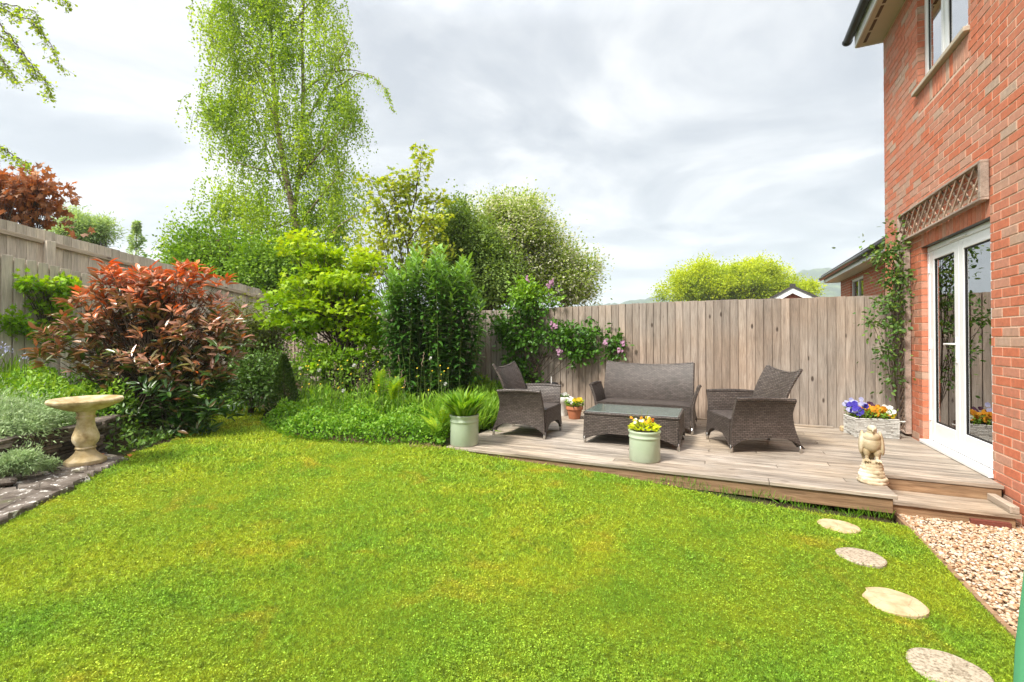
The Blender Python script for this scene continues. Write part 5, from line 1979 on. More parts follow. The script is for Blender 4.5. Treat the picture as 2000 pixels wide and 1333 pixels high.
# boulders in the bed edge
for i, (px, py, z0, s_) in enumerate(((28, 868, 0.60, 0.085), (12, 940, 0.41, 0.075), (98, 912, 0.42, 0.05))):
    b = MB()
    ellipsoid(b, (0, 0, 0), (s_, s_ * .7, s_ * .42), n=8)
    b.v = [(v[0] * (1 + RS.normal() * .05), v[1] * (1 + RS.normal() * .05), v[2] * (1 + RS.normal() * .06)) for v in b.v]
    o = b.build('boulder', M['slab'], None, smooth=False)
    o.location = tuple(gp(px, py, z0))
    tag(o, ['rounded brown boulder beneath the large silver shrub', 'mossy boulder beneath the small silver shrub', 'small flat stone at the foot of the dry-stone wall'][i], 'boulder')

# ------------------------------------------------------------------ green cover at the right border
gcb = MB()
gc = at(2222, 1250, 1.42)
gpts = []
for (z, r_) in ((0.0, 0.262), (0.15, 0.256), (0.32, 0.247), (0.53, 0.231), (0.68, 0.222), (0.77, 0.210), (0.90, 0.19), (0.97, 0.14), (1.0, 0.01)):
    gpts.append((r_, z))
gcb.lathe(gpts, 48, flute=lambda th, z: 1 + (0.018 + 0.02 * max(0, 0.6 - z)) * math.sin(9 * th + 3 * z) + 0.012 * math.sin(17 * th - 6 * z))
o = gcb.build('fabric_cover', Mt('mint_green_fabric', 0.8, 0.2).m, None, smooth=True)
gmt = bpy.data.materials['mint_green_fabric'].node_tree.nodes['Principled BSDF']
gmt.inputs['Base Color'].default_value = (0.12, 0.42, 0.22, 1)
o.location = (gc.x, gc.y, 0.06)
o.scale = (1, 1, 1.0)
tag(o, 'mint green fabric cover at the right picture border over the gravel', 'cover')

# ------------------------------------------------------------------ trees beyond the fences


def hang_strands(E, n, ln, step, size, spread=0.035, up_n=0.2):
    """drooping twigs with leaves along them; returns leaf arrays and strand lines"""
    st, dd, _ = sample_ell(E, n, 0.6)
    P, D, lines = [], [], []
    for i in range(n):
        l_ = RS.uniform(ln[0], ln[1])
        a = RS.rand() * 6.283
        out_ = np.array([math.cos(a), math.sin(a), 0]) * 0.35 + dd[i] * np.array([0.5, 0.5, 0])
        m = max(3, int(l_ / step))
        ts = np.linspace(0, 1, m)
        line = st[i][None] + out_[None] * (l_ * 0.6 * ts ** 0.7)[:, None] + np.array([0, 0, -1.0])[None] * (l_ * (ts ** 1.5) * 0.9 - 0.10 * l_ * np.sin(ts * 3.14))[:, None]
        lines.append(line[::max(1, m // 5)])
        P.append(line + RS.normal(size=(m, 3)) * spread)
        D.append(RS.normal(size=(m, 3)) * 0.8 + np.array([0, 0, -0.7]))
    P = np.concatenate(P); D = np.concatenate(D)
    k = len(P)
    N = RS.normal(size=(k, 3)) * 0.8 + np.array([0, 0, up_n])
    return P, D, N + np.array([-0.15, -0.35, 0.45]), RS.uniform(size[0], size[1], k), lines


def gz(p):
    return float(ground_z(np.array(p[0]), np.array(p[1])))


YB = 12.6
bbase = at(560, 660, YB); bbase.z = -0.2
birch = thing('birch_tree', 'tall weeping birch with pale trunk rising above the back shrubs', 'tree', bbase)
o0 = np.array(bbase)
wb = MB()
tr_px = [(600, 680), (592, 560), (578, 440), (556, 330), (540, 240), (532, 130), (527, 20), (522, -150), (520, -330)]
tpts = [at(px, py, YB) for px, py in tr_px]
tpts[0].z = -0.2
wb.tube([p - bbase for p in tpts], [0.12, 0.105, 0.09, 0.075, 0.062, 0.05, 0.04, 0.025, 0.01], 8)
tr2 = [at(px, py, YB + 0.3) for px, py in [(575, 420), (588, 300), (592, 180), (590, 60), (600, -120), (610, -260)]]
wb.tube([p - bbase for p in tr2], [0.06, 0.052, 0.045, 0.036, 0.02, 0.008], 7)
limbs = [((570, 400), (500, 250), (455, 110)), ((545, 250), (490, 120), (440, -20)), ((560, 340), (480, 330), (420, 300)), ((590, 250), (650, 150), (690, 60)), ((585, 350), (650, 260), (690, 240)),
         ((590, 500), (500, 440), (400, 430)), ((592, 520), (660, 430), (700, 420)), ((530, 100), (600, 10), (660, -60)), ((592, 180), (655, 120), (712, 143)),
         ((575, 430), (470, 470), (350, 480)), ((585, 440), (640, 360), (680, 330)), ((535, 150), (480, 60), (410, 30)), ((590, 540), (520, 520), (430, 520))]
for L3 in limbs:
    yy_ = YB + RS.uniform(-0.8, 0.9)
    a, m_, c_ = [at(px, py, (YB if i == 0 else yy_)) - bbase for i, (px, py) in enumerate(L3)]
    pts = [(1 - t_) ** 2 * a + 2 * t_ * (1 - t_) * m_ + t_ * t_ * c_ for t_ in np.linspace(0, 1, 8)]
    wb.tube(pts, list(np.linspace(0.034, 0.006, 8)), 5)
# right-hand arching spray
sp_ = [at(px, py, YB - 0.4) for px, py in [(660, 170), (700, 143), (730, 150), (755, 175), (770, 218)]]
wb.tube([p - bbase for p in sp_], [0.018, 0.014, 0.010, 0.006, 0.002], 5)
wb.build('trunk', M['birchbark'], birch, smooth=True)
Eb = []
for (px, py, rx, ry) in [(450, 40, 50, 60), (432, 90, 32, 40), (520, 20, 100, 80), (630, 30, 42, 70), (470, 150, 65, 70), (650, 130, 50, 70), (560, 130, 70, 80), (410, 245, 32, 40), (450, 230, 50, 60), (540, 240, 90, 70),
                         (650, 225, 58, 65), (690, 250, 20, 45), (470, 310, 55, 60), (590, 330, 80, 70), (640, 300, 45, 45), (660, 400, 55, 70), (600, 440, 80, 70), (480, 420, 70, 65), (430, 430, 40, 55), (540, 500, 110, 70), (400, 500, 70, 45), (660, 480, 60, 55),
                         (480, -80, 90, 80), (600, -90, 80, 80), (540, -200, 70, 90), (540, -310, 40, 60)]:
    Eb.append(ell(px, py - 28, YB, rx * 0.96, ry, 1.0))
P, D, N_, S_, lines = hang_strands(Eb, 4000, (0.25, 0.95), 0.034, (0.046, 0.078), 0.035)
# right spray leaves
Psp, Dsp = [], []
for i in range(len(sp_) - 1):
    for q in range(28):
        t_ = RS.rand()
        p = sp_[i].lerp(sp_[i + 1], t_)
        dl = RS.rand() ** 1.4 * 0.42 * (1 if i < 3 else 0.5)
        for r_ in range(5):
            Psp.append(np.array(p) + np.array([RS.normal() * .03, RS.normal() * .03, -dl * r_ / 5 + RS.normal() * 0.02])); Dsp.append(RS.normal(size=3) * .6 + np.array([0, 0, -.8]))
Psp = np.array(Psp); Dsp = np.array(Dsp)
P = np.concatenate([P, Psp]); D = np.concatenate([D, Dsp]); k = len(Psp)
N_ = np.concatenate([N_, RS.normal(size=(k, 3))]); S_ = np.concatenate([S_, RS.uniform(.035, .055, k)])
cc_, cd_, _ = sample_ell(Eb, 150, 0.7)
kk = np.repeat(np.arange(150), 200)
gg = RS.normal(size=(len(kk), 3)) * np.array([0.13, 0.13, 0.30])
P = np.concatenate([P, cc_[kk] + gg]); D = np.concatenate([D, RS.normal(size=(len(kk), 3)) * 0.8 + np.array([0, 0, -0.6])])
N_ = np.concatenate([N_, RS.normal(size=(len(kk), 3)) * 0.6 + np.array([-0.15, -0.5, 0.6])]); S_ = np.concatenate([S_, RS.uniform(0.045, 0.072, len(kk))])
sb2 = MB()
for l_ in lines[::3]:
    sb2.tube([p - o0 for p in l_], 0.0035, 3, cap=False)
tw = sb2.build('twigs', M['twig'], birch); tw['kind'] = 'stuff'
rn = 0.15 + 0.55 * RS.rand(len(P)) + 0.3 * np.sin(P[:, 0] * 2.2 + P[:, 2] * 1.7) * 0.5
put_leaves(birch, 'diamond', P, D, N_, S_, rn, M['l_birch'], foliage='crown', wide=1.15)

# overhanging spray at the upper left corner
YO = 5.6
ob = at(-420, 660, YO + 0.6); ob.z = 0.6
ov = thing('birch_tree', 'birch branches reaching in at the upper left corner of the picture', 'tree', ob)
wb = MB()
top = at(-380, -260, YO + 0.5) - ob
wb.tube(curve_pts((0, 0, 0), top, 0.02, 8, 0.02), list(np.linspace(0.11, 0.035, 8)), 8)
sprays = [[(-200, -80), (-60, -30), (0, 15), (60, 40), (100, 90), (122, 140)], [(-180, -40), (-40, 10), (10, 60), (50, 110), (90, 160), (100, 190)], [(-150, -60), (-40, 0), (20, 10), (70, 25), (80, 60)],
          [(-180, 40), (-60, 70), (-10, 100), (15, 130), (35, 160)], [(-200, -120), (0, -60), (60, -20), (120, -6), (140, 12)], [(-180, 230), (-60, 270), (0, 285), (35, 310), (60, 322)],
          [(-100, 10), (-20, 60), (30, 90), (60, 130), (75, 150)], [(-150, 110), (-40, 120), (-5, 125), (20, 150)]]
P, D = [], []
for sp in sprays:
    yo = YO + RS.uniform(-0.25, 0.25)
    pp = [np.array(at(px, py, yo)) for px, py in sp]
    fine = []
    for i in range(len(pp) - 1):
        for q in range(9):
            fine.append(pp[i] + (pp[i + 1] - pp[i]) * q / 9 + RS.normal(size=3) * 0.008)
    m = len(fine)
    wb.tube([p - np.array(ob) for p in fine], list(np.linspace(0.012, 0.0016, m)), 5)
    wb.tube([top * 0.8, Vector(fine[0] - np.array(ob))], [0.03, 0.012], 5)
    for i, p in enumerate(fine):
        if i < 8: continue
        for q in range(2):
            l_ = RS.uniform(0.05, 0.17)
            d = np.array([RS.normal() * .5, RS.normal() * .5, -0.7]) * l_
            wb.tube([p - np.array(ob), p + d - np.array(ob)], [0.0022, 0.001], 3)
            for r_ in range(5):
                P.append(p + d * RS.rand() + RS.normal(size=3) * 0.016); D.append(RS.normal(size=3) * .7 + np.array([0.2, 0, -.5]))
P = np.array(P); D = np.array(D); k = len(P)
wb.build('trunk', M['twig'], ov, smooth=True)
put_leaves(ov, 'diamond', P, D, RS.normal(size=(k, 3)) * .8 + np.array([0, 0, .3]), RS.uniform(.022, .042, k), 0.3 + 0.7 * RS.rand(k), M['l_birch'], nparts=60, foliage='crown', wide=1.2)

# green tree behind the left fence
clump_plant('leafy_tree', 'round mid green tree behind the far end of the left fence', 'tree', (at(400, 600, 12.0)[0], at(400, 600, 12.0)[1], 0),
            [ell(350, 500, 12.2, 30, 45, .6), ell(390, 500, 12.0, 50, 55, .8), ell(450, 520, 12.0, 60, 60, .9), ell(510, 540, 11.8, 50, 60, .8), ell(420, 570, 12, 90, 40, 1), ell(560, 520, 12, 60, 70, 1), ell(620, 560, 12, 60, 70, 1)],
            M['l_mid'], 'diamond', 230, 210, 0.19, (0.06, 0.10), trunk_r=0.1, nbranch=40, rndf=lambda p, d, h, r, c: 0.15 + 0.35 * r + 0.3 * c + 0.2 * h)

# yellow-green sapling with open crown
YS = 9.6
sbse = at(800, 600, YS); sbse.z = 0.2
sap = thing('young_tree', 'slender open-crowned tree with yellowish green leaves right of the birch', 'tree', sbse)
wb = MB(); P, D = [], []
stems = [[(790, 640), (795, 520), (803, 420), (818, 350), (826, 290)], [(795, 560), (775, 470), (745, 390), (722, 345)], [(795, 540), (830, 460), (850, 400), (858, 385)], [(800, 500), (780, 430), (770, 380), (762, 350)],
         [(798, 470), (830, 430), (862, 430)], [(800, 560), (760, 500), (735, 440), (728, 400)], [(800, 600), (830, 520), (850, 470), (846, 440)], [(803, 420), (790, 380), (800, 340)], [(740, 470), (765, 400), (790, 360)]]
for si, sp in enumerate(stems):
    yo = YS + RS.uniform(-0.3, 0.3)
    pp = [np.array(at(px, py, yo if i else YS)) for i, (px, py) in enumerate(sp)]
    fine = []
    for i in range(len(pp) - 1):
        for q in range(6): fine.append(pp[i] + (pp[i + 1] - pp[i]) * q / 6 + RS.normal(size=3) * 0.012)
    fine.append(pp[-1])
    m = len(fine)
    wb.tube([p - np.array(sbse) for p in fine], list(np.linspace(0.03 if si == 0 else 0.016, 0.003, m)), 5)
    for i in range(m // 3, m):
        for q in range(3 if si else 4):
            l_ = RS.uniform(0.12, 0.32)
            a = RS.rand() * 6.28
            d = np.array([math.cos(a), math.sin(a), RS.uniform(-.1, .6)]) * l_
            wb.tube([fine[i] - np.array(sbse), fine[i] + d - np.array(sbse)], [0.004, 0.0015], 3)
            for r_ in range(6):
                P.append(fine[i] + d * RS.uniform(0.6, 1.1) + RS.normal(size=3) * 0.05); D.append(np.array([math.cos(a), math.sin(a), -.5]) + RS.normal(size=3) * .5)
wb.build('trunk', M['twig'], sap, smooth=True)
P = np.array(P); D = np.array(D); k = len(P)
put_leaves(sap, 'maple', P, D, RS.normal(size=(k, 3)) * .5 + np.array([0, 0, .9]), RS.uniform(.07, .115, k), RS.rand(k), M['l_bronze'], nparts=120, foliage='crown')
clump_plant('young_tree', 'low mass of yellowish leaves around the slender tree behind the lime maple', 'shrub', (at(780, 600, 9.9)[0], at(780, 600, 9.9)[1], 0.1),
            [ell(740, 450, 9.9, 35, 60, .5), ell(790, 480, 9.9, 60, 55, .6), ell(760, 540, 9.9, 80, 50, .6), ell(840, 500, 9.8, 40, 50, .5), ell(715, 500, 9.9, 40, 60, .5)], M['l_bronze'], 'maple', 46, 34, 0.13, (0.07, 0.11), trunk_r=0.03)

# dark evergreen and blossoming hawthorn
YH = 10.8
clump_plant('evergreen_tree', 'dark dull green dense tree between the slender tree and the blossoming hawthorn', 'tree', (at(910, 600, YH)[0], at(910, 600, YH)[1], 0),
            [ell(895, 440, YH, 32, 38, .5), ell(880, 490, YH, 42, 60, .6), ell(930, 480, YH, 50, 60, .6), ell(960, 540, YH, 60, 60, .7), ell(890, 560, YH, 50, 60, .6), ell(900, 410, YH, 12, 18, .2)],
            M['l_evergreen'], 'diamond', 190, 240, 0.15, (0.045, 0.08), trunk_r=0.08, up=1.0, rndf=lambda p, d, h, r, c: 0.35 + 0.5 * r + 0.3 * c)
YW = 11.6
clump_plant('hawthorn_tree', 'hawthorn in white blossom leaning right over the back fence', 'tree', (at(1000, 600, YW)[0], at(1000, 600, YW)[1], 0),
            [ell(960, 420, YW, 55, 38, .8), ell(1010, 415, YW, 55, 35, .8), ell(1040, 450, YW, 55, 45, .9), ell(990, 480, YW, 80, 60, 1.), ell(1080, 500, YW, 50, 42, .8), ell(1110, 545, YW, 45, 42, .7), ell(1040, 550, YW, 80, 45, .9),
             ell(1135, 570, YW, 26, 22, .5), ell(1145, 505, YW, 22, 16, .4), ell(1150, 535, YW, 16, 16, .3)],
            M['l_hawthorn'], 'diamond', 330, 190, 0.15, (0.045, 0.078), up=1.1, trunk_r=0.1, power=0.5,
            rndf=lambda p, d, h, r, c: np.where(r + 0.35 * c > 0.80, 0.8 + 0.2 * r, 0.55 * r + 0.1 * h))

# copper maple and conifers beyond the left fence
clump_plant('copper_maple', 'copper-leaved maple overtopping the tall left fence', 'tree', (at(30, 660, 8.2)[0], at(30, 660, 8.2)[1], 0.5),
            [ell(-60, 370, 8.0, 70, 60, .5), ell(10, 360, 7.9, 45, 38, .5), ell(60, 375, 7.8, 45, 34, .5), ell(95, 385, 7.8, 26, 34, .4), ell(60, 415, 7.8, 60, 26, .4), ell(125, 447, 7.3, 26, 12, .15), ell(0, 410, 7.9, 40, 30, .4)],
            M['l_purple'], 'maple', 62, 26, 0.085, (0.09, 0.14), trunk_r=0.05, bark='twig', nparts=120, power=0.6)


def conifer(label, px, py_top, py_bot, Y, rpx, n, mat, lean=0.0, cat='tree', droop=0.3, name='conifer', size=(0.03, 0.05), base=None, seg=26, wobble=0.15):
    b_ = at(px, py_bot, Y)
    if base is not None: b_.z = base
    t_ = at(px + lean, py_top, Y)
    root = thing(name, label, cat, b_)
    h = t_.z - b_.z
    r0 = rpx / F * Y
    MB().tube([(0, 0, 0), tuple((t_ - b_) * 0.5), tuple(t_ - b_)], [0.05 * h / 3, 0.03 * h / 3, 0.004], 6).build('trunk', M['bark'], root)
    f = RS.rand(n) ** 0.8
    a = RS.rand(n) * 6.283
    lobes = 1 + wobble * np.sin(a * 5 + f * 23) + wobble * np.sin(f * seg * 3.1)
    prof = np.clip((1 - f) ** 0.75 * (0.55 + 0.45 * np.minimum(1, f * 6)), 0.03, 1)
    rr = r0 * prof * lobes * (0.55 + 0.45 * RS.rand(n) ** 0.5)
    ax = np.array(b_)[None] + (np.array(t_) - np.array(b_))[None] * f[:, None]
    pos = ax + np.stack([np.cos(a) * rr, np.sin(a) * rr, -droop * rr], 1)
    dr = np.stack([np.cos(a), np.sin(a), 0.5 - droop + RS.normal(size=n) * .4], 1)
    put_leaves(root, 'diamond', pos, dr, RS.normal(size=(n, 3)) * .6 + np.array([0, 0, .5]), RS.uniform(size[0], size[1], n), 0.2 + 0.7 * RS.rand(n), mat, foliage='crown', wide=0.6)
    return root


clump_plant('feathery_tree', 'loose feathery pale green tree top right beside the copper maple', 'tree', (at(150, 600, 13)[0], at(150, 600, 13)[1], 0.2),
            [ell(150, 450, 13.0, 22, 24, .4), ell(140, 425, 13.0, 12, 14, .3), ell(165, 432, 13.0, 12, 12, .3), ell(130, 460, 13, 16, 16, .3)], M['l_farconifer'], 'needle', 60, 110, 0.13, (0.07, 0.13), trunk_r=0.05, wide=2.2, nbranch=30)
clump_plant('feathery_tree', 'loose feathery pale green tree top with a nodding tip, second from the copper maple', 'tree', (at(193, 600, 13.2)[0], at(193, 600, 13.2)[1], 0.2),
            [ell(192, 455, 13.2, 16, 20, .3), ell(203, 440, 13.2, 10, 10, .2), ell(212, 458, 13.2, 5, 12, .15), ell(180, 465, 13.2, 14, 12, .3)], M['l_farconifer'], 'needle', 40, 100, 0.12, (0.07, 0.13), trunk_r=0.05, wide=2.2, nbranch=24)
conifer('small lone grey-green conifer above the middle of the left fence', 264, 433, 560, 18.0, 17, 1900, M['l_farconifer'], 3, size=(0.09, 0.16), seg=9, wobble=0.55)

# bright rounded tree beyond the right fence
YR = 42.0
E = [ell(1365, 560, YR, 45, 30, 3), ell(1345, 545, YR, 28, 24, 2.5), ell(1375, 535, YR, 36, 20, 2.5), ell(1455, 545, YR, 50, 30, 3), ell(1440, 532, YR, 28, 20, 2), ell(1485, 538, YR, 36, 22, 2.5), ell(1520, 552, YR, 32, 24, 2.5),
     ell(1545, 570, YR, 36, 20, 2.5), ell(1310, 575, YR, 26, 14, 2), ell(1400, 580, YR, 60, 25, 3), ell(1480, 580, YR, 60, 25, 3), ell(1563, 575, YR, 20, 22, 2), ell(1405, 562, YR, 22, 24, 2.5)]
p_ = at(1430, 620, YR)
clump_plant('broadleaf_tree', 'rounded bright yellow-green tree far beyond the right fence', 'tree', (p_[0], p_[1], -1), E, M['l_bright'], 'diamond', 520, 150, 0.32, (0.12, 0.22), power=0.28, trunk_r=0.35,
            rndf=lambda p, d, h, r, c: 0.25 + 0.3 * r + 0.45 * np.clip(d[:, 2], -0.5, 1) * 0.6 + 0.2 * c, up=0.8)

# hills: wooded ridge in the distance
hx, hv = [], []
ridge = [(-600, 640), (0, 640), (700, 630), (1000, 615), (1180, 596), (1240, 588), (1290, 580), (1340, 568), (1420, 556), (1500, 546), (1550, 537), (1590, 529), (1640, 526), (1700, 524), (1800, 530), (2000, 545), (2400, 600)]
rx_ = np.array([r[0] for r in ridge]); ry_ = np.array([r[1] for r in ridge])
pxs = np.arange(-600, 2401, 10)
rows = []
for j, (Yh, fr2) in enumerate(((520, 0.0), (640, 0.35), (760, 0.66), (860, 0.86), (960, 0.97), (1030, 1.0), (1200, 0.8))):
    row = []
    for px in pxs:
        py = float(np.interp(px, rx_, ry_))
        ztop = (660 - py) / F * 1030
        z_ = -4 + (ztop + 4) * fr2 + (RS.normal() * 1.6 if j in (4, 5) else RS.normal() * 2.5)
        q = at(px, 660, Yh)
        row.append((q[0], q[1], z_))
    rows.append(row)
V = np.array(rows).reshape(-1, 3)
m = len(pxs)
idx = np.arange(len(rows) * m).reshape(len(rows), m)
FQ = np.stack([idx[:-1, :-1], idx[:-1, 1:], idx[1:, 1:], idx[1:, :-1]], -1).reshape(-1, 4)
t = Mt('wooded_hillside', 0.95, 0.1)
t.col(t.ramp(t.noise(t.pos(), 0.03, 5, 0.6), [(0.35, (0.03, 0.055, 0.025)), (0.5, (0.055, 0.09, 0.035)), (0.66, (0.13, 0.18, 0.06))]))
t.bump(t.noise(t.pos(), 0.12, 5, 0.7), 1.0, 5.0)
g = np_mesh('hills', V, FQ, t.m, None, None, True)
g['kind'] = 'structure'

# ------------------------------------------------------------------ neighbouring houses beyond the right fence
NX, NY1 = 3.22, 0
cA = at(1642, 560, 14.0)
NX, NY1 = cA.x, cA.y           # far corner of the visible wall
ET = EYE + 110 / F * 14.0      # underside of the eaves
nb = thing('neighbour_house', 'red brick neighbouring house with white eaves beyond the right fence', 'house', (NX, NY1, 0))
nm_ = Mt('far_brick', 0.9, 0.2)
uvn = nm_.obj()
mp = nm_.n('ShaderNodeMapping'); mp.inputs['Rotation'].default_value = (0, R(90), R(90))
sx = nm_.n('ShaderNodeSeparateXYZ', {0: uvn}); cx3 = nm_.n('ShaderNodeCombineXYZ', {0: sx.outputs['Y'], 1: sx.outputs['Z']})
brk = nm_.n('ShaderNodeTexBrick', {'Scale': 1.0, 'Brick Width': 0.225, 'Row Height': 0.075, 'Mortar Size': 0.007, 'Color1': (0.48, 0.11, 0.05, 1), 'Color2': (0.42, 0.17, 0.10, 1), 'Mortar': (0.5, 0.36, 0.28, 1)})
nm_.l(cx3.outputs[0], brk.inputs['Vector'])
nm_.col(brk.outputs['Color'])
L0 = 8.0
wy0, wy1, wz0, wz1 = -2.45, -1.15, 1.7, ET - 0.10
pw_ = at(1660, 560, 14); 
b = MB()
for (a0, a1, c0, c1) in ((-L0, wy0, -1, ET), (wy1, 0, -1, ET), (wy0, wy1, -1, wz0), (wy0, wy1, wz1, ET)):
    b.box(0, a0, c0, 0.25, a1, c1)
b.box(0.26, -0.25, -1, 7, -0.001, ET)
b.build('wall', nm_.m, nb)
wfo = MB()
for (a0, a1, c0, c1) in ((wy0, wy0 + .06, wz0, wz1), (wy1 - .06, wy1, wz0, wz1), (wy0 + .061, wy1 - .061, wz0, wz0 + .06), (wy0 + .061, wy1 - .061, wz1 - .06, wz1)):
    wfo.box(0.04, a0, c0, 0.10, a1, c1)
wfo.box(0.045, (wy0 + wy1) / 2 - .03, wz0 + .061, 0.095, (wy0 + wy1) / 2 + .03, wz1 - .061)
w_o = wfo.build('window', M['upvc'], nb)
MB().box(0.07, wy0 + .06, wz0 + .06, 0.075, wy1 - .06, wz1 - .06).build('pane', M['glass'], w_o)
MB().box(-0.36, -L0, ET, 0.0, 0.25, ET + 0.015).build('soffit', M['fascia'], nb)
MB().box(-0.38, -L0, ET - 0.01, -0.361, 0.27, ET + 0.17).build('fascia', M['fascia'], nb)
MB().box(-0.36, 0.251, ET - 0.01, 1.0, 0.27, ET + 0.17).build('fascia_end', M['fascia'], nb)
gb = MB(); gb.tube([(-0.44, -L0, ET + 0.13), (-0.44, 0.36, ET + 0.13)], 0.055, 10)
gb.build('gutter', M['blackplastic'], nb, smooth=True)
b = MB()
for k in range(11):
    xa, za = -0.44 + k * 0.33, ET + 0.19 + k * 0.33 * 0.45
    b.add([(xa, -L0, za), (xa + .36, -L0, za + .162), (xa + .36, .33, za + .162), (xa, .33, za), (xa, -L0, za + .035), (xa + .36, -L0, za + .18), (xa + .36, .33, za + .18), (xa, .33, za + .035)],
          [(0, 3, 2, 1), (4, 5, 6, 7), (0, 1, 5, 4), (1, 2, 6, 5), (2, 3, 7, 6), (3, 0, 4, 7)])
b.build('roof', tilem, nb)
# little gable
YG = 24.0
gA = at(1548, 560, YG)
gh = thing('gabled_house', 'small brick gable with white bargeboards peeping over the right fence', 'house', (gA.x, gA.y, 0), -math.atan2(gA.x, gA.y))
hw = 48 / F * YG
zp = EYE + (660 - 562) / F * YG
zl = EYE + (660 - 590) / F * YG
slp = (zp - zl) / hw
hw2 = hw * 1.5; ze = zp - slp * hw2
b = MB()
b.add([(-hw2 * .9, 0, -1), (hw2 * .9, 0, -1), (hw2 * .9, 0, ze + .1), (0, 0, zp - .22), (-hw2 * .9, 0, ze + .1), (-hw2 * .9, 5, -1), (hw2 * .9, 5, -1), (hw2 * .9, 5, ze + .1), (0, 5, zp - .22), (-hw2 * .9, 5, ze + .1)],
      [(0, 1, 2, 3, 4), (9, 8, 7, 6, 5), (1, 6, 7, 2), (0, 4, 9, 5), (2, 7, 8, 3), (3, 8, 9, 4)])
nm2_ = plain('plain_far_brick', (0.46, 0.13, 0.07), 0.9, vary=0.25, scale=8)
b.build('wall', nm2_, gh)
for s_ in (-1, 1):
    b = MB()
    b.add([(0, -.2, zp - .30), (s_ * hw2, -.2, ze - .30), (s_ * hw2, -.2, ze), (0, -.2, zp), (0, -.16, zp - .30), (s_ * hw2, -.16, ze - .30), (s_ * hw2, -.16, ze), (0, -.16, zp)],
          [(0, 1, 2, 3), (7, 6, 5, 4), (0, 4, 5, 1), (1, 5, 6, 2), (2, 6, 7, 3)])
    b.build('bargeboard', M['fascia'], gh)
    b = MB()
    b.add([(0, -.26, zp + .002), (s_ * (hw2 + .1), -.26, ze - .05), (s_ * (hw2 + .1), 5.1, ze - .05), (0, 5.1, zp + .002), (0, -.26, zp + .10), (s_ * (hw2 + .1), -.26, ze + .05), (s_ * (hw2 + .1), 5.1, ze + .05), (0, 5.1, zp + .10)],
          [(0, 1, 2, 3), (7, 6, 5, 4), (0, 4, 5, 1), (1, 5, 6, 2), (2, 6, 7, 3)])
    b.build('roof', tilem, gh)
MB().box(-.13, -.27, zp + .06, .13, 5.1, zp + .17).build('ridge_tile', tilem, gh)

# ------------------------------------------------------------------ garden shrubs
# photinia
bp = at(300, 800, 5.15); bp.z = gz(bp)
YP = 5.15
Ep = [ell(240, 610, YP, 95, 60, .45), ell(350, 600, YP, 80, 62, .45), ell(300, 570, YP, 70, 40, .35), ell(180, 660, YP, 75, 60, .40), ell(400, 670, YP, 70, 65, .42), ell(290, 700, YP, 130, 80, .5), ell(230, 560, YP, 40, 34, .25),
      ell(355, 550, YP, 40, 28, .25), ell(130, 690, YP, 55, 32, .25), ell(420, 760, YP, 40, 60, .3), ell(195, 760, YP, 60, 60, .35), ell(400, 800, YP, 50, 45, .3), ell(310, 840, YP - .15, 70, 30, .3), ell(300, 800, YP - .1, 95, 65, .42), ell(340, 740, YP, 110, 55, .45), ell(235, 830, YP - .15, 50, 45, .3), ell(440, 640, YP, 40, 40, .25)]
ph = thing('photinia_shrub', 'large photinia shrub with red young leaves over green ones beside the bird bath', 'shrub', bp)
ncl = 520
cen, dd, _ = sample_ell(Ep, ncl, 0.42)
for i_, (px_, py_) in enumerate([(208, 522), (222, 533), (238, 540), (196, 545), (352, 524), (345, 535), (372, 530), (386, 522), (400, 540), (440, 548), (425, 552), (160, 572), (150, 590), (262, 545), (320, 540), (90, 655), (470, 660), (465, 640), (85, 690), (300, 548)]):
    cen[i_] = np.array(at(px_, py_, YP + RS.uniform(-.3, .2))); dd[i_] = (0, 0, 1)
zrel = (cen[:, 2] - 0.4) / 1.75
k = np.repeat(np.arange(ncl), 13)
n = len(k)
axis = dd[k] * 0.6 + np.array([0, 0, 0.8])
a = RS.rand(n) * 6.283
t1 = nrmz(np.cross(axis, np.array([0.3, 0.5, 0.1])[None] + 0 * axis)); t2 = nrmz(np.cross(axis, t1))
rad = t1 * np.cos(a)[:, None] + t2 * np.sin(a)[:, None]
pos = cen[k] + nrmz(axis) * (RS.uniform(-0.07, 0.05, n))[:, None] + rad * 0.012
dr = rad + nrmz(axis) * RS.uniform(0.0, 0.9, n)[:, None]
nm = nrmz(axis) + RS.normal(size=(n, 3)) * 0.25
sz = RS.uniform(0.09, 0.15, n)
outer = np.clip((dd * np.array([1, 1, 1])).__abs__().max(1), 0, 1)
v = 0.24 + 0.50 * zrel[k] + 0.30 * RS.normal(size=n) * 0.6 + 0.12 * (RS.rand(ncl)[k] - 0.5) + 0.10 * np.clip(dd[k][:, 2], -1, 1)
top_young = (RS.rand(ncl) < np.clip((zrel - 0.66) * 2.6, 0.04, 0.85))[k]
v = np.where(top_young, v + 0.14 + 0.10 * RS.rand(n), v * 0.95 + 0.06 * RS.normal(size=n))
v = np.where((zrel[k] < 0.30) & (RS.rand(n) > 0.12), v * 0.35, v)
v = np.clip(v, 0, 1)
wb = MB()
for i in range(ncl):
    st = np.array([RS.normal() * .05, RS.normal() * .05, RS.uniform(0.05, 0.5)])
    wb.tube(curve_pts(st, cen[i] - np.array(bp) + nrmz(axis[i * 13][None])[0] * 0.04, 0.05, 5, 0.05), [0.010, 0.007, 0.005, 0.0035, 0.002], 4)
wb.tube([(0, 0, -0.1), (0.01, 0, 0.3), (0.03, 0.01, 0.6)], [0.045, 0.035, 0.02], 7)
wb.build('stem', M['twig'], ph, smooth=True)
put_leaves(ph, 'oval', pos, dr, nm, sz, v, M['l_photinia'], nparts=300, wide=0.62, smooth=True)

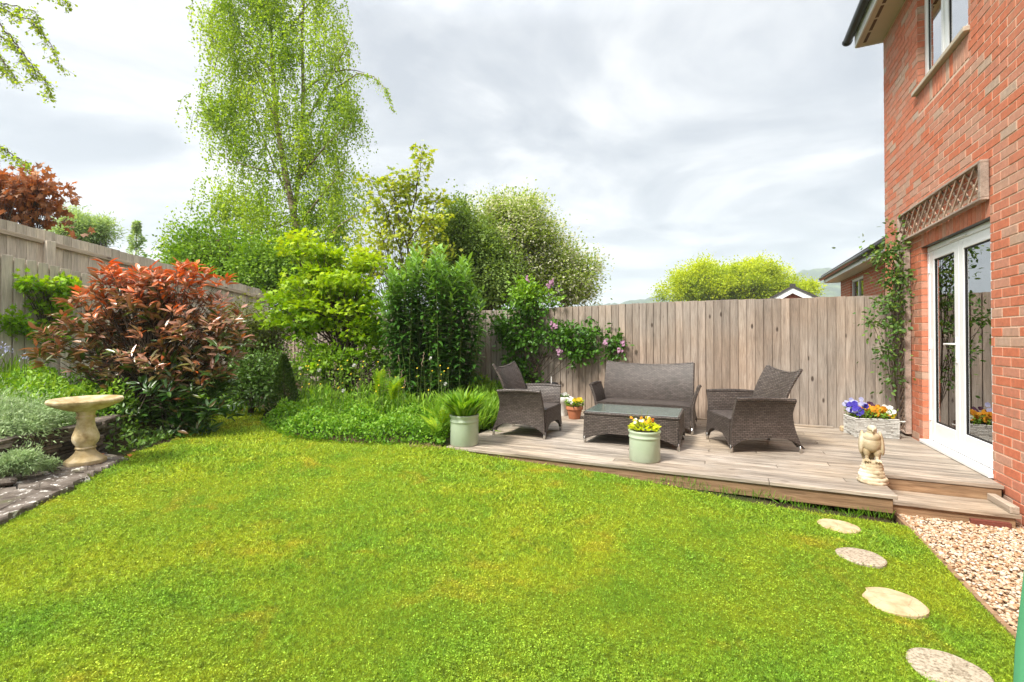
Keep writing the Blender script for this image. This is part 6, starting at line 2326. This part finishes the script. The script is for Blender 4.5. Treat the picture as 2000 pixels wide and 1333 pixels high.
# lime green maple shrub
YM = 7.3
p_ = at(690, 700, YM); p_.z = gz(p_)
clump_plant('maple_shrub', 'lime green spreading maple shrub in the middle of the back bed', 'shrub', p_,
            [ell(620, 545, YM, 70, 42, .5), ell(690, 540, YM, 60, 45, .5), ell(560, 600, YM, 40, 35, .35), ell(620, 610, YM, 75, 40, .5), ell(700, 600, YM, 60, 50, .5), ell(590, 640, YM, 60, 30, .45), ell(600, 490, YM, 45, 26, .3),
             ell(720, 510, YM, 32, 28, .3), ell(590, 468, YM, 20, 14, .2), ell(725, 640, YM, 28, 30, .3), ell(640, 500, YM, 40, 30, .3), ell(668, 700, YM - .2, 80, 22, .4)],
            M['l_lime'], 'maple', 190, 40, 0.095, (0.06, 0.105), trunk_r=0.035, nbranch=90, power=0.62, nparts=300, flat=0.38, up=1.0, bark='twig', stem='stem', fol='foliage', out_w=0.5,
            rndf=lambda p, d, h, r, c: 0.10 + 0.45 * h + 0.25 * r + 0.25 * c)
# lance-leaved upright shrub
YL = 7.0
p_ = at(845, 740, YL); p_.z = gz(p_)
lan = thing('lance_leaf_shrub', 'tall upright dark green shrub with narrow lance leaves left of the climber', 'shrub', p_)
wb = MB()
P, D, N_, V_ = [], [], [], []
for i in range(230):
    bx, by = RS.normal() * .10, RS.normal() * .10
    px = RS.uniform(745, 945)
    q = abs((px - 846) / 100)
    pyt = 506 + 75 * q ** 2.4 + 16 * math.sin(px * 0.13) + RS.normal() * 9 + RS.uniform(0, 260) * (RS.rand() ** 2.0)
    yt = YL + RS.uniform(-0.5, 0.4)
    tip = at(px, pyt, yt) - p_
    base = Vector((bx + tip.x * 0.55, by + tip.y * 0.55, 0.05))
    midp = base.lerp(tip, 0.5) + Vector((tip.x * 0.10, tip.y * 0.10, 0))
    pts = [(1 - t_) ** 2 * base + 2 * t_ * (1 - t_) * midp + t_ * t_ * tip for t_ in np.linspace(0, 1, 9)]
    wb.tube(pts, list(np.linspace(0.007, 0.002, 9)), 4)
    ln = (tip - base).length
    m = int(ln / 0.034)
    ph0 = RS.rand() * 6
    for j in range(m):
        t_ = 0.08 + 0.92 * (j + 1) / m
        pos_ = (1 - t_) ** 2 * base + 2 * t_ * (1 - t_) * midp + t_ * t_ * tip
        a = ph0 + j * 2.4
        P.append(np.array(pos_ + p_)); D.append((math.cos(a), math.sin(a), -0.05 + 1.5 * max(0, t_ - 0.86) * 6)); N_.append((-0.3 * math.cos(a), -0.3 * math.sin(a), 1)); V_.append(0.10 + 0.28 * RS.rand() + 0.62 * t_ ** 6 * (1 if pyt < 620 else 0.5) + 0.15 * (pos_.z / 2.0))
wb.build('stem', M['greenstem'], lan, smooth=True)
n = len(P)
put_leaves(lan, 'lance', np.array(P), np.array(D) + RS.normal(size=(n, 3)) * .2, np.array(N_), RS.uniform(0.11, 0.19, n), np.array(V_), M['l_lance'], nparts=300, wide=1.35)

# shrubs between the photinia and the maple
clump_plant('spirea_shrub', 'olive-yellow tipped shrub against the left fence behind the photinia', 'shrub', (at(490, 740, 7.6)[0], at(490, 740, 7.6)[1], 0.5),
            [ell(490, 640, 7.7, 35, 38, .35), ell(520, 650, 7.7, 35, 40, .35), ell(475, 610, 7.7, 20, 16, .2), ell(505, 690, 7.6, 50, 40, .4)], M['l_olive'], 'diamond', 70, 120, 0.10, (0.03, 0.05), bark='twig', stem='stem', fol='foliage',
            rndf=lambda p, d, h, r, c: 0.05 + 0.75 * h ** 2 + 0.2 * r)
clump_plant('dark_shrub', 'dark green mounded shrub between the photinia and the dwarf conifer', 'shrub', (at(490, 780, 6.4)[0], at(490, 780, 6.4)[1], 0.4),
            [ell(480, 720, 6.5, 50, 40, .4), ell(505, 750, 6.4, 45, 38, .35), ell(460, 760, 6.3, 40, 30, .3), ell(530, 720, 6.7, 30, 36, .3)], M['l_dark'], 'oval', 70, 60, 0.10, (0.04, 0.065), bark='twig', stem='stem', fol='foliage',
            rndf=lambda p, d, h, r, c: 0.15 + 0.4 * r + 0.45 * h * c + .1)
clump_plant('dark_shrub', 'dark low foliage under the lime maple behind the wild flowers', 'shrub', (at(660, 790, 6.9)[0], at(660, 790, 6.9)[1], 0.4),
            [ell(620, 735, 7.0, 60, 38, .3), ell(690, 735, 7.0, 60, 38, .3), ell(600, 700, 7.1, 40, 28, .3), ell(740, 700, 7.3, 40, 40, .3), ell(820, 740, 6.9, 60, 30, .3), ell(640, 705, 6.9, 50, 22, .3)], M['l_mid'], 'oval', 110, 50, 0.10, (0.04, 0.07), bark='twig', stem='stem', fol='foliage')
cz = at(556, 806, 6.35)
conifer('small columnar dwarf conifer at the left of the low border hedge', 556, 694, 812, 6.2, 30, 6500, M['l_conifer'], -2, cat='conifer', droop=-0.3, name='dwarf_conifer', size=(0.022, 0.04), wobble=0.06)


# ferns
def fern(label, px, py, Y, h, n=9, spread=0.35, seed=0, lean=None):
    b_ = at(px, py, Y)
    root = thing('fern', label, 'fern', b_, 0, 'ferns in the back border')
    for i in range(n):
        a = RS.rand() * 6.28
        L_ = h * RS.uniform(0.75, 1.1)
        sp = spread * RS.uniform(0.3, 1.2)
        if lean is not None and i < 3:
            a = lean + RS.normal() * .3; sp = spread * .7
        b = MB()
        pts = []
        for k in range(13):
            t_ = k / 12
            pts.append(Vector((math.cos(a) * sp * L_ * t_ ** 1.6, math.sin(a) * sp * L_ * t_ ** 1.6, L_ * (t_ - 0.25 * t_ ** 3))))
        b.tube(pts, list(np.linspace(0.004, 0.001, 13)), 3)
        b.r = [0.25] * len(b.v)
        s_dir = Vector((-math.sin(a), math.cos(a), 0))
        for k in range(2, 13):
            for q in (0, 0.5):
                if k == 12 and q: continue
                p = pts[k].lerp(pts[min(k + 1, 12)], q)
                wv = L_ * 0.15 * math.sin(min(1, (k + q) / 12 * 1.15) * math.pi) ** 0.7 + 0.01
                tg = (pts[min(k + 1, 12)] - pts[k - 1]).normalized()
                for s_ in (-1, 1):
                    e_ = p + s_dir * s_ * wv + tg * wv * 0.35 - Vector((0, 0, wv * 0.15))
                    hw_ = tg * (0.0035 + wv * 0.035)
                    b.add([p - hw_ * .6, p + (e_ - p) * .5 - hw_, e_, p + (e_ - p) * .5 + hw_, p + hw_ * .6], [(0, 1, 2, 3, 4)], 0.5 + 0.4 * RS.rand())
        b.build('frond', M['l_lime'] if i % 3 == 0 else M['l_ground'], root)
    return root


fern('tall upright bright fern in front of the lime maple', 742, 785, 6.1, 0.56, 8, 0.28, lean=YAW + R(180))
fern('arching fern just right of the tall bright fern', 768, 790, 6.0, 0.5, 9, 0.5, lean=YAW)
fern('drooping fern spilling beside the left sage pot', 865, 835, 4.98, 0.33, 9, 1.0)
fern('low fern behind the left sage pot', 852, 850, 5.05, 0.26, 7, 1.1)

# border hedge of low leafy ground cover
gcb_ = []


def cover(label, name, cat, poly, n, h, mat, tmpl, size, kind=None, wide=1.0, rnd=(0.1, 0.9), upright=0.6, lump=0.10, hfn=None, nparts=0, z0=None, group=None):
    P = np.array(poly)
    lo, hi = P.min(0), P.max(0)
    xs_ = RS.uniform(lo[0], hi[0], n * 4); ys_ = RS.uniform(lo[1], hi[1], n * 4)
    ok = inpoly(xs_, ys_, poly)
    xs_, ys_ = xs_[ok][:n], ys_[ok][:n]
    n = len(xs_)
    g0 = ground_z(xs_, ys_) if z0 is None else np.full(n, z0)
    # distance to the edge keeps the mass rounded
    dmin = np.full(n, 9.0)
    for i in range(len(poly)):
        a = np.array(poly[i]); c_ = np.array(poly[(i + 1) % len(poly)])
        d_ = c_ - a
        t_ = np.clip(((xs_ - a[0]) * d_[0] + (ys_ - a[1]) * d_[1]) / (d_ @ d_), 0, 1)
        dmin = np.minimum(dmin, np.hypot(xs_ - a[0] - t_ * d_[0], ys_ - a[1] - t_ * d_[1]))
    hh = h * np.minimum(1, 0.35 + dmin / 0.16) * (1 + lump / h * (np.sin(xs_ * 9 + 2 * np.sin(ys_ * 7)) + np.sin(ys_ * 11 + xs_ * 4)) * 0.5)
    zf = RS.rand(n) ** 0.55
    pos = np.stack([xs_, ys_, g0 + hh * zf], 1)
    dr = RS.normal(size=(n, 3)) * 0.8 + np.array([0, 0, upright])
    nm = RS.normal(size=(n, 3)) * 0.5 + np.array([0, 0, 1 - 0.6 * (upright > 1)])
    r = np.clip(rnd[0] + (rnd[1] - rnd[0]) * (0.5 * RS.rand(n) + 0.5 * zf), 0, 1)
    root = thing(name, label, cat, (float(xs_.mean()), float(ys_.mean()), float(g0.mean())), 0, group)
    wb = MB()
    for i in range(min(n // 12, 400)):
        wb.tube([np.array([xs_[i], ys_[i], g0[i] - .01]) - np.array(root.location), pos[i] - np.array(root.location)], [0.002, 0.001], 3)
    wb.build('stem', M['greenstem'], root, kind='stuff')
    put_leaves(root, tmpl, pos, dr, nm, RS.uniform(size[0], size[1], n), r, mat, nparts, wide=wide)
    return root


hedge_poly = [g2(512, 838, .34), g2(560, 862, .33), g2(650, 870, .31), g2(760, 874, .29), g2(865, 872, .28), g2(880, 850, .3), g2(860, 825, .35), g2(700, 808, .40), g2(560, 806, .40)]
cover('low bright green leafy border cover along the lawn edge', 'border_plants', 'border plants', hedge_poly, 15000, 0.20, M['l_ground'], 'oval', (0.022, 0.045), rnd=(0.05, 0.9), wide=1.2, lump=0.10)
back_poly = [g2(560, 812, .42), g2(700, 812, .42), g2(850, 825, .40), g2(900, 800, .42), g2(880, 772, .45), g2(600, 775, .45)]
cover('tangle of taller wild greenery behind the border cover', 'wild_plants', 'wild plants', back_poly, 6000, 0.27, M['l_ground'], 'lance', (0.06, 0.13), rnd=(0.1, 1.0), upright=1.6, wide=1.0)
cover('tufts of long grass at the lawn corner under the photinia', 'long_grass', 'long grass', [g2(385, 828, .38), g2(470, 805, .38), g2(500, 790, .42), g2(450, 775, .45), g2(370, 790, .42), g2(350, 830, .38)], 3000, 0.10, M['l_ground'], 'blade', (0.09, 0.20), rnd=(0.2, .9), upright=2.0, wide=0.9)
cover('long bright grass blades between the sage pot and the armchair', 'long_grass', 'long grass', [(-2.62, 4.95), (-2.62, 5.6), (-3.1, 5.7), (-3.35, 5.2), (-3.2, 4.7), (-2.9, 4.5)], 3000, 0.12, M['l_ground'], 'blade', (0.16, 0.36), rnd=(0.25, 1.0), upright=2.2, wide=0.75)
cover('dark greenery at the foot of the back fence behind the left armchair', 'fence_foot_plants', 'plants', [(-2.65, 5.7), (-2.65, 6.9), (-4.2, 6.9), (-4.2, 5.9), (-3.2, 5.6)], 5000, 0.30, M['l_mid'], 'lance', (0.06, 0.12), rnd=(0.0, .8), upright=1.2)
cover('dry straw-coloured litter along the foot of the border cover', 'dry_litter', 'dry leaves', [g2(640, 868, .30), g2(700, 874, .29), g2(790, 880, .28), g2(860, 882, .28), g2(862, 870, .28), g2(700, 862, .30), g2(630, 860, .31)], 1500, 0.02, M['l_brown'], 'needle', (0.02, 0.05), upright=0.2)
# deck-foot weeds
cover('small weeds and clover in the dark gap under the deck front', 'deck_weeds', 'weeds', [(-0.6, 4.12), (1.1, 4.12), (1.1, 4.24), (-0.6, 4.24)], 700, 0.015, M['l_ground'], 'blade', (0.03, 0.08), rnd=(0.1, .7), upright=2.0, wide=0.8)

# spikes with small yellow and seed heads
sp_root = thing('wild_flowers', 'thin stems with yellow flowers and white seed clocks in the back border', 'wild flowers', at(700, 780, 6.1), 0)
wb = MB()
so = Vector(sp_root.location)
fl_pts = []
for i in range(95):
    px = RS.uniform(585, 890); Y_ = RS.uniform(5.7, 6.7)
    py = RS.uniform(700, 770)
    tip = at(px, py, Y_)
    bs = Vector((tip.x + RS.normal() * .04, tip.y + RS.normal() * .04, gz(tip) + .02))
    wb.tube([bs - so, (bs + tip) / 2 - so + Vector((RS.normal() * .02, 0, 0)), tip - so], [0.0025, 0.002, 0.0015], 4)
    fl_pts.append(tip)
wb.build('stem', M['greenstem'], sp_root, kind='stuff')
for i, tip in enumerate(fl_pts[:40]):
    o = bpy.data.objects.new('flower', PM['p_yellow'])
    link(o, sp_root)
    o.matrix_basis = Matrix.Translation(tip - so) @ Matrix.Rotation(RS.uniform(.6, 1.4), 4, 'X') @ Matrix.Scale(0.012, 4)
sh = MB()
for tip in fl_pts[60:74]:
    for q in range(5):
        ellipsoid(sh, tip - so + Vector((RS.normal() * .008, RS.normal() * .008, q * 0.02)), (0.007, 0.007, 0.012), n=4)
sh.build('seed_head', plain('brown_seed_head', (0.26, 0.19, 0.13), 0.9, vary=0.3), sp_root, kind='stuff')
for tip in fl_pts[86:]:
    b = MB()
    for q in range(70):
        d = Vector(RS.normal(size=3)).normalized()
        s_ = d.cross(Vector((0.3, 0.2, 1))).normalized() * 0.0025
        c_ = tip - so
        b.add([c_, c_ + d * 0.024 - s_ * 2, c_ + d * 0.026, c_ + d * 0.024 + s_ * 2], [(0, 1, 2, 3)], 0.8)
    b.build('seed_clock', M['p_white'], sp_root)

# climber with pink blossom on the back fence
YC_ = 7.0


def fence_pt(px, py, off):
    """a point in front of the back fence seen at a pixel"""
    p = at(px, py, 1.0) - Vector((0, 0, EYE))
    k_ = (FY - off) / p.y
    return Vector((0, 0, EYE)) + p * k_


def fence_lobe(px, py, rx, ry, off, ry_m=0.12):
    p = fence_pt(px, py, off)
    Yd_ = depth(p)
    return (np.array(p), rx / F * Yd_, ry_m, ry / F * Yd_)


Ec = [fence_lobe(1040, 590, 45, 22, .12, .22), fence_lobe(1035, 565, 30, 18, .05, .22), fence_lobe(1020, 610, 40, 22, .16), fence_lobe(1020, 650, 42, 28, .18, .16), fence_lobe(1010, 690, 28, 35, .18, .16), fence_lobe(1025, 730, 30, 28, .22, .16),
      fence_lobe(1080, 655, 40, 26, .16), fence_lobe(1120, 655, 34, 24, .15), fence_lobe(1135, 690, 22, 18, .15), fence_lobe(1165, 660, 30, 18, .13), fence_lobe(1195, 672, 22, 16, .12), fence_lobe(1200, 690, 18, 10, .12), fence_lobe(985, 640, 20, 16, .12), fence_lobe(1000, 735, 16, 18, .2)]
cb_ = fence_pt(1015, 760, .2); cb_.z = DECK - 0.05
cl = clump_plant('climbing_shrub', 'dark leafy climber with pink blossom trained along the back fence', 'climber', cb_, Ec, M['l_lilac'], 'oval', 170, 32, 0.075, (0.05, 0.085), trunk_r=0.012, nbranch=40, twigs=False, nparts=300, bark='twig', stem='stem', fol='foliage',
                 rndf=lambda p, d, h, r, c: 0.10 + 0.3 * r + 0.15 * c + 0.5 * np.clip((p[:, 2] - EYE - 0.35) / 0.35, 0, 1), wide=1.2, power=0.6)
clo = Vector(cl.location)
fm = MB()
bm = pansy_mesh(M['p_pink']); bm.name = 'blossom'
for (px, py) in ((1072, 560), (1080, 552), (1083, 640), (1078, 633), (1091, 688), (1212, 685), (1218, 672), (1183, 668), (1028, 548)):
    p = fence_pt(px, py, .30)
    c_ = MB()
    o = bpy.data.objects.new('blossom_head', None)
    vs_n = 9 if px > 1030 else 5
    hb = MB()
    me_src = PM['p_white']
    for q in range(vs_n):
        cc = p - clo + Vector(RS.normal(size=3)) * 0.020
        Mx = Matrix.Translation(cc) @ Vector((-cc.x * 0 + RS.normal() * .5, -1, .3 + RS.normal() * .4)).to_track_quat('Z', 'Y').to_matrix().to_4x4() @ Matrix.Scale(0.024, 4)
        hb.add([Mx @ v.co for v in bm.vertices], [tuple(pp.vertices) for pp in bm.polygons], 0.2 + 0.7 * RS.rand())
    bpy.data.objects.remove(o)
    hb.build('blossom', M['p_pink'], cl)

# climber on the low left fence


def lf_pt(px, py, off):
    p = at(px, py, 1.0) - Vector((0, 0, EYE))
    k_ = (LX2 + off) / p.x
    return Vector((0, 0, EYE)) + p * k_


def lf_lobe(px, py, rx, ry, off=0.12):
    p = lf_pt(px, py, off); Yd_ = depth(p)
    return (np.array(p), rx / F * Yd_, 0.08, ry / F * Yd_)


b0_ = lf_pt(110, 700, .12)
clump_plant('wall_climber', 'fresh green climber trained in tiers on the low left fence', 'climber', b0_, [lf_lobe(45, 555, 28, 14), lf_lobe(90, 558, 40, 14), lf_lobe(140, 560, 30, 14), lf_lobe(70, 605, 38, 12), lf_lobe(115, 605, 30, 18), lf_lobe(115, 580, 22, 26),
                                                                                                                           lf_lobe(15, 622, 18, 16), lf_lobe(30, 645, 20, 12), lf_lobe(100, 640, 30, 12), lf_lobe(70, 660, 25, 10)],
            M['l_lime'], 'maple', 75, 20, 0.042, (0.05, 0.085), trunk_r=0.012, bark='twig', stem='stem', fol='foliage', nparts=180, rndf=lambda p, d, h, r, c: 0.10 + 0.4 * r + 0.45 * h * c)

# left bed
lb = [g2(-260, 800, .75), g2(0, 835, .70), g2(120, 815, .7), g2(150, 775, .8), g2(60, 745, 1.0), g2(-200, 740, 1.05)]


def gh_(px, py, z):
    p = gp(px, py, z)
    return (p.x, p.y)


cover('tall mixed green perennials behind the silver shrub', 'perennials', 'perennials', [(-5.6, 1.6), (-5.3, 2.5), (-6.0, 3.6), (-8.1, 4.2), (-8.2, 1.8), (-6.4, 0.4)], 15000, 0.24, M['l_ground'], 'oval', (0.03, 0.065), rnd=(0.1, 1.0), upright=.9, lump=0.14)
cover('spiky grassy stems at the very left of the raised bed', 'bluebell_leaves', 'plants', [gh_(-60, 760, .85), gh_(40, 760, .85), gh_(40, 730, .85), gh_(-60, 730, .85)], 420, 0.2, M['l_mid'], 'blade', (0.25, 0.42), rnd=(0.3, .9), upright=3.0, wide=0.6)
bl = thing('bluebells', 'pale violet-blue flower heads near the left fence', 'flowers', at(12, 690, 5.2))
blo = Vector(bl.location)
for (px, py, n_) in ((0, 678, 16), (14, 684, 16), (48, 697, 8), (-20, 680, 10), (52, 702, 5)):
    p = at(px, py, 5.2)
    MB().tube([Vector((p.x, p.y, 0.95)) - blo, p - blo], [0.004, 0.002], 4).build('stem', M['greenstem'], bl)
    for q in range(n_):
        o = bpy.data.objects.new('flower', PM['p_lilac']); link(o, bl)
        o.matrix_basis = Matrix.Translation(p - blo + Vector(RS.normal(size=3)) * 0.028) @ Matrix.Rotation(RS.rand() * 3, 4, 'X') @ Matrix.Scale(0.014, 4)
Ysv = 3.9
clump_plant('silver_shrub', 'mounded silvery green shrub on top of the dry-stone wall', 'shrub', at(40, 850, Ysv), [ell(40, 815, Ysv, 65, 24, .32), ell(0, 825, Ysv - .1, 50, 26, .3), ell(80, 825, Ysv, 42, 20, .28), ell(30, 835, Ysv - .2, 50, 16, .2), ell(-50, 820, Ysv - .1, 60, 30, .3)],
            M['l_silver'], 'needle', 150, 150, 0.055, (0.022, 0.040), trunk_r=0.014, bark='twig', stem='stem', fol='foliage', wide=2.4, out_w=1.2, twigs=False)
clump_plant('silver_shrub', 'small silvery green tuft growing at the foot of the dry-stone wall', 'shrub', at(35, 915, 3.45), [ell(38, 897, 3.42, 24, 11, .08), ell(15, 908, 3.38, 20, 10, .08), ell(55, 906, 3.45, 10, 8, .06)],
            M['l_silver'], 'needle', 50, 110, 0.022, (0.020, 0.035), trunk_r=0.008, bark='twig', stem='stem', fol='foliage', wide=2.4, out_w=1.2, twigs=False)
clump_plant('silver_shrub', 'tiny silver-green sprig between the dry-stone wall and the bird bath', 'shrub', at(95, 915, 3.6), [ell(95, 908, 3.6, 13, 6, .05)], M['l_silver'], 'needle', 10, 80, 0.02, (0.018, 0.03), trunk_r=0.004, bark='twig', stem='stem', fol='foliage', wide=2.4, out_w=1.2, twigs=False)
cover('shaded undergrowth beneath the photinia beside the bird bath', 'undergrowth', 'undergrowth', [g2(150, 860, .45), g2(240, 885, .4), g2(330, 862, .38), g2(400, 800, .42), g2(330, 780, .45), g2(160, 800, .55)], 5000, 0.12, M['l_dark'], 'oval', (0.03, 0.06), rnd=(0.1, 1.0))
# fallen red leaves on the lawn
for (px, py, v_) in ((253, 892, .95), (205, 893, .9), (480, 806, .85), (362, 836, .6), (262, 886, .75)):
    me_k = M['l_photinia']
    p = gp(px, py, .38); p.z = gz(p) + 0.028
    V, Fc, r_ = leaf_verts('oval', np.zeros((1, 3)), RS.normal(size=(1, 3)) * np.array([[1, 1, .1]]), np.array([[0.1, 0.1, 1.0]]), np.array([0.085]), np.array([v_]))
    o = np_mesh('fallen_leaf', V, Fc, me_k, None, r_)
    o.location = p
    tag(o, {.95: 'bright red fallen leaf on the lawn edge nearest the bird bath', .9: 'red fallen leaf close behind the bird bath foot', .85: 'orange fallen leaf at the far lawn corner', .6: 'brownish fallen leaf on the lawn under the photinia',
            .75: 'red fallen leaf beside the bright one near the bird bath'}[v_], 'leaf')

# climbing rose on the narrow trellis
rb_ = Vector((WX - 0.10, 6.80, DECK))
Er = []
for (px, py, rx, ry, xo) in ((1745, 500, 30, 22, -.05), (1722, 490, 22, 14, -.12), (1750, 540, 26, 26, -.08), (1735, 590, 20, 20, -.10), (1750, 580, 18, 24, -.05), (1712, 615, 14, 24, -.2), (1745, 640, 20, 24, -.08), (1730, 690, 20, 24, -.15), (1742, 730, 14, 18, -.12), (1705, 640, 8, 26, -.22),
                             (1758, 470, 8, 22, -.05), (1755, 445, 10, 14, -.05), (1770, 535, 14, 22, 0.0), (1738, 765, 8, 12, -.12), (1765, 600, 10, 30, -.02), (1690, 480, 10, 10, -.2)):
    Yd_ = 5.35
    p = at(px, py, Yd_)
    Er.append((np.array(p), rx / F * Yd_, 0.09, ry / F * Yd_))
clump_plant('climbing_rose', 'climbing rose growing up the narrow trellis beside the glazed doors', 'climber', rb_, Er, M['l_rose'], 'oval', 90, 15, 0.055, (0.035, 0.06), trunk_r=0.009, nbranch=30, twigs=False, nparts=300, stem='stem', fol='foliage', wide=1.2, power=0.8,
            trunk_top=(WX - 0.12, 6.78, EYE + 0.75), bark='bark', rndf=lambda p, d, h, r, c: 0.1 + 0.55 * r + 0.35 * c * h)

# ------------------------------------------------------------------ air: faint haze that fades the hills
hz = MB()
hz.box(-1400, -320, -7.0, 1600, 1700, 175.0)
hm = bpy.data.materials.new('haze_air')
hm.use_nodes = True
hm.node_tree.nodes.clear()
ho = hm.node_tree.nodes.new('ShaderNodeOutputMaterial')
hp = hm.node_tree.nodes.new('ShaderNodeVolumePrincipled')
hp.inputs['Color'].default_value = (0.86, 0.93, 1.0, 1)
hp.inputs['Density'].default_value = 0.0007
hp.inputs['Anisotropy'].default_value = 0.2
hm.node_tree.links.new(hp.outputs[0], ho.inputs['Volume'])
o = hz.build('haze', hm, None)
o['kind'] = 'stuff'
C.cycles.volume_bounces = 1
